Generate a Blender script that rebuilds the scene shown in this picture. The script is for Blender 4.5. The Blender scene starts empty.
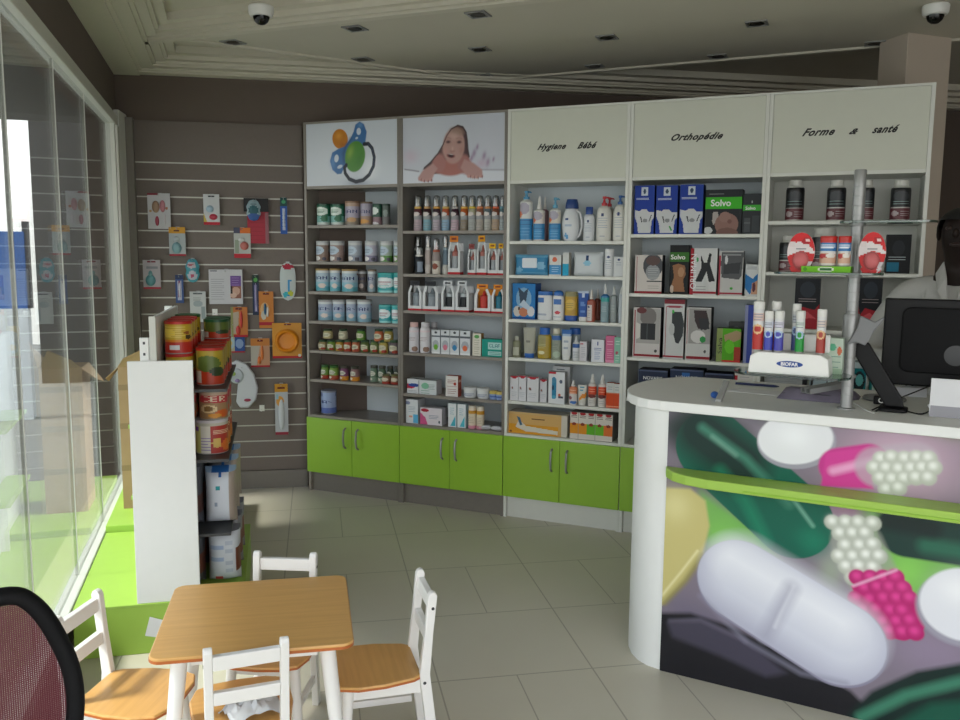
import bpy, bmesh, math, random
import numpy as np
from mathutils import Vector, Matrix
random.seed(7)
SC = bpy.context.scene
COL = SC.collection
PI = math.pi
rad = math.radians

# ------------------------------------------------------------------ camera
F = 845.0; PITCH = rad(7.0); ROLL = 0.0086; CH = 1.55
fw = np.array([0, math.cos(PITCH), -math.sin(PITCH)])
_r = np.array([1., 0, 0]); _u = np.array([0, math.sin(PITCH), math.cos(PITCH)])
RR = _r*math.cos(ROLL) + _u*math.sin(ROLL)
UU = _u*math.cos(ROLL) - _r*math.sin(ROLL)
CC = np.array([0, 0, CH])
cam = bpy.data.cameras.new('camera'); camo = bpy.data.objects.new('camera', cam); COL.objects.link(camo)
cam.sensor_width = 36; cam.lens = 36*F/960; cam.clip_start = 0.05
camo.matrix_world = Matrix(((RR[0], UU[0], -fw[0], 0), (RR[1], UU[1], -fw[1], 0), (RR[2], UU[2], -fw[2], CH), (0, 0, 0, 1)))
SC.camera = camo
SC.view_settings.view_transform = 'Standard'; SC.view_settings.look = 'None'
SC.view_settings.gamma = 1; SC.view_settings.use_curve_mapping = False

# measuring helpers: where a sight line meets a real plane of the place
def ray(x, y): return fw*F + RR*(x-480) - UU*(y-360)
def atz(x, y, h):
    d = ray(x, y); return CC + d*(h-CH)/d[2]
def onp(x, y, p0, az):
    a = rad(az); n = np.array([math.cos(a), -math.sin(a), 0]); d = ray(x, y)
    return CC + d*(n @ (np.array(p0)-CC))/(n @ d)
class Frame:
    """vertical plane frame: u along az, v = depth away (az-90), z up"""
    def __init__(s, o, az):
        s.o = np.array([o[0], o[1], 0.]); s.az = az; a = rad(az)
        s.U = np.array([math.sin(a), math.cos(a), 0]); s.V = np.array([-math.cos(a), math.sin(a), 0])
        s.rz = math.atan2(s.U[1], s.U[0])
    def P(s, u, v, z): return s.o + s.U*u + s.V*v + np.array([0, 0, z])
    def uz(s, x, y, v=0.):
        q = onp(x, y, s.o + s.V*v, s.az); return float((q-s.o) @ s.U), float(q[2])
    def uv(s, x, y, z):
        q = atz(x, y, z) - s.o; return float(q @ s.U), float(q @ s.V)
SH = Frame((-1.128, 5.465), 113.0)      # the run of shelving
CT = Frame((0.690, 3.040), 118.5)       # the counter
SW = Frame((-2.160, 5.386), 79.8)       # the slat wall
GO = Frame((-1.215, 3.150), 76.5)       # the gondola, u to its right, v along it

# ------------------------------------------------------------------ colour, materials
def lin(c):
    if isinstance(c, str):
        c = c.lstrip('#'); c = [int(c[i:i+2], 16)/255 for i in (0, 2, 4)]
    return tuple((x/12.92 if x <= .04045 else ((x+.055)/1.055)**2.4) for x in c[:3])
def nmat(name):
    m = bpy.data.materials.new(name); m.use_nodes = True
    return m, m.node_tree, m.node_tree.nodes['Principled BSDF']
def mat(name, col, rough=.5, metal=0., noise=0., nscale=20., spec=.5, bump=0., alpha=None, stretch=None):
    m, nt, b = nmat(name); c = lin(col)
    b.inputs['Roughness'].default_value = rough; b.inputs['Metallic'].default_value = metal
    b.inputs['Specular IOR Level'].default_value = spec
    n = nt.nodes.new('ShaderNodeTexNoise'); n.inputs['Scale'].default_value = nscale; n.inputs['Detail'].default_value = 4
    tc = nt.nodes.new('ShaderNodeTexCoord'); mp = nt.nodes.new('ShaderNodeMapping')
    if stretch: mp.inputs['Scale'].default_value = stretch
    nt.links.new(tc.outputs['Object'], mp.inputs['Vector']); nt.links.new(mp.outputs[0], n.inputs['Vector'])
    r = nt.nodes.new('ShaderNodeMix'); r.data_type = 'RGBA'
    k = noise or .015
    r.inputs['A'].default_value = tuple(x*(1-k) for x in c)+(1,); r.inputs['B'].default_value = tuple(min(1, x*(1+k)) for x in c)+(1,)
    nt.links.new(n.outputs['Fac'], r.inputs['Factor']); nt.links.new(r.outputs['Result'], b.inputs['Base Color'])
    if bump:
        bp = nt.nodes.new('ShaderNodeBump'); bp.inputs['Strength'].default_value = bump; bp.inputs['Distance'].default_value = .002
        nt.links.new(n.outputs['Fac'], bp.inputs['Height']); nt.links.new(bp.outputs[0], b.inputs['Normal'])
    if alpha is not None: b.inputs['Alpha'].default_value = alpha
    return m
def vcmat(name, rough, spec=.5, metal=0.):
    m, nt, b = nmat(name); b.inputs['Roughness'].default_value = rough
    b.inputs['Specular IOR Level'].default_value = spec; b.inputs['Metallic'].default_value = metal
    a = nt.nodes.new('ShaderNodeAttribute'); a.attribute_name = 'Col'
    nt.links.new(a.outputs['Color'], b.inputs['Base Color']); return m
def glassmat(name, tint, refl=1., rough=0.0, base=0.0):
    m = bpy.data.materials.new(name); m.use_nodes = True; nt = m.node_tree; nt.nodes.clear()
    o = nt.nodes.new('ShaderNodeOutputMaterial'); mx = nt.nodes.new('ShaderNodeMixShader')
    t = nt.nodes.new('ShaderNodeBsdfTransparent'); t.inputs[0].default_value = lin(tint)+(1,)
    g = nt.nodes.new('ShaderNodeBsdfGlossy'); g.inputs['Roughness'].default_value = rough
    ge = nt.nodes.new('ShaderNodeNewGeometry'); dt = nt.nodes.new('ShaderNodeVectorMath'); dt.operation = 'DOT_PRODUCT'
    nt.links.new(ge.outputs['Normal'], dt.inputs[0]); nt.links.new(ge.outputs['Incoming'], dt.inputs[1])
    def mt(op, a, b2=None, c=None):
        n = nt.nodes.new('ShaderNodeMath'); n.operation = op
        for i, v in enumerate((a, b2, c)):
            if v is None: continue
            if isinstance(v, (int, float)): n.inputs[i].default_value = v
            else: nt.links.new(v, n.inputs[i])
        return n.outputs[0]
    c1 = mt('SUBTRACT', 1.0, mt('ABSOLUTE', dt.outputs['Value'])); sch = mt('MULTIPLY_ADD', mt('POWER', c1, 5.0), .96, .04)   # reflectance of a glass face
    mul = nt.nodes.new('ShaderNodeMath'); mul.operation = 'MULTIPLY_ADD'; mul.inputs[1].default_value = refl; mul.inputs[2].default_value = base; mul.use_clamp = True
    nt.links.new(sch, mul.inputs[0]); nt.links.new(mul.outputs[0], mx.inputs[0])
    nt.links.new(t.outputs[0], mx.inputs[1]); nt.links.new(g.outputs[0], mx.inputs[2]); nt.links.new(mx.outputs[0], o.inputs[0])
    return m
def woodmat(name, c1, c2, rough=.35):
    m, nt, b = nmat(name); b.inputs['Roughness'].default_value = rough
    tc = nt.nodes.new('ShaderNodeTexCoord'); mp = nt.nodes.new('ShaderNodeMapping'); mp.inputs['Scale'].default_value = (3, 60, 60)
    n = nt.nodes.new('ShaderNodeTexNoise'); n.inputs['Scale'].default_value = 1.2; n.inputs['Detail'].default_value = 5
    r = nt.nodes.new('ShaderNodeValToRGB'); r.color_ramp.elements[0].color = lin(c1)+(1,); r.color_ramp.elements[1].color = lin(c2)+(1,)
    r.color_ramp.elements[0].position = .3; r.color_ramp.elements[1].position = .7
    nt.links.new(tc.outputs['Object'], mp.inputs[0]); nt.links.new(mp.outputs[0], n.inputs['Vector'])
    nt.links.new(n.outputs['Fac'], r.inputs[0]); nt.links.new(r.outputs[0], b.inputs['Base Color']); return m

M = dict(
 print=vcmat('printed_card', .5, .25), gloss=vcmat('glossy_print', .35, .25), poster=vcmat('poster_print', .3, .4),
 tin=vcmat('printed_tin', .3, .4), plastic=vcmat('moulded_plastic', .35),
 taupe=mat('taupe_laminate', '#7a746d', .45, noise=.08, nscale=40), taupe2=mat('grey_laminate_shelf', '#8b847c', .4, noise=.05, nscale=30),
 white=mat('white_laminate', '#d9dad3', .4, noise=.03, nscale=25), white2=mat('white_board', '#e4e5e2', .45, noise=.02),
 header=mat('header_board', '#cfd1c4', .5, noise=.02), back=mat('pale_back_board', '#c6cfd4', .5, noise=.03, nscale=5),
 green=mat('lime_laminate', '#91bd38', .35, noise=.03, nscale=15), lime=mat('lime_paint', '#9cc04e', .4, noise=.03),
 metal=mat('brushed_metal', '#9b9c9b', .38, .45, noise=.05, nscale=60), chrome=mat('satin_chrome', '#d0d0ce', .22, 1.),
 slat=mat('slat_board', '#6c625b', .55, noise=.06, nscale=60), rail=mat('aluminium_rail', '#b8b6ad', .4, .35),
 wall=mat('taupe_wall_paint', '#665a52', .85, noise=.05, nscale=6, bump=.05), wallw=mat('pale_wall_paint', '#b9b1a2', .85, noise=.05, nscale=6),
 ceil=mat('ceiling_paint', '#c9c4b4', .9, noise=.03, nscale=4), cornice=mat('plaster_moulding', '#cfcaba', .8, noise=.03),
 column=mat('column_paint', '#c4b7a8', .8, noise=.05, nscale=5),
 black=mat('black_plastic', '#0c0c0e', .45, spec=.25), blackm=mat('matt_black_plastic', '#0e0e10', .65, spec=.2, noise=.1, nscale=200, bump=.1),
 dgrey=mat('dark_grey_plastic', '#3a3b3d', .45), grey=mat('grey_plastic', '#77787a', .4), wplast=mat('white_plastic', '#e6e6e2', .3),
 chair=mat('white_lacquer', '#eceae6', .28, noise=.015), seat=woodmat('beech_veneer', '#d09e5c', '#dcab66', .32),
 edge=mat('orange_wood_edge', '#b8662f', .4, noise=.1, nscale=40),
 cardboard=mat('brown_cardboard', '#a78a64', .75, noise=.12, nscale=12), frame=mat('white_window_frame', '#c9c9c0', .45, noise=.05, nscale=10),
 ink=mat('black_ink', '#0b0b0c', .5), wink=mat('white_ink', '#e8e8e8', .5), bink=mat('blue_ink', '#143f8c', .5), rink=mat('red_ink', '#a8182a', .5),
 skin=mat('dark_brown_skin', '#1c120e', .55, spec=.25, noise=.08, nscale=30), hair=mat('black_hair', '#080808', .8, noise=.3, nscale=200, bump=.4),
 coat=mat('white_coat_cloth', '#a9a9a6', .8, noise=.04, nscale=60, bump=.1), trousers=mat('dark_trouser_cloth', '#22242b', .8),
 pouch=mat('purple_grey_cloth', '#6e6878', .75, noise=.12, nscale=50), paper=mat('white_paper', '#dcdde0', .7, noise=.02),
 window=glassmat('window_glass', '#eef1f0', 1.0), plate=glassmat('shelf_glass', '#a9bdb6', 1.0, .02, .08),
 clear=glassmat('clear_plastic', '#d8dcdc', .9, .05, .05), hood=glassmat('cloudy_plastic', '#b4b8b8', 1., .25, .22), bag=glassmat('clear_film', '#d5dadb', 1., .15, .10),
 lens=mat('smoked_dome', '#0a0a0b', .08), bulb=mat('lamp_reflector', '#4b4a45', .3, .6),
 ground=mat('outdoor_paving', '#8f8c84', .9, noise=.15, nscale=3), bldg=mat('neighbour_render', '#4c4a46', .9, noise=.15, nscale=2),
 bluep=mat('blue_sheet_metal', '#2d5f9e', .5, noise=.08, nscale=3), canopy=mat('canopy_paint', '#5a5a55', .8),
 red=mat('red_plastic', '#b01f2a', .35), cable=mat('black_cable', '#0c0c0d', .45), wcable=mat('white_cable', '#d0d0cc', .45),
)

# ------------------------------------------------------------------ mesh building
class MB:
    def __init__(s): s.v = []; s.f = []; s.c = []; s.m = Matrix.Identity(4)
    def tf(s, m=None): s.m = m or Matrix.Identity(4); return s
    def add(s, vs, fs, col='#ffffff'):
        n = len(s.v); s.v += [tuple(s.m @ Vector(p)) for p in vs]
        lc = lin(col) if isinstance(col, str) or not isinstance(col, list) else None
        for i, f in enumerate(fs):
            s.f.append(tuple(n+k for k in f)); s.c.append(lc if lc else lin(col[i]))
        return s
    def box(s, x0, x1, y0, y1, z0, z1, col='#ffffff', skip=()):
        vs = [(x0,y0,z0),(x1,y0,z0),(x1,y1,z0),(x0,y1,z0),(x0,y0,z1),(x1,y0,z1),(x1,y1,z1),(x0,y1,z1)]
        fs = dict(b=(0,3,2,1), t=(4,5,6,7), f=(0,1,5,4), r=(1,2,6,5), k=(2,3,7,6), l=(3,0,4,7))
        return s.add(vs, [f for k, f in fs.items() if k not in skip], col)
    def prism(s, pts, z0, z1, col='#ffffff', axis='z'):
        n = len(pts)
        def P(p, h): return (p[0], p[1], h) if axis == 'z' else ((p[0], h, p[1]) if axis == 'y' else (h, p[0], p[1]))
        vs = [P(p, z0) for p in pts]+[P(p, z1) for p in pts]
        fs = [tuple(range(n))[::-1], tuple(range(n, 2*n))]+[(i, (i+1) % n, (i+1) % n+n, i+n) for i in range(n)]
        if axis == 'y': fs = [f[::-1] for f in fs]
        return s.add(vs, fs, col)
    def lathe(s, prof, seg=20, sx=1., sy=1., cx=0., cy=0., cols=None, col='#ffffff', cap=True):
        vs = []; fs = []; cs = []
        for r, z in prof:
            for k in range(seg):
                a = 2*PI*k/seg; vs.append((cx+r*sx*math.cos(a), cy+r*sy*math.sin(a), z))
        for i in range(len(prof)-1):
            for k in range(seg):
                fs.append((i*seg+k, i*seg+(k+1) % seg, (i+1)*seg+(k+1) % seg, (i+1)*seg+k)); cs.append(cols[i] if cols else col)
        if cap:
            fs.append(tuple(range(seg))[::-1]); cs.append(cols[0] if cols else col)
            b = (len(prof)-1)*seg; fs.append(tuple(range(b, b+seg))); cs.append(cols[-1] if cols else col)
        return s.add(vs, fs, cs)
    def tube(s, pts, r, seg=10, col='#ffffff', closed=False, flat=1.):
        pts = [Vector(p) for p in pts]; n = len(pts); rs = r if isinstance(r, (list, tuple)) else [r]*n
        vs = []; up = None
        for i, p in enumerate(pts):
            if closed: t = pts[(i+1) % n]-pts[i-1]
            else: t = pts[min(i+1, n-1)]-pts[max(i-1, 0)]
            t.normalize()
            if up is None:
                up = Vector((0, 0, 1)) if abs(t.z) < .9 else Vector((0, 1, 0))
            a = t.cross(up).normalized(); b = a.cross(t).normalized(); up = b
            for k in range(seg):
                q = 2*PI*k/seg; vs.append(tuple(p + a*rs[i]*math.cos(q) + b*rs[i]*flat*math.sin(q)))
        fs = []
        for i in range(n if closed else n-1):
            j = (i+1) % n
            for k in range(seg): fs.append((i*seg+k, i*seg+(k+1) % seg, j*seg+(k+1) % seg, j*seg+k))
        if not closed: fs += [tuple(range(seg))[::-1], tuple(range((n-1)*seg, n*seg))]
        return s.add(vs, fs, col)
    def sphere(s, c, rx, ry=None, rz=None, col='#ffffff', seg=14, rings=9):
        ry = ry or rx; rz = rz or rx
        prof = [(math.sin(PI*i/rings), -math.cos(PI*i/rings)) for i in range(rings+1)]
        vs = []; fs = []
        for r, z in prof:
            for k in range(seg):
                a = 2*PI*k/seg; vs.append((c[0]+rx*max(r, .001)*math.cos(a), c[1]+ry*max(r, .001)*math.sin(a), c[2]+rz*z))
        for i in range(rings):
            for k in range(seg): fs.append((i*seg+k, i*seg+(k+1) % seg, (i+1)*seg+(k+1) % seg, (i+1)*seg+k))
        return s.add(vs, fs, col)
    def front(s, cv, x0, x1, y, z0, z1):
        """print a canvas on an upright rectangle that faces -y"""
        h, w, _ = cv.a.shape; g = cv.a
        fs = []; vs = []; cs = []
        def rect(i0, i1, j0, j1, c):
            a = x0+(x1-x0)*j0/w; b = x0+(x1-x0)*j1/w; t = z1-(z1-z0)*i0/h; u = z1-(z1-z0)*i1/h
            n = len(vs); vs.extend([(a, y, u), (b, y, u), (b, y, t), (a, y, t)]); fs.append((n, n+1, n+2, n+3)); cs.append(c)
        done = {}
        for i in range(h+1):
            cur = {}
            if i < h:
                j = 0
                while j < w:
                    k = j
                    while k < w and tuple(g[i, k]) == tuple(g[i, j]): k += 1
                    cur[(j, k, tuple(g[i, j]))] = i; j = k
            for key, i0 in done.items():
                if key in cur: cur[key] = i0
                else: rect(i0, i, key[0], key[1], key[2])
            done = cur
        n = len(s.v); s.v += [tuple(s.m @ Vector(p)) for p in vs]
        for f, c in zip(fs, cs): s.f.append(tuple(n+k for k in f)); s.c.append(tuple(float(q) for q in c))
        return s
    def wrap(s, cv, r, z0, z1, seg=60, cx=0, cy=0, sx=1., sy=1., rfun=None):
        """print a canvas round a can; the canvas covers the front half and is repeated behind"""
        h, w, _ = cv.a.shape; hs = seg//2
        for k in range(seg):
            a0 = PI + PI*k/hs; a1 = PI + PI*(k+1)/hs
            j = min(w-1, int((k % hs+.5)/hs*w)); colm = cv.a[:, j]
            i = 0
            while i < h:
                e = i
                lim = h if rfun is None else i+max(1, h//14)
                while e < h and e < lim and tuple(colm[e]) == tuple(colm[i]): e += 1
                t = z1-(z1-z0)*i/h; u = z1-(z1-z0)*e/h
                rt = r if rfun is None else rfun(t); ru = r if rfun is None else rfun(u)
                vs = [(cx+ru*sx*math.cos(a0), cy+ru*sy*math.sin(a0), u), (cx+ru*sx*math.cos(a1), cy+ru*sy*math.sin(a1), u),
                      (cx+rt*sx*math.cos(a1), cy+rt*sy*math.sin(a1), t), (cx+rt*sx*math.cos(a0), cy+rt*sy*math.sin(a0), t)]
                n = len(s.v); s.v += [tuple(s.m @ Vector(p)) for p in vs]; s.f.append((n, n+1, n+2, n+3)); s.c.append(tuple(float(q) for q in colm[i]))
                i = e
        return s
    def build(s, name, material, parent=None, smooth=False, bevel=0, loc=None, rz=0, seg=2):
        me = bpy.data.meshes.new(name); me.from_pydata(s.v, [], s.f); me.update()
        at = me.color_attributes.new('Col', 'FLOAT_COLOR', 'CORNER')
        buf = np.ones((len(me.loops), 4), dtype=np.float32); k = 0
        for f, c in zip(s.f, s.c): buf[k:k+len(f), :3] = c; k += len(f)
        at.data.foreach_set('color', buf.ravel())
        me.materials.append(M[material] if isinstance(material, str) else material)
        if smooth:
            me.shade_smooth()
            try: me.set_sharp_from_angle(angle=rad(40))
            except Exception: pass
        o = bpy.data.objects.new(name, me); COL.objects.link(o)
        if parent is not None: o.parent = parent
        if loc is not None: o.location = tuple(loc)
        o.rotation_euler = (0, 0, rz)
        if bevel:
            b = o.modifiers.new('bevel', 'BEVEL'); b.width = bevel; b.segments = seg; b.limit_method = 'ANGLE'; b.angle_limit = rad(40)
        return o
def tag(o, label=None, cat=None, group=None, kind=None):
    if label: o['label'] = label
    if cat: o['category'] = cat
    if group: o['group'] = group
    if kind: o['kind'] = kind
    return o
def empty(name, loc=(0, 0, 0), rz=0, label=None, cat=None, group=None):
    o = bpy.data.objects.new(name, None); COL.objects.link(o); o.empty_display_size = .05
    o.location = tuple(loc); o.rotation_euler = (0, 0, rz); return tag(o, label, cat, group)
def struct(o): o['kind'] = 'structure'; return o
def copy_tree(o, parent=None):
    c = o.copy(); COL.objects.link(c); c.parent = parent
    for ch in o.children: copy_tree(ch, c)
    return c
def rrect(x0, x1, y0, y1, r, n=6):
    pts = []
    for cx, cy, a in ((x1-r, y0+r, -90), (x1-r, y1-r, 0), (x0+r, y1-r, 90), (x0+r, y0+r, 180)):
        for k in range(n+1): q = rad(a+90*k/n); pts.append((cx+r*math.cos(q), cy+r*math.sin(q)))
    return pts
def word(parent, text, x, z, y, width=None, height=None, m='ink', shear=0., bold=0., name='lettering', rot=0., center=True, space=1.):
    cu = bpy.data.curves.new(name, 'FONT'); cu.body = text; cu.size = .1; cu.shear = shear; cu.offset = bold; cu.extrude = .006
    cu.align_x = 'CENTER' if center else 'LEFT'; cu.align_y = 'CENTER'; cu.resolution_u = 3; cu.space_character = space
    t = bpy.data.objects.new('tmp', cu); COL.objects.link(t); bpy.context.view_layer.update()
    me = bpy.data.meshes.new_from_object(t.evaluated_get(bpy.context.evaluated_depsgraph_get()))
    bpy.data.objects.remove(t); bpy.data.curves.remove(cu)
    xs = [v.co.x for v in me.vertices]; ys = [v.co.y for v in me.vertices]
    w = max(xs)-min(xs); h = max(ys)-min(ys); sx = sy = 1
    if width: sx = sy = width/w
    if height: sy = height/h; sx = sx if width else sy
    mx = Matrix.Rotation(rad(90), 4, 'X')
    cx = (max(xs)+min(xs))/2 if center else min(xs); cy = (max(ys)+min(ys))/2
    for v in me.vertices:
        px, py = (v.co.x-cx)*sx, (v.co.y-cy)*sy
        ca, sa = math.cos(rot), math.sin(rot)
        v.co = Vector((px*ca-py*sa, -v.co.z*.1, px*sa+py*ca))
    me.materials.clear(); me.materials.append(M[m]); me.name = name
    o = bpy.data.objects.new(name, me); COL.objects.link(o); o.parent = parent; o.location = (x, y, z); return o

# ------------------------------------------------------------------ canvases for printed packaging
FONT = {c: [int(h, 16) for h in s.split()] for c, s in {
 'A':'7E 11 11 11 7E','B':'7F 49 49 49 36','C':'3E 41 41 41 22','D':'7F 41 41 22 1C','E':'7F 49 49 49 41','F':'7F 09 09 09 01','G':'3E 41 49 49 7A',
 'H':'7F 08 08 08 7F','I':'41 7F 41','J':'20 40 41 3F 01','K':'7F 08 14 22 41','L':'7F 40 40 40 40','M':'7F 02 0C 02 7F','N':'7F 04 08 10 7F',
 'O':'3E 41 41 41 3E','P':'7F 09 09 09 06','Q':'3E 41 51 21 5E','R':'7F 09 19 29 46','S':'46 49 49 49 31','T':'01 01 7F 01 01','U':'3F 40 40 40 3F',
 'V':'1F 20 40 20 1F','W':'3F 40 38 40 3F','X':'63 14 08 14 63','Y':'07 08 70 08 07','Z':'61 51 49 45 43','1':'42 7F 40','2':'62 51 49 49 46','3':'22 49 49 49 36',' ':'00 00'}.items()}
class Cv:
    def __init__(s, w, h, bg='#e8e8e4', cell=.003):
        s.W = w; s.H = h; nx = max(4, int(round(w/cell))); ny = max(4, int(round(h/cell)))
        s.a = np.zeros((ny, nx, 3)); s.a[:] = lin(bg)
        s.Y, s.X = np.mgrid[0:ny, 0:nx]; s.X = (s.X+.5)/nx; s.Y = (s.Y+.5)/ny
    def r(s, x0, y0, x1, y1, c): s.a[(s.X >= x0) & (s.X < x1) & (s.Y >= y0) & (s.Y < y1)] = lin(c); return s
    def e(s, cx, cy, rx, ry, c): s.a[((s.X-cx)/rx)**2+((s.Y-cy)/ry)**2 < 1] = lin(c); return s
    def p(s, pts, c):
        ins = np.zeros(s.X.shape, bool); n = len(pts)
        for i in range(n):
            (x1, y1), (x2, y2) = pts[i], pts[(i+1) % n]
            if y1 == y2: continue
            ins ^= ((y1 > s.Y) != (y2 > s.Y)) & (s.X < (x2-x1)*(s.Y-y1)/(y2-y1)+x1)
        s.a[ins] = lin(c); return s
    def t(s, cx, cy, text, c, k=1, w=None):
        ny, nx, _ = s.a.shape; bits = []
        for ch in text:
            bits += FONT.get(ch, [0x7f]) + [0]
        bits = bits[:-1]; tw = len(bits)
        if w: W = max(1, int(w*nx))
        else: W = tw*k
        Hh = 7*k; x0 = int(cx*nx-W/2); y0 = int(cy*ny-Hh/2)
        for i in range(W):
            b = bits[min(tw-1, int(i/W*tw))]
            for j in range(Hh):
                if b >> (j//k) & 1 and 0 <= x0+i < nx and 0 <= y0+j < ny: s.a[y0+j, x0+i] = lin(c)
        return s
    def l(s, x0, y0, x1, y1, n, c):
        """lines of fine print"""
        for i in range(n):
            y = y0+(y1-y0)*i/max(1, n-1); e = x1-(.15*(x1-x0) if i % 3 == 2 else 0)
            iy = min(s.a.shape[0]-1, int(y*s.a.shape[0])); m = (s.X[iy] >= x0) & (s.X[iy] < e)
            s.a[iy, m] = lin(c)
        return s
def mk(w, h, bg, ops, cell=.003):
    c = Cv(w, h, bg, cell)
    for o in ops: getattr(c, o[0])(*o[1:])
    return c
# ------------------------------------------------------------------ the room shell
def poly_obj(name, pts, z0, z1, m, kind=True, bevel=0):
    b = MB().prism(pts, z0, z1); o = b.build(name, m, bevel=bevel)
    return struct(o) if kind else o
def wallseg(name, p, q, z0, z1, th, m):
    """upright slab from p to q; its thickness grows to the left of p->q"""
    p = np.array(p, float); q = np.array(q, float); d = (q-p)/np.linalg.norm(q-p); n = np.array([-d[1], d[0]])*th
    return poly_obj(name, [tuple(p), tuple(q), tuple(q+n), tuple(p+n)], z0, z1, m)
# corner of window wall and back wall
WC = np.array([-2.265, 5.367]); wd = np.array([math.sin(rad(-16.6)), math.cos(rad(-16.6))])
sd = np.array([math.sin(rad(79.8)), math.cos(rad(79.8))])
WN = WC - wd*6.6                     # near end of the window wall, behind the camera
BE = WC + sd*7.6                     # far right end of the back wall
RN = np.array([5.6, -0.95])
cx2 = BE + (RN-BE)*1.0
# floor with tiles
fm, nt, bs = nmat('stone_floor_tiles'); bs.inputs['Roughness'].default_value = .38; bs.inputs['Specular IOR Level'].default_value = .4
geo = nt.nodes.new('ShaderNodeNewGeometry'); mp = nt.nodes.new('ShaderNodeMapping'); mp.vector_type = 'POINT'
mp.inputs['Rotation'].default_value = (0, 0, rad(11-90)); mp.inputs['Location'].default_value = (0, 0, 0)
nt.links.new(geo.outputs['Position'], mp.inputs[0])
sx = nt.nodes.new('ShaderNodeSeparateXYZ'); rot = nt.nodes.new('ShaderNodeVectorRotate'); rot.rotation_type = 'Z_AXIS'; rot.inputs['Angle'].default_value = rad(-11)
nt.links.new(geo.outputs['Position'], rot.inputs['Vector']); nt.links.new(rot.outputs[0], sx.inputs[0])
def mth(op, a, b=None, c=None):
    n = nt.nodes.new('ShaderNodeMath'); n.operation = op
    for i, v in enumerate((a, b, c)):
        if v is None: continue
        if isinstance(v, (int, float)): n.inputs[i].default_value = v
        else: nt.links.new(v, n.inputs[i])
    return n.outputs[0]
def seam(coord, off, per, w):
    t = mth('DIVIDE', mth('SUBTRACT', coord, off), per); fr = mth('ABSOLUTE', mth('SUBTRACT', mth('FRACT', t), .5))
    return mth('GREATER_THAN', fr, .5-w/per/2)
X, Y = sx.outputs[0], sx.outputs[1]
s1 = seam(X, .42, .59, .006); s2 = seam(Y, 2.905, .56, .006)
row = mth('GREATER_THAN', mth('FRACT', mth('DIVIDE', mth('SUBTRACT', Y, 2.905), 1.12)), .5)
s3 = mth('MULTIPLY', seam(X, .715, .59, .005), row)
sm = mth('MAXIMUM', mth('MAXIMUM', s1, s2), s3)
nz = nt.nodes.new('ShaderNodeTexNoise'); nz.inputs['Scale'].default_value = 2.2; nz.inputs['Detail'].default_value = 6
nt.links.new(geo.outputs['Position'], nz.inputs['Vector'])
ra = nt.nodes.new('ShaderNodeMix'); ra.data_type = 'RGBA'; ra.inputs['A'].default_value = lin('#c6bfae')+(1,); ra.inputs['B'].default_value = lin('#d2ccbc')+(1,)
nt.links.new(nz.outputs['Fac'], ra.inputs['Factor'])
rb = nt.nodes.new('ShaderNodeMix'); rb.data_type = 'RGBA'; rb.inputs['B'].default_value = lin('#a69f90')+(1,)
nt.links.new(sm, rb.inputs['Factor']); nt.links.new(ra.outputs['Result'], rb.inputs['A']); nt.links.new(rb.outputs['Result'], bs.inputs['Base Color'])
FP = [tuple(WN), tuple(RN), tuple(BE), tuple(WC)]
poly_obj('floor', FP, -.08, 0, fm)
wallseg('wall_back', BE, WC, 0, 2.80, -.15, 'wall')
wallseg('wall_right', RN, BE, 0, 2.80, -.15, 'wall')
ZC = 2.76
big = [tuple(WN+np.array([-.3, -.3])), tuple(RN+np.array([.2, -.3])), tuple(BE+np.array([.2, .2])), tuple(WC+np.array([-.3, .2]))]
poly_obj('ceiling', big, ZC, ZC+.12, 'ceil')
# window wall: low kerb, glass, head rail, wall above, end post
def W(t, off=0.): return WC - wd*t + np.array([wd[1], -wd[0]])*off     # t metres from the far corner, off into the room
def wbox(name, t0, t1, o0, o1, z0, z1, m, parent=None, bevel=0):
    b = MB().prism([tuple(W(t1, o0)), tuple(W(t1, o1)), tuple(W(t0, o1)), tuple(W(t0, o0))], z0, z1)
    return b.build(name, m, parent, bevel=bevel)
struct(wbox('wall_left', 0.0, 6.6, -.16, 0, 2.36, 2.80, 'wall'))
struct(wbox('wall_left_corner', -.05, .22, -.16, 0, 0, 2.36, 'wall'))
struct(wbox('wall_left_kerb', .22, 6.6, -.16, 0.0, 0, .16, 'wallw'))
wf = struct(empty('window_1', (W(.3)[0], W(.3)[1], 0)))
def keep(o, p):   # parent while keeping world place
    o.parent = p; o.matrix_parent_inverse = Matrix.Translation(p.location).inverted(); return o
keep(wbox('bottom_rail', .22, 6.6, -.03, .035, .16, .21, 'frame', bevel=.004), wf)
keep(wbox('head_rail', .22, 6.6, -.03, .035, 2.30, 2.36, 'frame', bevel=.004), wf)
keep(wbox('jamb', .22, .29, -.04, .04, .21, 2.30, 'frame', bevel=.004), wf)
keep(wbox('jamb', .335, .36, -.02, .03, .21, 2.30, 'frame', bevel=.003), wf)
seams = [.36, 1.30, 2.05, 2.86, 3.9, 5.2, 6.6]
for i in range(len(seams)-1):
    keep(wbox('pane', seams[i]+.003, seams[i+1]-.003, -.005, .005, .21, 2.30, 'window'), wf)
for t in seams[1:-1]:
    keep(wbox('pane_joint', t-.003, t+.003, -.007, .007, .21, 2.30, 'frame'), wf)
# shop front behind the camera: piers at both ends, glass doors left open between them
dirf = (RN-WN)/np.linalg.norm(RN-WN)
wallseg('wall_front', WN+dirf*4.4, RN, 0, 2.8, -.15, 'wallw')
wallseg('wall_front_head', WN, WN+dirf*4.4, 2.4, 2.8, -.15, 'wallw')
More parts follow.
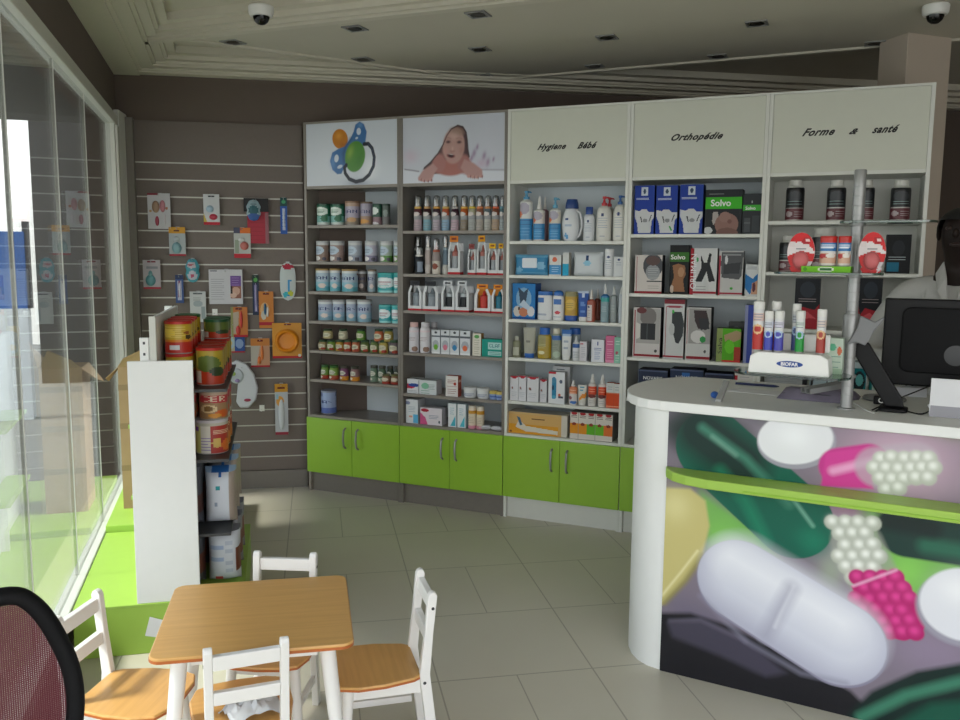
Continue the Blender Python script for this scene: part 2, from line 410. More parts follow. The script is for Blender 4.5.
# slat wall panels left end post, and skirting
# ceiling: dropped wedge with the spotlights, mouldings
def zpt(x, y, h): q = atz(x, y, h); return (float(q[0]), float(q[1]))
ZS = 2.70
A0 = np.array([-1.62, 4.69]); K = np.array([.03, 5.70]); R2 = K + (np.array([2.144, 4.736])-K)/np.linalg.norm(np.array([2.144, 4.736])-K)*5.6
md = np.array([math.sin(rad(111.5)), math.cos(rad(111.5))]); B0 = A0 + md*6.9
o = poly_obj('ceiling_dropped', [tuple(A0), tuple(B0), tuple(R2), tuple(K)], ZS, ZC-.001, 'ceil')
b = MB()
for p, q in ((K, A0), (R2, K)):
    d = (q-p)/np.linalg.norm(q-p); n = np.array([-d[1], d[0]])
    b.prism([tuple(p-n*.0), tuple(q-n*.0), tuple(q-n*.035), tuple(p-n*.035)], ZS-.012, ZS+.03)
struct(b.build('trim_1', 'cornice'))
def strip(name, p, q, prof, m='cornice'):
    """stepped plaster moulding along p->q: prof = (offset0, offset1, z0) boxes to the right of p->q"""
    d = (q-p)/np.linalg.norm(q-p); n = np.array([d[1], -d[0]]); b = MB()
    for o0, o1, z0 in prof:
        b.prism([tuple(p+n*o0), tuple(q+n*o0), tuple(q+n*o1), tuple(p+n*o1)], z0, ZC-.0005)
    return struct(b.build(name, m))
strip('trim_2', A0-md*.25, B0, [(.0, .05, 2.678), (.05, .085, 2.6903), (.085, .10, 2.6823), (.10, .15, 2.7011), (.15, .165, 2.6921), (.165, .22, 2.7213)])
strip('trim_3', W(6.6), W(0), [(0, .15, 2.64), (.15, .17, 2.655), (.17, .24, 2.665), (.24, .26, 2.678), (.26, .31, 2.69), (.31, .33, 2.70), (.33, .38, 2.7197)])
strip('trim_4', WC, BE, [(0, .08, 2.6453), (.08, .10, 2.6557), (.10, .17, 2.6683), (.17, .19, 2.6807), (.19, .25, 2.6951), (.25, .32, 2.7183)])
# recessed spotlights, a regular grid set in the dropped ceiling
k = 0
wh = {0: 'front row', 1: 'middle row', 2: 'back row'}
spots = [(233, 42, 0, 'first from the window side'), (355, 28, 0, 'second from the window side'), (478, 14, 0, 'third from the window side'),
         (363, 59, 1, 'first from the left, faint'), (480, 49, 1, 'above the baby picture'), (607, 37, 1, 'third, above the baby hygiene sign'), (757, 23, 1, 'nearest the square column'),
         (485, 75, 2, 'at the corner of the dropped ceiling'), (595, 66, 2, 'second in the row'), (718, 56, 2, 'third in the row'), (875, 43, 2, 'beside the square column')]
for x, y, r, w in spots:
    q = zpt(x, y, ZS)
    e = empty('ceiling_spotlight', (q[0], q[1], ZS-.006), rad(-23), 'small unlit square ceiling spotlight, %s, %s' % (wh[r], w), 'ceiling light', 'recessed spotlights')
    a = MB(); s_ = .052
    a.box(-s_, s_, -s_, -s_+.014, 0, .006); a.box(-s_, s_, s_-.014, s_, 0, .006); a.box(-s_, -s_+.014, -s_+.014, s_-.014, 0, .006); a.box(s_-.014, s_, -s_+.014, s_-.014, 0, .006)
    a.build('trim_ring', 'metal', e, bevel=.001)
    MB().lathe([(.036, .0), (.034, .003), (.02, .0045), (.012, .0055)], 16).build('lamp', 'bulb', e, smooth=True)
# square column behind the right end of the shelving
q0 = np.array([2.118, 4.683]); q1 = np.array([2.169, 4.478]); 
cd = np.array([.935, .354]); q2 = q1+cd*.30; q3 = q0+cd*.30
poly_obj('wall_column', [tuple(q0), tuple(q1), tuple(q2), tuple(q3)], 0, ZC-.001, 'column', bevel=.004)
# dome cameras
def dome(x, y, h, lab):
    q = zpt(x, y, h); e = empty('dome_camera', (q[0], q[1], h), 0, lab, 'security camera', 'dome security cameras')
    MB().lathe([(.052, 0), (.058, -.006), (.056, -.035), (.05, -.046), (.036, -.048)][::-1], 24).build('housing', 'wplast', e, smooth=True)
    MB().lathe([(.001, -.084), (.016, -.081), (.03, -.070), (.037, -.055), (.038, -.046)], 24).build('dome', 'lens', e, smooth=True)
dome(261, 6, 2.676, 'white dome camera with black lens hanging from the ceiling near the window')
# right hand one hangs on a bracket on the column
qx = atz(936, 5, ZS)
e = empty('dome_camera', (qx[0], qx[1], ZS+.001), 0, 'white dome camera with black lens on the ceiling before the square column', 'security camera', 'dome security cameras')
MB().lathe([(.052, 0), (.058, -.006), (.056, -.035), (.05, -.046), (.036, -.048)][::-1], 24).build('housing', 'wplast', e, smooth=True)
MB().lathe([(.001, -.084), (.016, -.081), (.03, -.070), (.037, -.055), (.038, -.046)], 24).build('dome', 'lens', e, smooth=True)

# outside
poly_obj('ground', [(-30, -12), (20, -12), (20, -1.2), (5.8, -1.2), (5.8, 9), (-2.0, 7.2), (-2.6, 14), (-30, 20)], -.25, -.10, 'ground')
b = MB().prism([tuple(W(-.6, -.17)), tuple(W(6.6, -.17)), tuple(W(6.6, -1.25)), tuple(W(-.6, -1.25))][::-1], 2.42, 2.62); struct(b.build('ceiling_canopy', 'canopy'))
e = empty('neighbour_building', (-5.55, 10.6, -.1), rad(14), 'dark rendered building seen through the shop window beyond the blue panels', 'building')
MB().box(0, 6, 0, 4, 0, 4.6).build('wall', 'bldg', e); MB().box(-.15, 6.1, -.3, 4.1, 4.6, 4.75).build('roof', 'canopy', e)
MB().box(1.0, 2.2, -.02, .02, .9, 2.3).build('window', 'dgrey', e)
e = empty('blue_fence', (-6.35, 7.7, -.1), rad(18), 'blue sheet metal fence standing in the street left outside the window', 'fence')
MB().box(-2.03, 2.0, -.06, .10, 0, 1.10).build('base_wall', 'white2', e)
for i in range(5): MB().box(-2+i*.8, -2+i*.8+.79, 0, .03, 1.101, 1.85).build('fence_panel', 'bluep', e, bevel=.004)
for i in range(6): MB().box(-2.03+i*.8, -1.97+i*.8, .03, .08, 1.101, 1.95).build('post', 'dgrey', e)

# ------------------------------------------------------------------ slat wall
def sw(x, y, v=0.): return SW.uz(x, y, v)
WL = 1.02
e = empty('slat_wall', SW.P(0, 0, 0), SW.rz, 'grey brown slatted display board with metal rails between window and shelving', 'slat wall')
ztop = 2.37
zs = [2.112-.1055*k for k in range(19)]
b = MB(); edges = [ztop]+[z for z in zs]+[.12]
for i in range(len(edges)-1): b.box(0, WL, -.018 if i else -.018, 0, edges[i+1]+.007, edges[i]-.0015*(i > 0), skip=())
b.box(0, WL, -.003, .0, .12, ztop); b.build('slat_board', 'slat', e)
for z in zs: MB().box(0, WL, -.0185, -.004, z-.001, z+.0065).build('rail', 'rail', e)
MB().box(0, WL, -.022, 0, 0, .12).build('base_board', 'taupe', e)
MB().box(-.075, -.045, -.20, 0, 0, 2.40).build('side_panel', 'white', e, bevel=.002)
MB().box(-.045, -.001, -.05, 0, 0, 2.38).build('side_strip', 'taupe', e, bevel=.002)
SWE = e

# ------------------------------------------------------------------ shelving units
UB = [0, .69, 1.385, 2.09, 2.797, 3.535]
ytop = {}
sh_px = [(350, [225, 262, 292.5, 322.5, 352.5, 382]), (450, [230.5, 274.5, 312, 355, 397]), (570, [241, 276, 321.5, 361, 405.5]),
         (700, [234, 295, 361, 403]), (845, [220.5, 273, 331, 405])]
DEP = .31; ZB = .512; T = .018; HT = 2.365
hb = [SH.uz(350, 188)[1], SH.uz(450, 186)[1], SH.uz(570, 184)[1], SH.uz(700, 178)[1], SH.uz(845, 173)[1]]
ZH = [sum(hb)/5]*5
SZ = []       # top surface of each shelf per bay
desc = ['grey shelving unit of infant milk tins and jars with pacifier picture and green doors', 'grey shelving unit of feeding bottles with baby picture and green doors',
        'white shelving unit lettered for baby hygiene with green doors', 'white shelving unit lettered for orthopaedics, partly behind the counter', 'white shelving unit lettered for fitness and health, rightmost, behind the counter']
def door(e, x0, x1, z0, z1, hs):
    d = MB().box(x0, x1, -.018, -.0005, z0, z1).build('door', 'green', e, bevel=.0015)
    hx = x1-.045 if hs > 0 else x0+.045
    pts = [(hx, -.019, z1-.05), (hx, -.040, z1-.062), (hx, -.047, z1-.105), (hx, -.047, z1-.125), (hx, -.040, z1-.168), (hx, -.019, z1-.18)]
    MB().tube(pts, .0065, 8).build('handle', 'metal', d, smooth=True)
for i in range(5):
    cm, sm_ = ('taupe', 'taupe2') if i < 2 else ('white', 'white')
    e = empty('shelving_unit', SH.P(UB[i], 0, 0), SH.rz, desc[i], 'shelving unit', 'wall shelving units')
    w = UB[i+1]-UB[i]-.001
    MB().box(0, T, 0, DEP, 0, HT).build('side_panel', cm if i else 'taupe2', e, bevel=.001)
    MB().box(w-T, w, 0, DEP, 0, HT).build('side_panel', cm, e, bevel=.001)
    MB().box(T, w-T, DEP-.008, DEP, .02, HT).build('back_panel', 'back' if i < 4 else 'white', e)
    x, ys = sh_px[i]; zz = []
    for y in ys:
        z = SH.uz(x, y)[1]; zz.append(z)
        if z > .6: MB().box(T+.0005, w-T-.0005, .004, DEP-.009, z-.018, z).build('shelf', sm_, e, bevel=.001)
    MB().box(T+.0005, w-T-.0005, 0, DEP-.009, ZB-.018, ZB).build('base_shelf', sm_, e, bevel=.001); zz.append(ZB)
    SZ.append(zz)
    MB().box(T+.0005, w-T-.0005, 0, DEP-.009, ZH[i], ZH[i]+.018).build('top_shelf', sm_, e, bevel=.001)
    MB().box(0, w, .0, DEP, HT, HT+.012).build('top_board', sm_, e, bevel=.001)
    MB().box(T+.001, w-T-.001, .02, .035, 0, .128).build('plinth', cm if i < 2 else 'white', e)
    MB().box(T+.001, w-T-.001, .002, DEP-.009, .13, .146).build('bottom_board', cm, e)
    door(e, .002, w/2-.0015, .132, ZB-.016, 1); door(e, w/2+.0015, w-.002, .132, ZB-.016, -1)
    hp = MB().box(T+.001, w-T-.001, .004, .018, ZH[i]+.0185, HT-.001).build('header_panel', 'header', e)
    ytop[i] = (e, w, hp)
# lettering of three headers
for i, txt, xa, xb, y, hh in ((2, 'Hygiene', 537, 566, 148, .044), (2, 'Bébé', 577, 597.5, 145.5, .036), (3, 'Orthopédie', 671, 723, 138.5, .046),
                              (4, 'Forme', 802, 835, 132.5, .038), (4, '&', 849, 858.5, 131.5, .028), (4, 'santé', 872, 900, 129.5, .036)):
    u0, z = SH.uz(xa, y); u1, _ = SH.uz(xb, y); e, w, hp = ytop[i]
    word(e, txt, (u0+u1)/2-UB[i], z, .0033, width=(u1-u0), height=hh, m='ink', shear=.65, bold=.0034, space=1.12)

# ------------------------------------------------------------------ printed pictures
class Paint:
    """a picture computed on a grid, in picture units"""
    def __init__(s, w, h, nx, ny, bg):
        s.Y, s.X = np.mgrid[0:ny, 0:nx].astype(float); s.X = (s.X+.5)/nx*w; s.Y = (s.Y+.5)/ny*h; s.w, s.h = w, h; s.px = w/nx
        s.a = np.zeros((ny, nx, 3)); s.a[:] = lin(bg)
    def mix(s, m, c):
        m = np.clip(m, 0, 1)[..., None]; s.a = s.a*(1-m)+np.array(lin(c))*m; return s
    def ell(s, cx, cy, rx, ry, ang, c, soft=1., k=1.):
        ca, sa = math.cos(rad(ang)), math.sin(rad(ang)); dx, dy = s.X-cx, s.Y-cy
        d = np.sqrt(((dx*ca+dy*sa)/rx)**2+((-dx*sa+dy*ca)/ry)**2); w = soft*s.px/min(rx, ry)
        return s.mix((1-d)/w+.5 if soft < 50 else np.clip((1-d)*1.2, 0, 1)*k, c) if k == 1. else s.mix(np.clip((1-d)/w+.5, 0, 1)*k, c)
    def glow(s, cx, cy, rx, ry, ang, c, k):
        ca, sa = math.cos(rad(ang)), math.sin(rad(ang)); dx, dy = s.X-cx, s.Y-cy
        d2 = ((dx*ca+dy*sa)/rx)**2+((-dx*sa+dy*ca)/ry)**2
        return s.mix(np.exp(-d2*2)*k, c)
    def sd_poly(s, pts):
        d = np.full(s.X.shape, 1e9); ins = np.zeros(s.X.shape, bool); n = len(pts)
        for i in range(n):
            (x1, y1), (x2, y2) = pts[i], pts[(i+1) % n]
            L = (x2-x1)**2+(y2-y1)**2+1e-12; t = np.clip(((s.X-x1)*(x2-x1)+(s.Y-y1)*(y2-y1))/L, 0, 1)
            d = np.minimum(d, np.hypot(s.X-x1-t*(x2-x1), s.Y-y1-t*(y2-y1)))
            if y1 != y2: ins ^= ((y1 > s.Y) != (y2 > s.Y)) & (s.X < (x2-x1)*(s.Y-y1)/(y2-y1)+x1)
        return np.where(ins, d, -d)
    def poly(s, pts, c, soft=1., k=1.): return s.mix(np.clip(s.sd_poly(pts)/(soft*s.px)+.5, 0, 1)*k, c)
    def line(s, pts, wd, c, soft=1., k=1., closed=False):
        d = np.full(s.X.shape, 1e9); n = len(pts)
        for i in range(n if closed else n-1):
            (x1, y1), (x2, y2) = pts[i], pts[(i+1) % n]; L = (x2-x1)**2+(y2-y1)**2+1e-12
            t = np.clip(((s.X-x1)*(x2-x1)+(s.Y-y1)*(y2-y1))/L, 0, 1); d = np.minimum(d, np.hypot(s.X-x1-t*(x2-x1), s.Y-y1-t*(y2-y1)))
        return s.mix(np.clip((wd/2-d)/(soft*s.px)+.5, 0, 1)*k, c)
    def cap(s, p, q, r, c, soft=1.): return s.line([p, q], 2*r, c, soft)
    def mesh(s, name, x0, x1, y, z0, z1, material, parent):
        ny, nx, _ = s.a.shape; gx = np.linspace(x0, x1, nx+1); gz = np.linspace(z1, z0, ny+1)
        V = np.zeros((ny+1, nx+1, 3)); V[..., 0] = gx[None, :]; V[..., 1] = y; V[..., 2] = gz[:, None]
        idx = np.arange((ny+1)*(nx+1)).reshape(ny+1, nx+1)
        Fc = np.stack([idx[1:, :-1], idx[1:, 1:], idx[:-1, 1:], idx[:-1, :-1]], -1).reshape(-1, 4)
        me = bpy.data.meshes.new(name); me.from_pydata(V.reshape(-1, 3).tolist(), [], Fc.tolist()); me.update()
        at = me.color_attributes.new('Col', 'FLOAT_COLOR', 'CORNER')
        buf = np.ones((ny*nx, 4, 4), dtype=np.float32); buf[:, :, :3] = s.a.reshape(-1, 1, 3); at.data.foreach_set('color', buf.ravel())
        me.materials.append(M[material]); o = bpy.data.objects.new(name, me); COL.objects.link(o); o.parent = parent; return o
# pacifier
e, w, hp = ytop[0]; u0, u1 = T+.002, w-T-.002; H_ = HT-.002-ZH[0]-.019
def pc(x, y): return ((x-24)/750*2, (y-(127-.065*(x-22)))/506)
P = Paint(2, 1, 220, 112, '#ccd2db')
P.glow(.5, .5, .9, .9, 0, '#d6dbe3', .8); P.glow(*pc(470, 590), .45, .10, 0, '#8f99ab', .8); P.glow(*pc(560, 470), .22, .28, 10, '#e8ecf0', .7)
P.ell(*pc(312, 240), .175, .155, 20, '#c27a22'); P.glow(*pc(300, 215), .10, .08, 0, '#dd9b3c', .9); P.glow(*pc(330, 290), .08, .06, 0, '#a8641a', .6)
P.poly([pc(*q) for q in ((425, 180), (440, 125), (475, 100), (510, 120), (532, 180), (520, 270), (440, 360), (380, 400), (345, 470), (320, 520), (285, 525), (245, 490), (225, 420), (245, 350), (300, 318), (350, 300), (395, 240))], '#3f6ea4', 2)
P.line([pc(*q) for q in ((400, 240), (360, 300), (340, 360), (345, 420))], .06, '#27436f', 6, .6)
P.glow(*pc(480, 130), .08, .06, 0, '#6d98c8', .8); P.glow(*pc(250, 430), .08, .14, 0, '#6390c4', .8)
P.ell(*pc(467, 178), .048, .055, 0, '#ccd6e0'); P.ell(*pc(450, 231), .03, .018, -15, '#c0ccd8'); P.ell(*pc(280, 397), .048, .062, 15, '#ccd6e0'); P.ell(*pc(308, 463), .06, .028, -15, '#c0ccd8')
P.ell(*pc(435, 378), .215, .25, 25, '#4f8a35', 2); P.glow(*pc(395, 345), .09, .16, 25, '#86a844', .9); P.glow(*pc(470, 400), .10, .2, 25, '#3f7a2c', .6)
ring = [pc(*q) for q in ((510, 278), (545, 275), (575, 310), (592, 380), (585, 450), (550, 520), (500, 565), (440, 580), (385, 560), (352, 515), (346, 470), (362, 448))]
P.line(ring, .062, '#151c2c', 1.5); P.line(ring[1:6], .015, '#38445a', 2)
P.mesh('picture', u0, u1, .0035, ZH[0]+.019, HT-.0015, 'poster', e)
# baby under a white blanket
e, w, hp = ytop[1]; u0, u1 = T+.002, w-T-.002
def bc(x, y): return ((x-45)/835*2, (y-(77-.063*(x-45)))/538)
P = Paint(2, 1, 240, 120, '#c3c7d2')
P.glow(*bc(250, 200), .6, .5, 0, '#ccd0d9', .8); P.glow(*bc(110, 390), .22, .15, 0, '#c8b4c4', .7); P.glow(*bc(750, 250), .4, .5, 0, '#c9cbd6', .7)
P.poly([bc(*q) for q in ((45, 500), (200, 520), (330, 520), (540, 505), (700, 488), (885, 485), (885, 620), (45, 620))], '#d2d5df', 3)
P.line([bc(*q) for q in ((60, 497), (120, 502), (180, 510))], .02, '#6a6270', 2, .7); P.line([bc(*q) for q in ((700, 480), (885, 476))], .015, '#8a8494', 3, .7)
for q, r_ in (((640, 350), .05), ((665, 300), .035), ((620, 390), .04), ((720, 370), .05), ((795, 395), .03), ((750, 420), .05)):
    P.glow(*bc(*q), r_, r_*1.8, 15, '#8f6a94', .75)
P.glow(*bc(700, 430), .15, .10, 0, '#c3a3bd', .6)
P.poly([bc(*q) for q in ((215, 490), (280, 430), (340, 365), (385, 285), (420, 205), (460, 155), (505, 128), (545, 138), (572, 175), (583, 240), (588, 310), (600, 380), (590, 430), (560, 500), (330, 525), (300, 530))], '#4a3237', 2)
P.ell(*bc(450, 470), .32, .125, 0, '#a8685f', 4); P.ell(*bc(350, 440), .13, .15, 30, '#a8706b', 6); P.ell(*bc(560, 440), .13, .15, -30, '#a36c68', 6)
P.poly([bc(*q) for q in ((300, 440), (340, 480), (310, 530), (290, 580), (180, 585), (175, 560), (215, 500))], '#b58b86', 4)
P.poly([bc(*q) for q in ((560, 400), (640, 430), (705, 480), (712, 535), (590, 545), (570, 520), (530, 470))], '#b38985', 4)
for q in ((190, 575), (218, 583), (250, 582), (278, 575)): P.ell(*bc(*q), .036, .022, 20, '#bd8f8a', 2); P.ell(bc(*q)[0]+.03, bc(*q)[1]+.01, .012, .02, 0, '#7a4448', 2)
for q in ((600, 535), (632, 540), (662, 540), (694, 532)): P.ell(*bc(*q), .034, .024, -10, '#bd8f8a', 2); P.ell(bc(*q)[0]+.03, bc(*q)[1]+.01, .010, .02, 0, '#7a4448', 2)
P.ell(*bc(472, 295), .215, .265, 5, '#b58f87', 4); P.ell(*bc(500, 178), .13, .06, 10, '#94786c', 6)
for ln in ([(228, 478), (280, 432), (340, 362), (385, 285), (415, 215), (452, 160), (505, 130), (548, 142), (574, 185), (584, 250), (590, 320), (600, 378)],): P.line([bc(*q) for q in ln], .022, '#3c2c30', 2, .95)
P.glow(*bc(475, 215), .15, .09, 0, '#c6a49b', .8); P.glow(*bc(400, 340), .08, .08, 0, '#c29089', .7); P.glow(*bc(535, 330), .07, .09, 0, '#a97a74', .6); P.glow(*bc(450, 415), .12, .05, 0, '#b98880', .6)
for ex in (428, 518):
    P.glow(*bc(ex, 262), .07, .05, 0, '#9a706a', .8); P.ell(*bc(ex, 264), .036, .017, 0, '#4a3438', 3); P.line([bc(ex-25, 236), bc(ex, 228), bc(ex+22, 236)], .012, '#92706a', 3, .7)
P.ell(*bc(462, 338), .038, .016, 0, '#a0706b', 3); P.glow(*bc(463, 318), .03, .05, 0, '#caa69c', .8)
P.ell(*bc(450, 374), .082, .036, 8, '#8c4c4e', 2); P.ell(*bc(450, 376), .055, .022, 8, '#3a1c22', 2); P.ell(*bc(450, 362), .05, .008, 8, '#c0b0ae', 1.5)
P.mesh('picture', u0, u1, .0035, ZH[1]+.019, HT-.0015, 'poster', e)

# ------------------------------------------------------------------ counter
ZT = 1.000; TT = .036
def endcurve(s0, t0, t1, bulge, n=14):
    c = (t0+t1)/2; h = (t1-t0)/2
    return [(s0-bulge*math.cos(rad(a)), c+h*math.sin(rad(a))) for a in np.linspace(90, -90, n)]
L = 2.1
e = empty('service_counter', CT.P(0, 0, 0), CT.rz, 'white pharmacy counter with rounded end, large pill picture and green ledge', 'counter')
b = MB().prism([(L, -.035), (L, .66)]+[(s, t) for s, t in endcurve(-.02, -.035, .66, .215)], ZT, ZT+TT); top = b.build('countertop', 'white2', e, bevel=.004)
b = MB().prism([(L-.02, .0), (L-.02, .60)]+endcurve(-.005, .0, .60, .195), .0, ZT-.0005); body = b.build('body', 'white2', e, smooth=True)
ZT += TT
pz0, pz1 = .001, ZT-TT-.004
def cp(x, y): s, z = CT.uz(x, y); return (s, ZT-z)
# the printed panel
PW = L-.03; nx = 660; P = Paint(PW, ZT, nx, 345, '#7d7380')
def C1(*q): return [cp(*p) for p in q]
def rr(px, y=550): return px/290.
P.glow(*cp(900, 460), .25, .2, 0, '#c9a9bc', .9); P.glow(*cp(700, 620), .22, .1, 20, '#6b6478', .9); P.glow(*cp(690, 430), .22, .1, 0, '#23302e', 1.); P.glow(*cp(780, 420), .12, .08, 0, '#5a5f62', .8)
P.glow(*cp(770, 440), .1, .06, 0, '#9b8f9c', .6); P.glow(*cp(845, 500), .09, .1, 0, '#a87f98', .8); P.glow(*cp(930, 650), .2, .12, 0, '#8e7f95', .9)
P.glow(*cp(850, 570), .10, .1, 0, '#9d93a0', .8)
P.poly(C1((700, 490), (760, 530), (800, 600), (740, 590), (700, 520)), '#6fae4e', 14, .9); P.glow(*cp(725, 540), .13, .1, 30, '#7fbf5a', .95)
P.poly(C1((860, 500), (960, 545), (1000, 560), (1000, 640), (930, 620), (880, 560)), '#6fae48', 20, .9); P.glow(*cp(905, 570), .09, .1, 30, '#86c95a', .9)
P.glow(*cp(830, 570), .06, .1, 0, '#9aa890', .7)
# green capsule upper left
P.line(C1((712, 447), (792, 520)), .265, '#0d5c4a', 1.5); P.line(C1((700, 430), (740, 462)), .19, '#0f2a26', 25, .95); P.glow(*cp(812, 540), .07, .06, 30, '#12775c', .9)
P.line(C1((702, 427), (745, 458), (788, 503)), .030, '#3f7f6a', 8, .9); P.line(C1((712, 436), (735, 454)), .012, '#7fae9c', 6, .6); P.line(C1((765, 540), (745, 500), (720, 470)), .03, '#1b8a66', 14, .7)
P.line(C1((790, 495), (812, 525)), .012, '#7fb7a0', 4, .7)
# white round tablet
P.ell(*cp(795, 441), .128, .094, -12, '#9c9aa5', 1.5); P.ell(*cp(794, 438), .122, .088, -12, '#e2e3e6', 2); P.glow(*cp(793, 436), .08, .06, 0, '#eef0f2', .9)
# pink capsule with beads, lying
P.line(C1((838, 466), (868, 462)), .128, '#c3358a', 3); P.poly(C1((825, 452), (868, 446), (872, 488), (820, 485)), '#cf3b93', 3); P.line(C1((832, 470), (872, 460)), .028, '#e9a9cf', 6, .85)
random.seed(3)
def beads(area, r, c1, c2, pitch, seed=1):
    random.seed(seed); (xa, ya, xb, yb), test = area
    y = ya; k = 0
    while y < yb:
        x = xa+(pitch/2 if k % 2 else 0)
        while x < xb:
            if test(x, y):
                q = cp(x+random.uniform(-.8, .8), y+random.uniform(-.8, .8)); P.ell(q[0], q[1], r*1.05, r*1.05, 0, c2, 2); P.glow(q[0]-.1*r, q[1]-.25*r, r*.85, r*.85, 0, c1, 1.)
            x += pitch
        y += pitch*.85; k += 1
P.line(C1((876, 466), (915, 462)), .135, '#b7a9b6', 5, .7)
beads(((873, 447, 938, 492), lambda x, y: ((x-890)/45)**2+((y-468)/21)**2 < 1), .024, '#eceee8', '#b3b8aa', 12, 2)
# dark green capsule right
P.line(C1((905, 530), (1010, 545)), .175, '#14352f', 3); P.line(C1((925, 545), (1010, 558)), .05, '#2b6a52', 10, .8); P.line(C1((885, 520), (930, 528)), .06, '#0d1f1e', 10, .9)
P.glow(*cp(950, 425), .12, .05, 10, '#7d8a4a', .9)
P.line(C1((900, 468), (1010, 470)), .06, '#1c3a33', 10, .0)
# standing capsule: white beads above pink
P.line(C1((856, 543), (872, 578)), .165, '#9a9f92', 5, .6)
beads(((832, 522, 884, 590), lambda x, y: abs((x-858)-(y-550)*.28) < 24 and ((y-550)/32)**2+((x-858)/34)**2 < 1.4), .025, '#eff1ea', '#adb2a4', 13.0, 4)
P.line(C1((881, 596), (897, 614)), .165, '#b31a68', 1.5); P.poly(C1((850, 585), (896, 569), (917, 598), (880, 632), (866, 618)), '#b81e6c', 1.5)
beads(((856, 576, 916, 636), lambda x, y: abs((x-884)-(y-602)*.35) < 27 and y < 632), .026, '#dc4494', '#ae1c66', 13.0, 5)
P.line(C1((852, 585), (895, 569)), .008, '#e9b5d2', 3, .8)
# yellow tablet at the left edge
P.poly(C1((640, 486), (690, 488), (705, 500), (709, 525), (702, 555), (685, 580), (664, 602), (640, 620)), '#c3b878', 4); P.glow(*cp(675, 505), .08, .09, 0, '#d6ce93', .9)
P.line(C1((702, 555), (685, 580), (664, 602)), .02, '#8d8450', 5, .8); P.line(C1((697, 550), (680, 572), (662, 594)), .008, '#e5dfae', 3, .8)
# white tablet at the right edge, and what lies further right
P.ell(*cp(962, 608), .135, .125, -10, '#9b98a6', 4); P.ell(*cp(964, 604), .13, .12, -10, '#dfe0e6', 3); P.glow(*cp(960, 590), .09, .07, 0, '#f0f1f3', .9)
# violet black stone, lower left
P.poly(C1((640, 612), (690, 612), (730, 625), (790, 655), (850, 690), (880, 720), (860, 800), (640, 800)), '#17161d', 6)
P.poly(C1((667, 622), (700, 618), (745, 638), (785, 672), (765, 676), (720, 655), (672, 636)), '#454151', 8, .9); P.line(C1((670, 620), (700, 619), (745, 640)), .012, '#6a6577', 6, .7)
# dark green capsule along the foot
P.poly(C1((840, 720), (870, 690), (915, 670), (1000, 655), (1200, 660), (1200, 900), (840, 900)), '#0f2623', 6)
P.line(C1((860, 716), (905, 694), (960, 680), (1040, 676)), .035, '#3f7f66', 8, .9); P.poly(C1((880, 730), (930, 702), (1040, 694), (1100, 900), (860, 900)), '#12513f', 10)
# large white scored caplet
P.line(C1((739, 581), (838, 643)), .306, '#8a869a', 1.5); P.line(C1((738.5, 580), (837.5, 642)), .296, '#b4b5c6', 1.5); P.line(C1((741, 571), (842, 635)), .25, '#d3d5e0', 26, .9)
P.line(C1((730, 556), (842, 622)), .08, '#f0f1f5', 40, .8)
P.line(C1((790, 588), (778, 610), (765, 634)), .045, '#a6a6b8', 14, .8); P.line(C1((793, 585), (780, 612), (774, 626)), .008, '#e2e3ea', 5, .6); P.line(C1((700, 595), (745, 640), (800, 672), (845, 682)), .012, '#8a889c', 8, .7)
P.a = P.a[(P.Y[:, 0] > ZT-pz1) & (P.Y[:, 0] < ZT-pz0)]
pan = MB().box(.004, L-.025, -.008, -.0005, pz0, pz1).build('front_panel', 'white2', e)
P.mesh('picture', .004, L-.026, -.0085, pz0, pz1, 'poster', e)
# ledge
zl = .792; lp = .13
b = MB().prism([(.0, -.009), (.012, -.045), (.045, -.085), (.10, -.115), (.18, -lp), (L, -lp), (L, -.009)], zl-.034, zl); b.build('ledge', 'lime', e, bevel=.004)
MB().box(.3, L, -lp-.004, -lp, zl-.026, zl-.022).build('ledge_groove', 'green', e)
# ------------------------------------------------------------------ goods: each maker returns a top-level thing standing at its base centre
def g_can(nm, w, h, d, o):
    r = w/2; e = empty(nm); lh = .012
    cv = mk(PI*r, h-lh-.004, o['bg'], o.get('ops', []))
    b = MB().wrap(cv, r, .004, h-lh, 40, cy=r); b.lathe([(r*.98, 0), (r, .004)], 40, cy=r, col='#9a9a96', cap=False)
    b.lathe([(r*.97, h-lh-.001), (r*.98, h-lh)], 40, cy=r, col='#b0aea4'); b.build('body', 'tin', e, smooth=True)
    MB().lathe([(r*1.01, h-lh), (r*1.02, h-lh+.002), (r*1.02, h-.002), (r*.98, h), (r*.9, h-.002)], 40, cy=r, col=o['lid']).build('lid', 'plastic', e, smooth=True)
    return e
def g_jar(nm, w, h, d, o):
    r = w/2; e = empty(nm); lh = h*.17
    def rf(z): k = z/(h-lh); return r*(.93 if k < .06 else 1 if k < .75 else 1-.22*(k-.75)/.25)
    cv = mk(PI*r, h-lh, o['bg'], o.get('ops', []), .0025)
    b = MB().wrap(cv, r, 0, h-lh, 32, cy=r, rfun=rf); b.build('body', 'gloss', e, smooth=True)
    MB().lathe([(r*.86, h-lh), (r*.88, h-lh+.001), (r*.88, h-.002), (r*.82, h)], 28, cy=r, col=o['lid']).build('lid', 'tin', e, smooth=True)
    return e
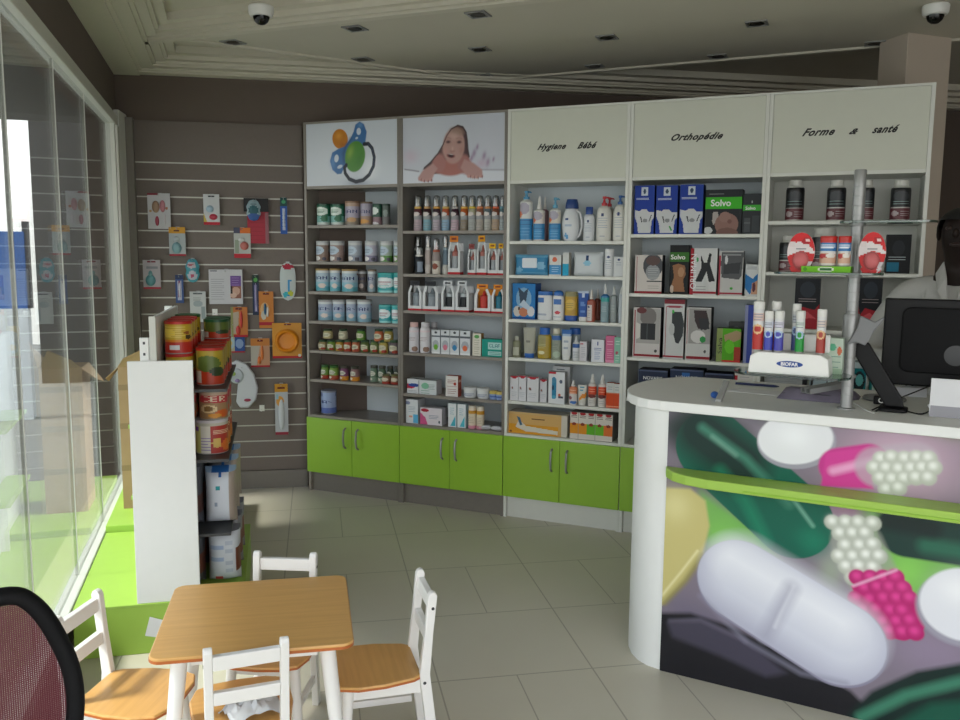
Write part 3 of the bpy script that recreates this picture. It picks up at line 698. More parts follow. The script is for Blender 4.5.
def g_box(nm, w, h, d, o):
    side = o.get('side', o['bg']); cv = mk(w, h, o['bg'], o.get('ops', []))
    b = MB().box(-w/2, w/2, 0, d, 0, h, col=side, skip=('f',)); b.front(cv, -w/2, w/2, 0, 0, h)
    if 'side_ops' in o:
        sc = mk(d, h, side, o['side_ops']); b.tf(Matrix.Translation((w/2+.0003, d/2, 0)) @ Matrix.Rotation(PI/2, 4, 'Z')); b.front(sc, -d/2, d/2, 0, 0, h); b.tf()
    ob = b.build(nm, o.get('mat', 'print')); 
    if o.get('flap'):
        MB().box(-w*.3, w*.3, d*.5, d*.5+.002, h, h+o['flap'], col=side).build('hang_tab', 'print', ob)
    return ob
def oval(b, w, d, prof, cv=None, z0=0, z1=1, cy=0, col='#fff', seg=32): pass
def g_bottle(nm, w, h, d, o):
    """profile bottle: kind of cap and shape of shoulders"""
    e = empty(nm); rx = w/2; sy = min(1, d/w); cap = o.get('cap', 'flat'); cc = o.get('cc', '#eeeeea')
    ch = h*o.get('ch', .16); bh = h-ch; nk = o.get('nk', .5); sh = o.get('sh', .18); cy = rx*sy
    def rf(z):
        k = z/bh
        if k < .04: return rx*(.94+.06*k/.04)
        if k < 1-sh: return rx*(1-o.get('waist', 0)*math.sin(PI*k/(1-sh)))
        q = (k-(1-sh))/sh; return rx*(nk+(1-nk)*math.sqrt(max(0, 1-q*q)))
    cv = mk(PI*rx*(1+sy)/2, bh, o['bg'], o.get('ops', []), .0028)
    if o.get('clear'):
        b = MB(); b.lathe([(rf(z), z) for z in np.linspace(0, bh, 16)], 28, sy=sy, cy=cy); b.build('body', 'clear', e, smooth=True)
        if o.get('fill'):
            b = MB(); b.lathe([(rf(z)*.93, z) for z in np.linspace(.003, bh*o.get('lv', .8), 12)], 24, sy=sy, cy=cy, col=o['fill']); b.build('contents', 'gloss', e, smooth=True)
        if o.get('ops'):
            lw = mk(PI*rx*.9, bh*.5, o['bg'], o['ops'], .0028); b = MB().wrap(lw, rx*1.005, bh*.12, bh*.62, 32, cy=cy, sy=sy); b.build('wrap_label', 'print', e, smooth=True)
    else:
        b = MB().wrap(cv, rx, 0, bh, 36, cy=cy, sy=sy, rfun=rf); b.lathe([(nk*rx*.98, bh-.001), (nk*rx*.5, bh)], 28, sy=sy, cy=cy, col=o['bg']); b.build('body', o.get('mat', 'plastic'), e, smooth=True)
    nr = nk*rx; b = MB(); S = 20
    if cap == 'flat': b.lathe([(nr*1.04, bh), (nr*1.06, bh+.002), (nr*1.04, h-.002), (nr*.95, h)], S, cy=cy, sy=max(sy, .7), col=cc); n2 = 'cap'
    elif cap == 'pump':
        b.lathe([(nr*1.05, bh), (nr*1.05, bh+ch*.3), (nr*.55, bh+ch*.36), (nr*.4, bh+ch*.72), (nr*.75, bh+ch*.74), (nr*.75, h)], S, cy=cy, sy=max(sy, .8), col=cc)
        b.tube([(0, cy, h-ch*.14), (rx*.55, cy, h-ch*.14), (rx*.78, cy, h-ch*.24)], [ch*.1, ch*.09, ch*.06], 8, col=cc); n2 = 'pump'
    elif cap == 'spray': b.lathe([(nr*1.05, bh), (nr*1.05, bh+ch*.28), (nr*.72, bh+ch*.36), (nr*.62, bh+ch*.8), (nr*.35, h)], S, cy=cy, sy=max(sy, .8), col=cc); n2 = 'spray_cap'
    elif cap == 'dome': b.lathe([(nr*1.02, bh), (nr*1.02, bh+ch*.4), (nr*.85, bh+ch*.8), (nr*.4, h)], S, cy=cy, sy=sy, col=cc); n2 = 'cap'
    b.build(n2, 'plastic', e, smooth=True)
    return e
def g_tube(nm, w, h, d, o):
    """squeezed tube standing on its cap"""
    e = empty(nm); ch = h*o.get('ch', .15); cc = o.get('cc', '#ddd'); b = MB(); n = 12; seg = 24
    cv = mk(w, h-ch, o['bg'], o.get('ops', [])); H, Wc, _ = cv.a.shape
    vs = []; fs = []; cs = []
    for i in range(n+1):
        k = i/n; z = ch+(h-ch)*k; hx = w/2*(.86+.14*k); hy = d/2*(1-k)**.8+.0012
        for j in range(seg): a = 2*PI*j/seg+PI; vs.append((hx*math.cos(a), d/2+hy*math.sin(a), z))
    for i in range(n):
        for j in range(seg):
            fs.append((i*seg+j, i*seg+(j+1) % seg, (i+1)*seg+(j+1) % seg, (i+1)*seg+j))
            x = (1-math.cos(2*PI*(j+.5)/seg))/2; cs.append(tuple(cv.a[min(H-1, int((1-(i+.5)/n)*H)), min(Wc-1, int(x*Wc))]))
    k0 = len(b.v); b.v += vs; b.f += [tuple(k0+q for q in f) for f in fs]; b.c += [tuple(map(float, c)) for c in cs]
    b.build('body', 'gloss', e, smooth=True)
    MB().lathe([(w*.36, 0), (w*.38, .002), (w*.40, ch)], 20, sy=d/w, cy=d/2, col=cc).build('cap', 'plastic', e, smooth=True); return e
def g_feeder(nm, w, h, d, o):
    """feeding bottle: printed clear body, collar, teat under a hood"""
    e = empty(nm); r = w/2; c = o['cc']
    b = MB().wrap(mk(PI*r, h*.62, o['bg'], o.get('ops', []), .0028), r, .0, h*.62, 28, cy=r, rfun=lambda z: r*(.95 if z < h*.03 else 1 if z < h*.2 else .93 if z < h*.34 else 1 if z < h*.5 else 1-.2*(z/h-.5)/.12)); b.build('body', 'gloss', e, smooth=True)
    MB().lathe([(r*.8, h*.62), (r*.86, h*.63), (r*.84, h*.675), (r*.6, h*.69)], 24, cy=r, col=c).build('collar', 'plastic', e, smooth=True)
    MB().lathe([(r*.5, h*.69), (r*.42, h*.75), (r*.16, h*.82), (r*.18, h*.87), (r*.06, h*.90)], 18, cy=r, col=o.get('teat', '#d8b878')).build('teat', 'plastic', e, smooth=True)
    MB().lathe([(r*.8, h*.69), (r*.8, h*.90), (r*.72, h*.97), (r*.3, h)], 20, cy=r).build('hood', 'hood', e, smooth=True); return e
def g_house(nm, w, h, d, o):
    """die-cut card carton with a roof and open window showing the goods"""
    e = empty(nm); c = o['bg']; b = MB(); rc = o['roof']; base = o.get('base', '#b3202c')
    b.box(-w/2, w/2, 0, d, 0, h*.06, col=base); b.box(-w/2, w/2, 0, .002, h*.06, h*.16, col=c)
    fr = max(.006, w*.17)
    b.prism([(-w/2, h*.16), (-w/2+fr, h*.16), (-w/2+fr, h*.62), (-w*.18, h*.80), (-w*.30, h*.86), (-w/2, h*.60)], 0, .002, col=c, axis='y')
    b.prism([(w/2, h*.16), (w/2, h*.60), (w*.30, h*.86), (w*.18, h*.80), (w/2-fr, h*.62), (w/2-fr, h*.16)], 0, .002, col=c, axis='y')
    b.box(-w*.34, w*.34, -.001, .003, h*.84, h, col=rc); b.box(-w*.2, w*.2, -.002, -.001, h*.90, h*.95, col=o.get('mark', '#7a2b1c'))
    b.box(-w/2, w/2, d-.002, d, h*.06, h*.82, col=o.get('backc', c)); b.box(-w/2, -w/2+.0015, .002, d-.002, h*.06, h*.6, col=c); b.box(w/2-.0015, w/2, .002, d-.002, h*.06, h*.6, col=o.get('sidec', c))
    b.build('carton', 'print', e)
    b = MB(); r = min(w*.30, d*.42); z0 = h*.062
    b.lathe([(r, z0), (r, h*.44), (r*.95, h*.48)], 20, cy=d*.5, col=o['in']); b.lathe([(r*1.05, h*.48), (r*1.0, h*.58), (r*.5, h*.62), (r*.22, h*.76)], 20, cy=d*.5, col=o.get('in2', '#c8a060')); b.build('bottle', 'gloss', e, smooth=True); return e
def g_pouch(nm, w, h, d, o):
    """pillow shaped wipes packet"""
    b = MB(); nx, nz = 22, 14; cv = mk(w, h, o['bg'], o.get('ops', [])); H, Wc, _ = cv.a.shape
    def th(s, t): return max(.0, (1-abs(s)**3.5))**.5*max(.0, (1-abs(t)**4))**.5
    vs = []; fs = []; cs = []
    for side in (0, 1):
        for j in range(nz+1):
            for i in range(nx+1):
                s = -1+2*i/nx; t = -1+2*j/nz; q = th(s, t)
                vs.append((s*w/2*(1-.04*(1-abs(t))*abs(s)), d/2+(-1 if side == 0 else 1)*(d/2*q+.0004), h/2+t*h/2))
    N = (nx+1)*(nz+1)
    for side in (0, 1):
        for j in range(nz):
            for i in range(nx):
                a = side*N+j*(nx+1)+i; f = (a, a+1, a+nx+2, a+nx+1); fs.append(f if side == 0 else f[::-1])
                cs.append(tuple(map(float, cv.a[min(H-1, int((1-(j+.5)/nz)*H)), min(Wc-1, int((i+.5)/nx*Wc))])))
    k0 = len(b.v); b.v += vs; b.f += [tuple(k0+q for q in f) for f in fs]; b.c += cs
    ob = b.build(nm, 'gloss', smooth=True)
    if o.get('lidc'):
        MB().prism(rrect(-w*.24, w*.2, h*.35, h*.83, .008), -.004, .006, col=o['lidc'], axis='y').build('resealable_lid', 'plastic', ob)
    return ob
def g_tub(nm, w, h, d, o):
    r = w/2; e = empty(nm); cv = mk(PI*r, h*.66, o['bg'], o.get('ops', []), .0025)
    MB().wrap(cv, r, 0, h*.66, 32, cy=r, rfun=lambda z: r*(.88+.12*min(1, z/(h*.66)/.3))).build('body', 'plastic', e, smooth=True)
    MB().lathe([(r*1.03, h*.66), (r*1.05, h*.7), (r*1.05, h*.94), (r*.98, h)], 28, cy=r, col=o['lid']).build('lid', 'plastic', e, smooth=True); return e
def g_jug(nm, w, h, d, o):
    """laundry jug with side handle"""
    e = empty(nm); bh = h*.80
    def prof(z): k = z/bh; return 1.0*math.sin(PI*(.22+.62*k))**.8
    b = MB(); n = 16; seg = 30; vs = []; fs = []; cs = []
    cv = mk(w, bh, o['bg'], o['ops']); H, Wc, _ = cv.a.shape
    for i in range(n+1):
        z = bh*i/n; p = prof(z)
        for j in range(seg): a = 2*PI*j/seg+PI; vs.append((-w*.09+w*.41*p*math.cos(a), d/2+d/2*p*math.sin(a), z))
    for i in range(n):
        for j in range(seg):
            fs.append((i*seg+j, i*seg+(j+1) % seg, (i+1)*seg+(j+1) % seg, (i+1)*seg+j)); x = (1-math.cos(2*PI*(j+.5)/seg))/2
            cs.append(tuple(map(float, cv.a[min(H-1, int((1-(i+.5)/n)*H)), min(Wc-1, int(x*Wc))])))
    fs += [tuple(range(seg))[::-1], tuple(range(n*seg, n*seg+seg))]; cs += [lin(o['bg'])]*2
    k0 = len(b.v); b.v += vs; b.f += [tuple(k0+q for q in f) for f in fs]; b.c += cs; b.build('body', 'plastic', e, smooth=True)
    MB().tube([(w*.16, d/2, bh*.93), (w*.34, d/2, bh*.85), (w*.44, d/2, bh*.62), (w*.45, d/2, bh*.42), (w*.36, d/2, bh*.2), (w*.2, d/2, bh*.1)], w*.055, 10, col=o['bg']).build('handle', 'plastic', e, smooth=True)
    MB().lathe([(w*.30, bh*.97), (w*.31, bh), (w*.29, h*.9), (w*.24, h)], 24, cx=-w*.04, cy=d/2, col=o['cc']).build('cap', 'plastic', e, smooth=True); return e
GEN = dict(can=g_can, jar=g_jar, box=g_box, bottle=g_bottle, tube=g_tube, feeder=g_feeder, house=g_house, pouch=g_pouch, tub=g_tub, jug=g_jug)
def put(kind, nm, bay, shf, x0, x1, yt, lab, cat, group=None, d=None, v=.03, yaw=0., zb=None, **o):
    z = (SZ[bay][shf] if zb is None else zb)+.0006
    ub = proj_y(bay, z, v, (x0+x1)/2)
    u0, _ = SH.uz(x0, ub, v); u1, _ = SH.uz(x1, ub, v)
    w = (u1-u0)*(.955 if kind in ('can', 'jar', 'tub', 'feeder') else .985); uc = (u0+u1)/2
    if kind in ('can', 'jar', 'tub', 'feeder'): _, zt = SH.uz((x0+x1)/2, yt, v+w/2); dd = w
    else:
        dd = d or min(w, .08); _, zt = SH.uz((x0+x1)/2, yt, v+dd/2 if kind in ('bottle', 'tube', 'house', 'jug') else v)
    h = zt-z; lo, hi = UB[bay]+T+w/2+.002, UB[bay+1]-T-.003-w/2; uc = min(max(uc, lo), hi)
    if kind in ('can', 'jar', 'tub', 'feeder') and 'back' not in o: pass
    e = GEN[kind](nm, w, h, dd, o); e.location = tuple(SH.P(uc, v, z)); e.rotation_euler = (0, 0, SH.rz+rad(yaw)); return tag(e, lab, cat, group)
def proj_y(bay, z, v, x):
    # picture row where a sight column meets a given height on the plane (only to read off u)
    lo, hi = 0., 720.
    for _ in range(30):
        m = (lo+hi)/2
        if SH.uz(x, m, v)[1] > z: lo = m
        else: hi = m
    return lo
W_, D_ = '#e9eaea', '#15171c'
def nan_(top, low): return [('r', 0, .0, 1, .12, '#cfd4d6'), ('r', 0, .55, 1, .8, top), ('r', 0, .8, 1, 1, low), ('t', .5, .38, 'NAN', '#20306a', 1, .74), ('e', .62, .74, .16, .12, '#d8c8c0'), ('e', .28, .82, .14, .1, low), ('r', .0, .12, .25, .2, '#8a5a4a')]
G0 = 'infant milk tins on the shelves under the pacifier picture'
tin_g = [('e', .5, .3, .38, .22, '#e2ece4'), ('r', 0, .55, 1, .9, '#7fb4ad'), ('e', .7, .68, .18, .16, '#2c6e4c'), ('l', .3, .24, .7, .36, 3, '#4a8a70'), ('r', 0, .88, 1, 1, '#cfd9d4')]
for x0, x1, l in ((314, 326.5, 'leftmost on the top shelf'), (328, 340.5, 'second on the top shelf, beside the taller lilac tin')):
    put('can', 'milk_tin', 0, 0, x0, x1, 204, 'green and white infant milk tin, %s' % l, 'tin', G0, v=.03, bg='#2d6e55', lid='#1d4636', ops=tin_g)
li = [('r', 0, 0, 1, .15, '#b59a86'), ('t', .5, .40, 'NAN', '#39406e', 1, .74), ('r', 0, .7, 1, 1, '#8d8377'), ('e', .6, .78, .2, .12, '#c49a6a'), ('e', .25, .72, .12, .12, '#c9c3cf')]
put('can', 'milk_tin', 0, 0, 342, 356, 201.5, 'tall lilac infant milk tin with brown lid in the middle of the top shelf', 'tin', G0, bg='#a9a3b5', lid='#8c6b52', ops=li)
put('can', 'milk_tin', 0, 0, 358, 369, 202, 'tall lilac and tan infant milk tin, right of the middle on the top shelf', 'tin', G0, bg='#a29cae', lid='#6d5a4a', ops=[('r', .0, .6, 1, 1, '#a58a78'), ('t', .5, .40, 'NAN', '#39406e', 1, .74), ('e', .5, .85, .3, .1, '#d59a4c')])
put('can', 'milk_tin', 0, 0, 370.5, 380, 204, 'dark green and rose infant milk tin with a white cloud emblem on the top shelf', 'tin', G0, bg='#2d5a47', lid='#22463a', ops=[('e', .4, .28, .3, .2, '#dfe8e2'), ('r', 0, .6, 1, 1, '#8c6f77'), ('e', .4, .95, .3, .08, '#e4e0e4')])
put('can', 'milk_tin', 0, 0, 380.5, 388, 204, 'grey green infant milk tin, rightmost on the top shelf', 'tin', G0, bg='#54605a', lid='#2c3f38', ops=[('r', 0, .6, 1, 1, '#6c6a6a'), ('e', .6, .4, .2, .2, '#7f8d86')])
def t1(a, b2): return [('r', 0, 0, 1, .14, '#c6c8c8'), ('e', .4, .42, .34, .24, '#b8c8d6'), ('l', .22, .36, .6, .5, 3, '#6a7f98'), ('r', 0, .68, 1, 1, a), ('e', .35, .85, .22, .12, '#e5e2de'), ('e', .75, .88, .12, .1, b2)]
for x0, x1, c, a, l in ((313.5, 325, '#8e7b70', '#8d7568', 'orange brown and grey, leftmost on the second shelf'), (327, 340, '#a08a84', '#95807b', 'rose grey, second on the second shelf'), (345.5, 358, '#a5adb8', '#8f97a6', 'pale grey blue, third on the second shelf'),
                        (362.5, 374, '#b4b2c2', '#7d7892', 'pale violet, fourth on the second shelf'), (377.5, 389.5, '#9fb0a4', '#4f8a34', 'with a green lower band, fifth on the second shelf'), (392.5, 400, '#a2b3a6', '#6a9a45', 'green banded, right end of the second shelf')):
    put('can', 'milk_tin', 0, 1, x0, x1, 241, 'short infant milk tin, %s' % l, 'tin', G0, bg=c, lid='#b9bcbe', ops=t1(a, '#4c4a58'))
for x0, x1, yt, l, v in ((312.5, 326, 268.5, 'leftmost on the third shelf', .03), (327.5, 337.5, 268.5, 'second on the third shelf', .035), (338.5, 353, 269, 'third on the third shelf', .02)):
    put('can', 'milk_tin', 0, 2, x0, x1, yt, 'pale blue infant milk tin with gold lid and aqua foot, %s' % l, 'tin', G0, v=v, bg='#a8bccb', lid='#a5874f', ops=nan_('#8dbccb', '#5fa9b8'))
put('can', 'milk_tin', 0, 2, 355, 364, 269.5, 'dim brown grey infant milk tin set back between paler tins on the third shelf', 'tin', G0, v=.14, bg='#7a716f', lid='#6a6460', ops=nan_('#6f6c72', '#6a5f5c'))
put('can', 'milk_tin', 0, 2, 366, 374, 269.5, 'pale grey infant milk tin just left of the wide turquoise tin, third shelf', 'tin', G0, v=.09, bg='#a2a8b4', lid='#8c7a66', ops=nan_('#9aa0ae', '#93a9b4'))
tq = [('e', .5, .45, .42, .3, '#dfe8ea'), ('l', .25, .38, .75, .52, 3, '#a35c6c'), ('r', 0, .88, 1, 1, '#8fd0d0'), ('l', .3, .6, .7, .7, 2, '#4aa0a4')]
put('can', 'milk_tin', 0, 2, 373.5, 392.5, 272.5, 'wide turquoise infant milk tin with white oval on the third shelf', 'tin', G0, v=.02, bg='#2f9fa3', lid='#3fa9a6', ops=tq)
put('can', 'milk_tin', 0, 2, 393.5, 400, 272.5, 'turquoise infant milk tin at the right edge of the third shelf', 'tin', G0, v=.02, bg='#2f9fa3', lid='#3fa9a6', ops=tq)
for x0, x1, l, v in ((315, 328.5, 'leftmost on the fourth shelf', .03), (330, 341.5, 'second on the fourth shelf', .05), (344, 354, 'third on the fourth shelf', .05), (354.5, 367.5, 'fourth on the fourth shelf, before the gap', .03)):
    put('can', 'milk_tin', 0, 3, x0, x1, 299.5, 'blue grey infant milk tin with silver lid, %s' % l, 'tin', G0, v=v, bg='#a3b0c6', lid='#a8a9a8', ops=nan_('#96b4c8', '#7fa6b8'))
put('can', 'milk_tin', 0, 3, 376.5, 388.5, 304.5, 'turquoise infant milk tin left of its twin on the fourth shelf', 'tin', G0, bg='#35a5aa', lid='#5ab5b4', ops=tq)
put('can', 'milk_tin', 0, 3, 389.5, 400, 305, 'turquoise infant milk tin at the right end of the fourth shelf', 'tin', G0, bg='#35a5aa', lid='#5ab5b4', ops=tq)
put('can', 'milk_tin', 0, 6, 318, 331.5, 389.5, 'single blue and white infant milk tin alone on the cabinet top above the green doors', 'tin', G0, v=.05, bg='#9fb0d4', lid='#8f94a4', ops=[('r', 0, .75, 1, 1, '#5a6fb4'), ('t', .5, .45, 'NAN', '#26357a', 1, .62), ('r', .0, .0, .4, .2, '#6a7aa8')])
# baby food jars, lower row then the upper row standing on it
GJ = 'baby food jars below the infant milk tins'
fills = ['#9c8a62', '#6f8c3c', '#b08a3a', '#a8503a', '#b86a4a', '#5c6a3a', '#6a7a4a', '#a89a52', '#6a5f62']
jd = ['leftmost of the lower row', 'second of the lower row', 'third of the lower row with amber food', 'fourth of the lower row with red food', 'fifth of the lower row with orange food', 'sixth of the lower row, dark green', 'seventh of the lower row', 'eighth of the lower row with yellow food', 'rightmost of the lower row, greyish']
jx = [(316.5, 324.5), (325, 333), (333.8, 341.6), (342, 349.5), (350, 357.8), (358.5, 367.2), (368.2, 376.4), (377, 385.8), (387, 396.8)]
low = []
for (a, b_), c, l in zip(jx, fills, jd):
    low.append(put('jar', 'food_jar', 0, 4, a, b_, 339.8, 'small baby food jar on the fifth shelf, %s' % l, 'jar', GJ, v=.03, bg=c, lid='#39553c', ops=[('e', .5, .5, .34, .26, '#ccc8b0'), ('l', .3, .42, .7, .55, 2, '#4a5a36'), ('e', .7, .8, .2, .14, '#9a3a2a')]))
zj = SZ[0][4]+.0006+ (SH.uz(350, 339.8, .05)[1]-SZ[0][4])
for (a, b_), c, l in zip(((321, 329.7), (336.5, 345), (354.5, 363), (372.3, 381), (382, 390.8)), ('#b0a478', '#b7b096', '#5f8a3c', '#bc6a48', '#9a8c48'),
                         ('leftmost of the upper row', 'second of the upper row', 'green, middle of the upper row', 'orange, fourth of the upper row', 'rightmost of the upper row')):
    put('jar', 'food_jar', 0, 4, a, b_, 328.8, 'baby food jar stacked upon others, fifth shelf, %s' % l, 'jar', GJ, v=.03, zb=max(o.location.z for o in low)+SH.uz(350, 339.8, .03+.02)[1]-SZ[0][4]+.0003, bg=c, lid='#2f4a34', ops=[('e', .5, .5, .34, .26, '#d0ccb4'), ('l', .3, .42, .7, .55, 2, '#4a5a36')])
for a, b_, yt, c, c2, l, v in ((319, 326.5, 364.5, '#6f8f45', '#a33a2a', 'tall, green over red, leftmost', .03), (327, 336, 364.8, '#7b9a4a', '#a8503a', 'tall, green with red fruit, second', .03), (338, 346.2, 365.5, '#7a4a6a', '#c98a2a', 'tall, violet over orange', .03),
                               (348.3, 357, 366, '#8a6a6a', '#d08a30', 'tall, grey over orange', .03), (368.5, 376, 365, '#5d7560', '#79907c', 'tall dull green, left of the dull pair', .06), (376.5, 384, 365.5, '#4c6650', '#8aa08c', 'tall dull green, right of the dull pair', .06),
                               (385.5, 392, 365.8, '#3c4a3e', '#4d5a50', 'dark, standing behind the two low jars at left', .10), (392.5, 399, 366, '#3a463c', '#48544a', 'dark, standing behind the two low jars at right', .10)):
    put('jar', 'food_jar', 0, 5, a, b_, yt, 'baby food jar on the sixth shelf, %s' % l, 'jar', GJ, v=v, bg=c, lid='#3c6a34' if a < 330 else '#4a4a40', ops=[('r', 0, .66, 1, 1, c2), ('e', .45, .38, .28, .18, '#cfd0c2'), ('e', .35, .8, .14, .1, '#e0d8c8'), ('l', .25, .34, .65, .44, 2, '#5a5a4a')])
for a, b_, l in ((380, 388.2, 'left of a pair'), (389, 397.6, 'right of a pair')):
    put('jar', 'food_jar', 0, 5, a, b_, 374, 'low squat baby food jar with red foot on the sixth shelf, %s' % l, 'jar', GJ, v=.015, bg='#8c6a52', lid='#6a6a42', ops=[('r', 0, .7, 1, 1, '#9a3428'), ('e', .5, .42, .32, .22, '#d0c8b4')])

# feeding bottles ------------------------------------------------
GB = 'feeding bottles and baby ware under the baby picture'
fb = [('#b9a4ac', '#d9b25a', '#5a3038', 'leftmost, with yellow collar and pink print'), ('#7fa9b8', '#c9a06a', '#3a2228', 'second, with aqua foot'), ('#b9adb8', '#d8a24a', '#42303c', 'third, with orange collar'), ('#8fb0c8', '#cfae5c', '#b0583a', 'fourth, with blue foot and red mark'),
      ('#c0a8b4', '#b9b6b4', '#38202e', 'fifth, with white collar and pink foot'), ('#8d8272', '#d8a840', '#b05a2c', 'sixth, brown tinted with orange collar'), ('#a9adaa', '#d2b83e', '#a8a890', 'seventh, with yellow collar'), ('#b0a8a0', '#cf7a44', '#8a5a4a', 'eighth, with orange red collar'),
      ('#b5b5ae', '#c98a50', '#5a6a72', 'ninth, with tan collar and grey band'), ('#b59c84', '#c8562c', '#7a4a3a', 'tenth, with red collar'), ('#a9b4b8', '#6f9fb0', '#56707a', 'rightmost, with blue collar')]
for cx_, (c, cc, mk_, l) in zip((416.2, 425.6, 434.9, 444, 453.3, 462.6, 470.6, 478.4, 486.3, 494.2, 502.3), fb):
    put('feeder', 'feeding_bottle', 1, 0, cx_-4.1, cx_+3.9 if cx_ < 500 else 504.5, 195.5, 'feeding bottle in the top row, %s' % l, 'baby bottle', GB, v=.03, bg='#9a9ca0', cc=cc, teat='#d8c29a' if cx_ < 460 else cc, ops=[('r', 0, .0, 1, .3, mk_), ('e', .4, .24, .35, .1, '#d8d0cc'), ('r', 0, .5, 1, 1, c), ('l', .2, .65, .8, .85, 3, '#8a8a8c')])
for x0, x1, y, l in ((411.5, 419.5, 236, 'left and higher one'), (416, 424.5, 246.5, 'right and lower one')):
    pass
put('feeder', 'feeding_bottle', 1, 1, 413, 421.5, 246, 'dark blue feeding bottle with white cone hood at the left of the second shelf', 'baby bottle', GB, v=.02, bg='#20262e', cc='#d8d6d2', teat='#e4e2de', ops=[('r', .5, .3, .9, .9, '#8a96a8')])
put('feeder', 'feeding_bottle', 1, 1, 412.2, 420, 236, 'tall white hooded feeding bottle set back at the left of the second shelf', 'baby bottle', GB, v=.11, bg='#2c3036', cc='#c9c8c4', teat='#e4e2de')
put('feeder', 'feeding_bottle', 1, 1, 423.5, 430, 235.5, 'slim pink grey feeding bottle with tall white hood on the second shelf', 'baby bottle', GB, v=.05, bg='#b5a8a4', cc='#d9d5d2', ops=[('r', 0, .6, 1, 1, '#c8c0ba')])
put('feeder', 'feeding_bottle', 1, 1, 430.5, 438.5, 238.5, 'clear feeding bottle with red teat and white label on the second shelf', 'baby bottle', GB, v=.02, bg='#9a8f8c', cc='#b05a40', teat='#d84a3a', ops=[('r', 0, .4, 1, 1, '#cfc9be'), ('e', .5, .65, .25, .14, '#8a4a3a')])
put('feeder', 'feeding_bottle', 1, 1, 441, 447.5, 235.5, 'slate blue feeding bottle with white foot right of the clear one', 'baby bottle', GB, v=.05, bg='#6d7f8c', cc='#8fa0aa', ops=[('r', 0, .6, 1, 1, '#c9c9c2')])
for x0, x1, yt, rf_, l, v in ((447.8, 460, 236, '#d07a22', 'with orange roof, leftmost of the die-cut cartons', .02), (467.5, 475.5, 244, '#8a4a4a', 'low, dark pink window, second of the die-cut cartons', .03), (476.5, 486.3, 235.5, '#dd9a1c', 'tall with amber roof, in the middle of the die-cut cartons', .02),
                          (487.4, 497, 243.5, '#e0b21c', 'with yellow roof, fourth of the die-cut cartons', .02), (498.2, 505, 243.5, '#e0ac1c', 'with yellow roof, at the right edge', .02)):
    put('house', 'bottle_carton', 1, 1, x0, x1, yt, 'white bottle carton, second shelf, %s' % l, 'carton', GB, v=v, d=.05, bg='#d3d6d8', roof=rf_, **{'in': '#9aa0a6', 'in2': '#a4635a'})
for x0, x1, yt, l, pat in ((408, 421.5, 280.5, 'leftmost, grey cylinder showing', 0), (422.5, 438, 281, 'second, grey cylinder showing', 0), (441, 454.5, 280.5, 'white frame with dark windows, left one', 1), (455.2, 468.8, 280.5, 'white frame with dark windows, right one', 1)):
    put('house', 'bottle_carton', 1, 2, x0, x1, yt, 'roof shaped feeding set carton on the third shelf, %s' % l, 'carton', GB, v=.02, d=.075, bg='#d4d7da', roof='#c9ccd0' if pat else '#2a2d33', mark='#1c1e22', **{'in': '#8b949c' if not pat else '#1d2125', 'in2': '#7a848c' if not pat else '#aeb6ba'})
for x0, x1, yt, c, l in ((474, 490.5, 284, '#c23a30', 'red cup showing'), (492, 505, 284.5, '#1f6f86', 'teal cup showing')):
    put('house', 'cup_carton', 1, 2, x0, x1, yt, 'white and orange carton with %s at the right of the third shelf' % l, 'carton', GB, v=.03, d=.06, bg='#d8d9da', roof='#dd8a26', backc='#d98a2c', **{'in': c, 'in2': c})
wbt = [('r', 0, .12, 1, .2, '#d9c8cc'), ('l', .25, .4, .75, .52, 3, '#a08a94'), ('e', .7, .86, .2, .1, '#8a6a58')]
put('bottle', 'lotion_bottle', 1, 3, 407, 416.5, 322, 'white baby lotion bottle with pinkish cap, leftmost on the fourth shelf', 'bottle', GB, v=.02, bg='#cfccd2', cc='#d8b4b0', nk=.75, ops=wbt)
put('bottle', 'lotion_bottle', 1, 3, 418, 428, 322, 'white baby lotion bottle with teddy print beside the leftmost one', 'bottle', GB, v=.02, bg='#d2d0d4', cc='#cfccd0', nk=.75, ops=wbt)
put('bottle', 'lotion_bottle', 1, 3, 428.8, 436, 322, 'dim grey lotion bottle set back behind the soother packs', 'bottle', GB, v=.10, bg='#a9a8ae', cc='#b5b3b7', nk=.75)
for x0, x1, yt, c, l in ((431.5, 440, 330, '#6faa3a', 'green'), (440.8, 449.5, 330, '#d07a8c', 'pink'), (450, 459, 330.5, '#3f86b8', 'blue'), (459.8, 470, 331, '#d8704a', 'orange')):
    put('box', 'soother_pack', 1, 3, x0, x1, yt, 'small white blister pack with a %s soother on the fourth shelf' % l, 'packet', GB, d=.04, v=.02, bg='#ccd0d4', side='#aab0b6', ops=[('r', 0, .22, 1, .3, '#5a6068'), ('e', .5, .62, .36, .2, '#a4aab2'), ('e', .5, .72, .24, .12, c), ('e', .5, .1, .16, .05, '#3a3c44'), ('r', 0, .92, 1, 1, '#e0e2e4')])
put('box', 'medicine_carton', 1, 3, 472.3, 481, 333.5, 'narrow white carton with green top beside the teal box', 'carton', GB, d=.04, v=.03, bg='#d6d2c4', side='#b58a5a', ops=[('e', .5, .14, .3, .08, '#5fa05a'), ('l', .2, .3, .8, .9, 7, '#a8a48c')])
put('box', 'medicine_carton', 1, 3, 482, 503.5, 339.5, 'teal carton with pale label panels at the right of the fourth shelf', 'carton', GB, d=.06, v=.02, bg='#1d9183', ops=[('r', .3, .18, .92, .56, '#a8d0cc'), ('r', .3, .68, .92, .92, '#a8d0cc'), ('t', .6, .38, 'CLAP', '#2a6a70', 1, .5), ('l', .35, .75, .88, .85, 2, '#2f8f88')])
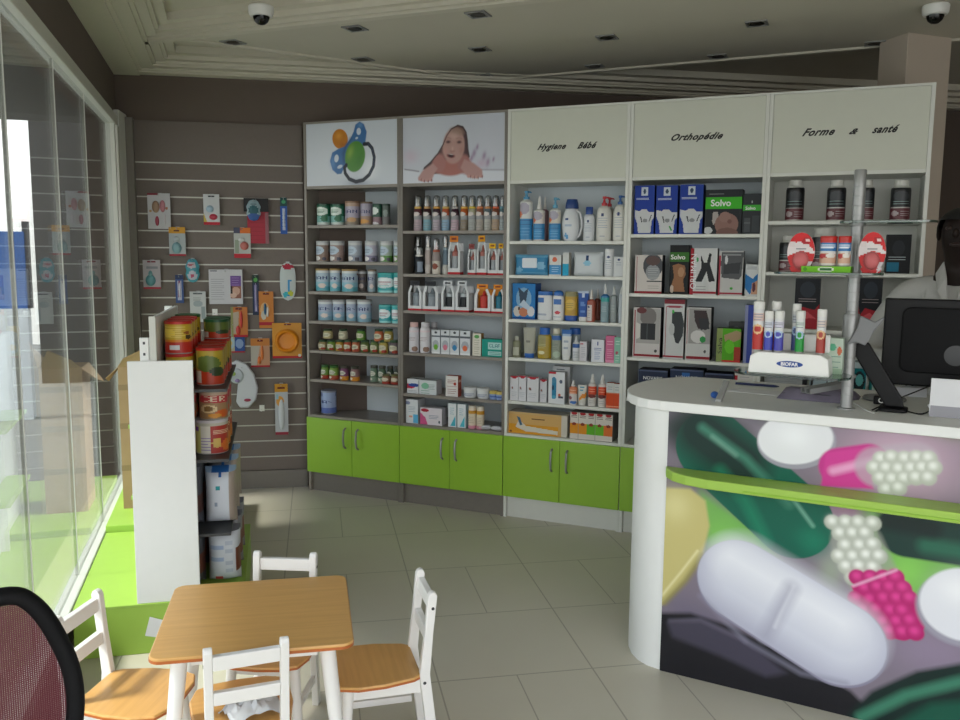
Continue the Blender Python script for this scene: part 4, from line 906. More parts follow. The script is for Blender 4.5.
put('box', 'medicine_carton', 1, 4, 407, 418.5, 379, 'white carton with red and blue swirl at the left of the fifth shelf', 'carton', GB, d=.08, v=.02, bg='#d8dadd', ops=[('e', .2, .5, .5, .18, '#b42a44'), ('e', .6, .42, .5, .12, '#2c4a96'), ('l', .1, .8, .9, .9, 2, '#98a0a8')])
put('box', 'medicine_carton', 1, 4, 419, 436.5, 380.5, 'white carton with pale green print beside the red and blue one', 'carton', GB, d=.08, v=.02, bg='#cdd3d4', side='#aeb4b6', ops=[('e', .35, .4, .22, .22, '#7fb89a'), ('l', .5, .3, .9, .6, 4, '#8a9a9a'), ('l', .1, .75, .6, .9, 2, '#6a9a84')])
put('box', 'medicine_carton', 1, 4, 445.5, 458, 376, 'white carton with rust red side standing upright on the fifth shelf', 'carton', GB, d=.05, v=.02, bg='#dcd8d4', side='#b0503e', side_ops=[('r', .2, .2, .8, .3, '#d8b0a0'), ('r', .2, .6, .8, .7, '#8a2f24')], ops=[('l', .15, .2, .85, .35, 3, '#a06a60'), ('e', .75, .38, .12, .07, '#b44030'), ('r', .1, .5, .9, .53, '#b08a84'), ('l', .15, .65, .85, .85, 3, '#a06a60')])
for x0, x1, yt, l in ((461.5, 474, 386.5, 'left one'), (475, 487, 387.5, 'right one')):
    put('tub', 'cream_tub', 1, 4, x0, x1, yt, 'round white cream tub on the fifth shelf, %s' % l, 'tub', GB, v=.015, bg='#d6d9dc', lid='#dadcdc', ops=[('l', .2, .4, .8, .7, 3, '#6a7aa0')])
for x0, x1, yt, l in ((488, 496, 390.5, 'left one'), (497, 504.5, 391.5, 'right one')):
    put('tub', 'cream_tub', 1, 4, x0, x1, yt, 'small blue cream tub with yellow lid, %s' % l, 'tub', GB, v=.015, bg='#8fa6d0', lid='#c9b35a', ops=[('r', 0, .3, 1, .6, '#4a68ae')])
put('box', 'medicine_carton', 1, 5, 405.8, 418, 399.5, 'tall white carton with blue corner, left end above the green doors of the bottle unit', 'carton', GB, d=.10, v=.02, bg='#d9dde0', side='#b4b9bd', ops=[('e', .15, .15, .2, .08, '#8a94b4'), ('r', .6, .62, 1, .98, '#5fb0d8'), ('e', .4, .72, .15, .05, '#d8a088'), ('l', .2, .3, .8, .5, 4, '#a8b4c0')])
put('box', 'medicine_carton', 1, 5, 420, 442, 408, 'white and pink carton lying on its side with red emblem above the green doors', 'carton', GB, d=.07, v=.02, bg='#ddd6dc', side='#b8b5ba', ops=[('p', [(0, .3), (.25, .6), (.35, 1), (0, 1)], '#cf5a8c'), ('e', .22, .16, .18, .1, '#a8243a'), ('l', .4, .45, .85, .6, 3, '#8a94a8'), ('e', .88, .8, .05, .08, '#55606a')])
for x0, x1, yt, l in ((448, 456.3, 403.5, 'left one'), (457.3, 465.5, 404.3, 'right one')):
    put('box', 'toothpaste_carton', 1, 5, x0, x1, yt, 'slim white upright carton with aqua foot, %s' % l, 'carton', GB, d=.035, v=.02, bg='#dde2e4', side='#a9c0c8', ops=[('p', [(.9, .5), (.9, .95), (.3, .95)], '#4fb4c8'), ('l', .2, .2, .7, .45, 4, '#8ab4c4')])
for x0, x1, yt, l in ((466.8, 474.6, 405.3, 'left one'), (475.2, 482.6, 406.2, 'right one')):
    put('bottle', 'wipes_canister', 1, 5, x0, x1, yt, 'cream canister with amber band and pink foot, %s' % l, 'canister', GB, v=.02, bg='#dccfba', cc='#dfd8c6', nk=.9, ch=.08, ops=[('r', 0, .12, 1, .28, '#c98f1e'), ('r', 0, .84, 1, 1, '#d88ca0'), ('l', .25, .45, .75, .7, 4, '#b8a890')])
# two packets lying
for xa, ya, yw, l in ((486, 424, 20, 'leaning left one'), (497, 428, -4, 'right one')):
    u_, _ = SH.uz(xa, ya, .05); ob = g_pouch('tissue_packet', .075, .045, .025, dict(bg='#cfcfd4', ops=[('l', .2, .4, .8, .6, 2, '#9aa0ac')]))
    ob.location = tuple(SH.P(u_, .03, ZB+.026)); ob.rotation_euler = (rad(-90), rad(0), SH.rz+rad(yw)); ob.location.z = ZB+.0265-(.012 if yw < 0 else 0)+.0
    ob.location.z = ZB+.0005+.025
    tag(ob, 'small white packet lying flat above the green doors of the bottle unit, %s' % l, 'packet', GB)

# baby hygiene ---------------------------------------------------
GH = 'baby hygiene goods in the white unit'
bl = [('r', 0, 0, 1, .12, '#d6d8d4'), ('e', .45, .22, .3, .14, '#a9a4b4'), ('e', .2, .36, .16, .08, '#d8744a'), ('r', 0, .46, 1, .96, '#2f86bd'), ('l', .15, .5, .85, .6, 2, '#1d4f86'), ('l', .2, .7, .8, .85, 3, '#6ab0d8')]
put('bottle', 'cleanser_bottle', 2, 0, 517.8, 530.5, 191, 'tall blue and white pump bottle, leftmost and largest on the top hygiene shelf', 'bottle', GH, d=.06, v=.02, bg='#ccd0cf', cc='#4d8fb4', cap='pump', ch=.17, nk=.45, sh=.06, ops=bl)
put('bottle', 'cleanser_bottle', 2, 0, 531.8, 543, 196.5, 'blue and white bottle with white spray top beside the largest pump bottle', 'bottle', GH, d=.05, v=.02, bg='#d5cfc9', cc='#d9d8d4', cap='spray', ch=.28, nk=.38, sh=.06, ops=bl)
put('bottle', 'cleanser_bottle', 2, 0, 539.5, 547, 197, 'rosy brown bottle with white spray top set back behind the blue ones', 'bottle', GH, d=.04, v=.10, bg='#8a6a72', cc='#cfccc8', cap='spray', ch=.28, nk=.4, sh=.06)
put('bottle', 'cleanser_bottle', 2, 0, 547.6, 559, 197.5, 'blue and cream pump bottle with blue pump, right of the spray bottle', 'bottle', GH, d=.05, v=.02, bg='#d3cdc0', cc='#5a9cba', cap='pump', ch=.25, nk=.4, sh=.08, ops=bl)
put('jug', 'laundry_jug', 2, 0, 559.8, 581, 199.5, 'white laundry jug with side handle and dark blue cap', 'bottle', GH, d=.07, v=.02, bg='#d6d9dd', cc='#23427e', ops=[('e', .35, .35, .06, .05, '#2c4a80'), ('l', .25, .45, .6, .6, 3, '#a8b8cc'), ('e', .32, .86, .14, .08, '#5fa0d0')])
wb = [('e', .5, .26, .09, .05, '#2a3c70'), ('l', .28, .36, .72, .62, 5, '#9aa6b8'), ('l', .4, .86, .6, .88, 1, '#7080a0')]
put('bottle', 'shampoo_bottle', 2, 0, 582, 593, 207, 'short white bottle with dark blue cap between the jug and the pump bottles', 'bottle', GH, d=.05, v=.02, bg='#cfd3d8', cc='#22468c', cap='flat', ch=.22, nk=.62, sh=.12, ops=wb)
put('bottle', 'lotion_bottle', 2, 0, 594.3, 609.3, 196.5, 'white bottle with red pump in front', 'bottle', GH, d=.07, v=.02, bg='#d6d5cf', cc='#b8202c', cap='pump', ch=.21, nk=.34, sh=.3, ops=wb)
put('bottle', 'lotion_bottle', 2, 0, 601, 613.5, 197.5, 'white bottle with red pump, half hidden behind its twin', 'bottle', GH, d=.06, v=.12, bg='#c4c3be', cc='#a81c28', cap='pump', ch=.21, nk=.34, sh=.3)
put('bottle', 'lotion_bottle', 2, 0, 612.3, 625.5, 195.5, 'white bottle with blue pump at the right end of the top hygiene shelf', 'bottle', GH, d=.07, v=.02, bg='#d5d4ce', cc='#2f5f9c', cap='pump', ch=.2, nk=.36, sh=.3, ops=wb)
put('pouch', 'wipes_packet', 2, 1, 513.5, 547, 254.5, 'blue baby wipes packet with white resealable lid', 'packet', GH, d=.05, v=.03, bg='#3f88b4', lidc='#d4dbe2', ops=[('r', 0, 0, 1, .15, '#6aa8ca'), ('e', .82, .55, .12, .2, '#7fb6d4'), ('e', .15, .75, .1, .15, '#75aed0'), ('r', 0, .88, 1, 1, '#66a2c6')])
ob = put('box', 'cream_carton', 2, 1, 549, 561, 255, 'small white and blue carton with orange spot beside the blue wipes', 'carton', GH, d=.035, v=.03, bg='#d5d6d4', side='#b9bbb9', ops=[('e', .45, .22, .2, .12, '#d8694a'), ('r', 0, .48, 1, .95, '#4a90c4'), ('l', .2, .6, .8, .8, 3, '#b4d4ea')])
put('box', 'cream_carton', 2, 1, 562.3, 568.5, 252.5, 'slim carton with bright blue foot and beige side', 'carton', GH, d=.05, v=.03, bg='#d0d2d0', side='#bdb9ad', ops=[('r', 0, .48, 1, 1, '#2ba3c9')])
put('pouch', 'wipes_packet', 2, 1, 572, 602, 252, 'large white baby wipes packet with blue emblem', 'packet', GH, d=.06, v=.03, bg='#ccd2d6', ops=[('e', .5, .25, .05, .08, '#24406c'), ('e', .5, .45, .12, .12, '#8fc4dc'), ('r', .08, .12, .1, .9, '#b4bcc2'), ('r', .9, .12, .92, .9, '#b4bcc2'), ('l', .38, .4, .62, .5, 2, '#5090b8')])
put('bottle', 'talc_bottle', 2, 1, 603.3, 612.5, 249, 'slim white powder bottle right of the white wipes', 'bottle', GH, d=.045, v=.03, bg='#d3d6d8', cc='#dcdedf', nk=.95, ch=.12, sh=.03, ops=[('e', .5, .2, .1, .05, '#2a3c70'), ('l', .3, .35, .7, .65, 5, '#98a4b4')])
put('box', 'soap_carton', 2, 1, 615, 625.5, 257, 'small plain white carton at the right end of the second hygiene shelf', 'carton', GH, d=.04, v=.03, bg='#cfd2d4', ops=[('e', .5, .14, .12, .06, '#2a3c70'), ('l', .25, .3, .75, .4, 2, '#9aa4b4')])
b3 = [('r', .0, .0, 1, 1, '#2b79ba'), ('e', .5, .42, .34, .3, '#7fa8c8'), ('p', [(.25, .1), (.5, .25), (.7, .12), (.6, .5), (.35, .55)], '#3b4c60'), ('e', .22, .78, .17, .15, '#c9c4bc'), ('e', .3, .7, .05, .05, '#4a3a34'), ('e', .5, .8, .2, .13, '#c07a5a'), ('e', .82, .78, .16, .14, '#cfcdd0'), ('r', .0, .94, 1, 1, '#174f92'), ('p', [(.3, .6), (.5, .45), (.8, .65), (.7, .75)], '#b8c8d8')]
put('box', 'nebuliser_box', 2, 2, 512, 535, 283.5, 'blue picture carton with a toy and a dark device on the third hygiene shelf', 'carton', GH, d=.10, v=.03, bg='#2b79ba', side='#1c4f94', ops=b3)
put('bottle', 'shampoo_bottle', 2, 2, 536.2, 551, 291, 'wide white bottle with blue cap and blue square label', 'bottle', GH, d=.05, v=.02, bg='#d4d6d8', cc='#2a66b0', cap='flat', ch=.14, nk=.96, sh=.02, ops=[('r', .12, .1, .5, .3, '#2f66ac'), ('l', .1, .75, .6, .8, 2, '#5070a0')])
put('bottle', 'shampoo_bottle', 2, 2, 551.5, 562.8, 290.5, 'slimmer white bottle with blue cap, blue square and red dot', 'bottle', GH, d=.04, v=.02, bg='#d6d7d8', cc='#2a66b0', cap='dome', ch=.17, nk=.85, sh=.1, ops=[('r', .2, .14, .75, .36, '#2f66ac'), ('e', .5, .68, .16, .07, '#c8404c'), ('l', .2, .85, .7, .88, 1, '#5070a0')])
put('bottle', 'bath_bottle', 2, 2, 563.2, 576.2, 291.5, 'amber yellow bottle standing on a blue cap', 'bottle', GH, d=.05, v=.03, bg='#b9922c', cc='#8f8a62', cap='flat', ch=.08, nk=.92, sh=.03, ops=[('r', 0, 0, 1, .1, '#8a8a64'), ('e', .5, .4, .3, .2, '#d0ac44'), ('l', .3, .35, .7, .5, 3, '#8a7430'), ('r', 0, .8, 1, 1, '#1f4c9a')])
put('tube', 'cream_tube', 2, 2, 576.8, 587.6, 291, 'dark blue cream tube with white cap below', 'tube', GH, d=.035, v=.03, bg='#224f9c', cc='#dcdcd8', ops=[('r', 0, 0, 1, .06, '#b8c4d8'), ('e', .5, .2, .16, .07, '#c0cce0'), ('l', .3, .35, .7, .8, 8, '#5f84c0')])
put('bottle', 'spray_bottle', 2, 2, 585.8, 594.2, 289.5, 'rusty red bottle with white nozzle and white label', 'bottle', GH, d=.04, v=.015, bg='#a0503e', cc='#d2cdc6', cap='spray', ch=.3, nk=.4, sh=.12, ops=[('r', .1, .25, .6, .95, '#cdc6c4'), ('e', .35, .34, .1, .05, '#2a3c70'), ('l', .2, .5, .5, .8, 4, '#a08a88')])
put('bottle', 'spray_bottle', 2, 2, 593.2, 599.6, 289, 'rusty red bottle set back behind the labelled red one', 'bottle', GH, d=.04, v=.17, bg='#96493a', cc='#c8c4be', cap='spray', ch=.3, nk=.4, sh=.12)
put('bottle', 'spray_bottle', 2, 2, 599.4, 608, 284.5, 'tall bottle with teal band, grey blue contents and white nozzle', 'bottle', GH, d=.04, v=.02, bg='#7f98a0', cc='#d6d8d6', cap='spray', ch=.25, nk=.4, sh=.1, ops=[('r', 0, .0, 1, .12, '#2a6aa0'), ('r', 0, .12, 1, .26, '#2d9a94'), ('l', .3, .45, .7, .6, 3, '#b4c4c8')])
put('bottle', 'spray_bottle', 2, 2, 609, 615.8, 286.5, 'translucent grey bottle with white nozzle beside the teal banded one', 'bottle', GH, d=.04, v=.03, bg='#8d9596', cc='#c4c6c2', cap='spray', ch=.22, nk=.45, sh=.1, ops=[('l', .3, .4, .7, .6, 3, '#a8b0b0')])
put('bottle', 'spray_bottle', 2, 2, 617.8, 622.5, 287, 'slim white spray bottle at the right end of the third hygiene shelf', 'bottle', GH, d=.04, v=.03, bg='#b4bcc4', cc='#c8cac8', cap='spray', ch=.2, nk=.5, sh=.1)
put('bottle', 'oil_bottle', 2, 3, 511.5, 519.5, 336, 'small clear bottle with white label and pale cap, leftmost on the fourth hygiene shelf', 'bottle', GH, d=.035, v=.03, bg='#7d7f66', cc='#b9b9aa', nk=.5, ch=.2, sh=.16, ops=[('r', .2, .4, .8, .9, '#b9baa8')])
put('tube', 'cream_tube', 2, 3, 522, 534.5, 327.5, 'beige grey cream tube standing on a blue cap', 'tube', GH, d=.035, v=.03, bg='#a3a294', cc='#2a5fa8', ops=[('l', .3, .3, .7, .55, 4, '#7a7a70'), ('r', 0, 0, 1, .05, '#c4c4bc')])
put('bottle', 'oil_bottle', 2, 3, 536.2, 549.8, 327.5, 'amber oil bottle with blue cap on the fourth hygiene shelf', 'bottle', GH, d=.05, v=.03, bg='#a88f2c', cc='#235fb0', nk=.72, ch=.22, sh=.15, ops=[('r', .0, .0, .6, .5, '#8f8a5a'), ('e', .4, .75, .18, .08, '#d8d4b0'), ('r', .82, 0, 1, 1, '#c9a018'), ('l', .2, .4, .6, .55, 3, '#b8b080')])
put('bottle', 'lotion_bottle', 2, 3, 550.2, 559.8, 328.5, 'grey green bottle with blue band and cream cap', 'bottle', GH, d=.045, v=.02, bg='#8e9686', cc='#cfccba', nk=.7, ch=.16, sh=.1, ops=[('r', 0, .08, 1, .24, '#2d62a8'), ('e', .6, .8, .3, .12, '#a8b8a4'), ('l', .25, .4, .7, .6, 4, '#6f7a70')])
put('tube', 'cream_tube', 2, 3, 560.2, 570.3, 329.5, 'white cream tube with blue crimped end', 'tube', GH, d=.035, v=.02, bg='#d3d5d4', cc='#d8dad8', ops=[('r', 0, 0, 1, .26, '#2c62a6'), ('r', .1, .18, .9, .24, '#9fb8d4'), ('l', .25, .45, .75, .7, 5, '#a0aab8')])
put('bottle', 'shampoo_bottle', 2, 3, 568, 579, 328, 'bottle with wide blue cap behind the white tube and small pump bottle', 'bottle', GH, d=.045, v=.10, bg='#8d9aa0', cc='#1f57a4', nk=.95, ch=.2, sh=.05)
put('bottle', 'cleanser_bottle', 2, 3, 571.5, 578.5, 336, 'small white pump bottle with blue band', 'bottle', GH, d=.035, v=.012, bg='#cfd2d4', cc='#c8ccce', cap='spray', nk=.5, ch=.25, sh=.1, ops=[('r', 0, .08, 1, .3, '#24549c'), ('l', .2, .5, .8, .8, 5, '#98a0ac')])
put('box', 'cream_carton', 2, 3, 579.3, 586.5, 341.5, 'narrow white carton with pale red mark and grey side', 'carton', GH, d=.05, v=.03, bg='#d2cfd4', side='#9a9aa0', ops=[('r', .1, .08, .5, .16, '#c07a84'), ('l', .2, .3, .8, .8, 6, '#a8a8b4')])
put('box', 'cream_carton', 2, 3, 591, 603.8, 339.5, 'white square carton with blue emblem on the fourth hygiene shelf', 'carton', GH, d=.045, v=.02, bg='#d6d8de', ops=[('e', .5, .18, .06, .08, '#24408c'), ('l', .2, .4, .8, .46, 2, '#4a60a0'), ('l', .25, .55, .7, .88, 6, '#98a4c4')])
put('box', 'cream_carton', 2, 3, 605, 614, 336, 'pink carton second from the right on the fourth hygiene shelf', 'carton', GH, d=.04, v=.02, bg='#c96a90', side='#b0557a', ops=[('l', .2, .2, .8, .3, 2, '#e8b4c8'), ('l', .2, .5, .8, .8, 5, '#e0a0b8'), ('r', 0, .9, 1, 1, '#d890ac')])
put('box', 'cream_carton', 2, 3, 615.3, 622.5, 337.5, 'mint green carton at the right end of the fourth hygiene shelf', 'carton', GH, d=.04, v=.02, bg='#86b8a4', ops=[('l', .2, .15, .8, .25, 2, '#d4e8e0'), ('e', .4, .6, .2, .06, '#b05a6a'), ('l', .2, .7, .8, .9, 3, '#c8e0d6')])
rb_ = lambda e_=.5: [('r', 0, 0, 1, .05, '#b02434'), ('e', .5, .05, .3, .06, '#b02434'), ('e', .25, .48, .1, .05, '#8a5a54'), ('e', .32, .52, .05, .03, '#3a3434'), ('l', .15, .66, .8, .8, 3, '#b4b8c0')]
for x0, x1, yt, sd_, l, v in ((510, 518, 376, '#c9c9cc', 'leftmost', .02), (518.3, 526, 376, '#b9b9be', 'second', .02), (526.8, 538.3, 377, '#c2c2c8', 'third and wider', .015), (539.6, 546.5, 379.5, '#a8a8ae', 'fourth, with dark corner', .03)):
    put('box', 'care_carton', 2, 4, x0, x1, yt, 'white red topped carton, %s on the fifth hygiene shelf' % l, 'carton', GH, d=.05, v=v, bg='#d4d4d8', side=sd_, ops=rb_())
put('box', 'thermometer_carton', 2, 4, 548, 564.5, 372, 'large white carton with a blue bottle printed on it', 'carton', GH, d=.05, v=.02, bg='#d9dbde', side='#a9abb0', ops=[('r', 0, 0, .45, .07, '#b52232'), ('r', .2, .26, .48, .8, '#2f7fa4'), ('e', .34, .26, .14, .1, '#4a86a8'), ('e', .34, .8, .14, .06, '#4a9fc0'), ('e', .28, .5, .06, .08, '#1a3a58'), ('e', .76, .3, .09, .06, '#5a6478'), ('e', .68, .72, .08, .05, '#c8604a'), ('r', .6, .76, .9, .82, '#4a5060')])
put('box', 'care_carton', 2, 4, 552.5, 569.5, 366.5, 'white carton lying behind, its top rising above the blue bottle carton', 'carton', GH, d=.05, v=.15, bg='#cfd1d2', ops=[('l', .2, .08, .7, .1, 2, '#6a7078')])
put('bottle', 'sun_lotion_bottle', 2, 4, 568, 576.3, 380, 'small orange and white spray bottle with blue foot', 'bottle', GH, d=.035, v=.02, bg='#cfc8c6', cc='#d4d2ce', cap='spray', nk=.5, ch=.25, sh=.12, ops=[('r', 0, .0, 1, .4, '#d8825a'), ('l', .2, .2, .8, .35, 2, '#f0d0b8'), ('e', .3, .62, .16, .1, '#8a5058'), ('e', .6, .86, .3, .08, '#3a6eb4')])
put('tube', 'cream_tube', 2, 4, 576.8, 585.8, 385, 'white sun cream tube with orange splash', 'tube', GH, d=.03, v=.02, bg='#d3d1c8', cc='#d8d6d0', ops=[('p', [(.1, .9), (.4, .55), (1, .45), (1, .7)], '#dd8a2a'), ('l', .3, .15, .7, .3, 3, '#5a9ab0')])
for x0, x1, yt, l in ((587, 595.3, 374, 'left one'), (597, 605.2, 374.5, 'right one')):
    put('bottle', 'sun_lotion_bottle', 2, 4, x0, x1, yt, 'white spray bottle with bright red orange label, %s' % l, 'bottle', GH, d=.035, v=.02, bg='#d2cdc8', cc='#d6d4d0', cap='spray', nk=.55, ch=.27, sh=.12, ops=[('r', 0, .14, 1, .5, '#cf4420'), ('e', .5, .56, .36, .08, '#6a1c18'), ('l', .2, .25, .8, .36, 2, '#f0b090'), ('l', .3, .75, .7, .85, 2, '#a8a8a8')])
for x0, x1, yt, l in ((605.8, 613.4, 383, 'left one'), (614.6, 620.6, 384, 'right one')):
    put('box', 'sun_cream_carton', 2, 4, x0, x1, yt, 'carton with pale top and bright orange red lower half, %s' % l, 'carton', GH, d=.04, v=.02, bg='#d04a1c', side='#b8401a', ops=[('r', 0, 0, 1, .38, '#c9c9c6'), ('r', 0, .38, 1, .42, '#d08060'), ('l', .2, .15, .8, .25, 2, '#8a9098'), ('r', 0, .92, 1, .96, '#e8a080')])
lb = [('r', 0, .0, 1, .1, '#cdaa74'), ('r', .0, .55, .85, 1, '#d99a2c'), ('p', [(.18, .35), (.3, .62), (.84, .75), (.84, .92), (.3, .88), (.12, .7)], '#d5cfc0'), ('p', [(.14, .2), (.2, .25), (.24, .6), (.2, .62)], '#4a6a84'), ('l', .4, .26, .62, .3, 2, '#6a4a2c'), ('r', .9, 0, 1, 1, '#cdc6b8'), ('e', .04, .92, .02, .05, '#6a3a1c')]
put('box', 'ironing_box', 2, 5, 508, 567.5, 413.5, 'long flat amber carton printed with a white appliance, above the green doors', 'carton', GH, d=.12, v=.02, bg='#d2a868', side='#c2bdb2', ops=lb)
pb = []
for i, c in enumerate(('#d98e22', '#d98e22', '#5fae2c', '#6ab52e', '#dd7434')):
    pb += [('r', i*.2, .42, i*.2+.195, .8, c), ('e', i*.2+.1, .44, .05, .06, '#8a3c2a'), ('l', i*.2+.03, .13, i*.2+.17, .18, 2, '#3a2c2c'), ('e', i*.2+.1, .04, .07, .06, '#a8242c'), ('r', i*.2+.195, 0, i*.2+.2, 1, '#8f8a80')]
put('box', 'sachet_display_box', 2, 5, 569.3, 612.5, 413.5, 'white display carton with orange and green panels, right of the long amber carton', 'carton', GH, d=.14, v=.02, bg='#d6cfc6', side='#85807a', ops=pb)

# orthopaedic boxes ----------------------------------------------
GO4 = 'orthopaedic support boxes'
bb = [('r', 0, 0, 1, 1, '#1f3c96'), ('r', .34, .03, .66, .21, '#c4ccd6'), ('e', .5, .12, .07, .05, '#3a4a68'), ('l', .08, .26, .72, .29, 2, '#c0c8dc'),
      ('p', [(.02, .5), (.28, .53), (.38, .49), (.62, .49), (.74, .55), (1, .55), (1, .66), (.9, .72), (.84, .98), (.22, .98), (.16, .78), (.03, .64)], '#c9cbcd'), ('p', [(.3, .64), (.36, .64), (.42, .76), (.38, .76)], '#2c3036'), ('p', [(.85, .6), (.9, .6), (.78, .74), (.74, .74)], '#2c3036'), ('e', .55, .72, .12, .04, '#8a8c90')]
for x0, x1, l in ((633.5, 653.5, 'leftmost'), (655, 676.5, 'middle, with a green speck'), (678.5, 702, 'rightmost')):
    put('box', 'support_box', 3, 0, x0, x1, 185.5 if x0 < 678 else 184.5, 'deep blue box showing a white body garment, %s of three' % l, 'box', GO4, d=.09, v=.02, bg='#1f3c96', side='#16295f', ops=bb+([('p', [(.62, .83), (.7, .83), (.8, .93), (.72, .93)], '#3fa04a')] if 'green' in l else []))
def solvo(x): return [('r', 0, .17, 1, .44, '#3fae28'), ('l', .1, .1, .5, .12, 1, '#8a8c90')]
o1 = put('box', 'support_box', 3, 0, 704, 741, 189.5, 'black box with bright green band and a bare back in the picture', 'box', GO4, d=.10, v=.02, bg='#24272c', side='#131518', ops=solvo(0)+[('p', [(.22, .5), (.35, .5), (.38, .62), (.24, .8), (.2, .7)], '#a8a09c'), ('e', .6, .78, .32, .25, '#8c6a62'), ('e', .55, .62, .16, .12, '#94736b'), ('e', .68, .72, .06, .05, '#7a5850'), ('e', .1, .92, .12, .08, '#c4c6c8'), ('e', .62, .98, .3, .12, '#775850')])
o2 = put('box', 'support_box', 3, 0, 744.5, 763, 193.5, 'smaller dark box with narrow green band, right end of the top orthopaedic shelf', 'box', GO4, d=.09, v=.02, bg='#2c3034', side='#15171a', ops=[('r', 0, .28, 1, .43, '#43a83a'), ('r', .1, .6, .45, .95, '#4a4e52'), ('r', .55, .55, .92, .95, '#3c4044'), ('r', .1, .72, .45, .74, '#7a7e80'), ('e', .5, .2, .05, .03, '#a0a4a6')])
red = [('r', 0, .02, .05, .98, '#8f1f2c'), ('r', 0, .94, 1, .98, '#9a2230')]
put('box', 'support_box', 3, 1, 634, 661.5, 255, 'white and red box showing a neck support, leftmost on the second orthopaedic shelf', 'box', GO4, d=.08, v=.02, bg='#ccc5c0', side='#1d1f22', ops=[('r', .06, .05, .09, .95, '#8f1f2c'), ('e', .66, .28, .36, .3, '#4c4e52'), ('e', .66, .45, .26, .2, '#8f9295'), ('e', .66, .15, .26, .12, '#5f4c4a'), ('l', .5, .35, .85, .62, 6, '#b4b6b8'), ('r', .45, .66, 1, .69, '#3a3c40'), ('l', .5, .8, .9, .86, 2, '#a09a98'), ('r', 0, .94, 1, 1, '#8f1f2c')])
o3 = put('box', 'support_box', 3, 1, 668.5, 688, 245, 'black box with green band and a bent arm in the picture', 'box', GO4, d=.08, v=.05, bg='#17191c', side='#0e0f11', ops=[('r', 0, .15, 1, .34, '#39702a'), ('p', [(.15, .42), (.45, .38), (.8, .42), (.85, .6), (.72, .7), (.82, .95), (.2, .95), (.1, .85), (.25, .65)], '#96694a'), ('e', .6, .55, .16, .1, '#b58a68'), ('e', .15, .9, .1, .08, '#c8b8a8')])
o4 = put('box', 'support_box', 3, 1, 689, 716, 248.3, 'white box with red spine strip and black crossed straps', 'box', GO4, d=.06, v=.02, bg='#cbcccc', side='#9a9c9c', ops=[('r', 0, 0, .14, 1, '#9c1f2c'), ('p', [(.38, .12), (.5, .3), (.62, .3), (.7, .1), (.78, .12), (.74, .35), (.95, .7), (.72, .72), (.62, .5), (.45, .72), (.2, .72), (.42, .42)], '#26282c'), ('p', [(.55, .6), (.72, .78), (.72, .95), (.5, .95)], '#c4c6c6'), ('e', .26, .24, .05, .05, '#3f9a5a'), ('l', .25, .82, .6, .88, 2, '#8a8c90'), ('r', 0, .93, 1, .97, '#9c1f2c')])
put('box', 'support_box', 3, 1, 717.5, 742, 251, 'white box with a large smoky window showing a grey waist belt', 'box', GO4, d=.07, v=.02, bg='#c2c1bf', side='#5c5e60', ops=[('r', 0, .1, .07, 1, '#a03040'), ('p', [(.1, .02), (1, .02), (.95, .55), (.85, .64), (.12, .6), (.08, .3)], '#55575a'), ('p', [(.2, .3), (.9, .25), (.85, .5), (.2, .52)], '#3c3e42'), ('e', .3, .2, .06, .1, '#d0d2d4'), ('r', .15, .06, .9, .1, '#8a8c8e'), ('e', .55, .84, .07, .03, '#3f9a3a'), ('r', 0, .93, 1, .98, '#a03040')])
put('box', 'support_box', 3, 1, 746, 758.5, 264.5, 'small white box with a blue wave at the right end of the second orthopaedic shelf', 'box', GO4, d=.06, v=.02, bg='#cccfd0', side='#a8abac', ops=[('p', [(0, .3), (.6, .45), (1, .28), (1, .6), (.4, .95), (0, .75)], '#2a74b4'), ('l', .1, .08, .9, .14, 2, '#8a9098'), ('p', [(.55, .6), (1, .5), (1, .95), (.5, .95)], '#c8987c'), ('e', .72, .72, .14, .15, '#5a2c3a')])
bl_ = [('r', .04, .05, .08, .98, '#9a2230'), ('r', .04, .93, 1, .98, '#8f1f2c')]
o5 = put('box', 'support_box', 3, 2, 632, 659.5, 307.5, 'red edged box picturing a back brace, leftmost on the third orthopaedic shelf', 'box', GO4, d=.08, v=.02, bg='#c9c4c2', side='#1f2022', ops=bl_+[('r', .12, .02, .98, .72, '#a8a5a2'), ('e', .55, .18, .3, .18, '#7a7674'), ('r', .28, .32, .82, .64, '#2f3134'), ('r', .5, .32, .54, .64, '#4a4c50'), ('e', .3, .06, .18, .06, '#6a3a3c'), ('p', [(.12, .3), (.26, .34), (.26, .6), (.12, .64)], '#d0ccc8'), ('e', .85, .86, .05, .03, '#4a4a4c')])
o6 = put('box', 'support_box', 3, 2, 662.5, 683, 299.5, 'tall white box with a dark grey arm sling', 'box', GO4, d=.07, v=.02, bg='#c8c9c9', side='#8f9090', ops=[('r', 0, 0, 1, .07, '#7c2a34'), ('e', .5, .12, .4, .02, '#a04a58'), ('r', .08, .12, .11, .95, '#9a2230'), ('p', [(.4, .2), (.85, .2), (1, .4), (.95, .6), (.75, .74), (.6, .72), (.5, .6), (.3, .5), (.4, .36)], '#383c3f'), ('e', .4, .5, .14, .1, '#b9bcbc'), ('e', .44, .2, .06, .03, '#3fae4a'), ('r', 0, .94, 1, .97, '#9a2230')])
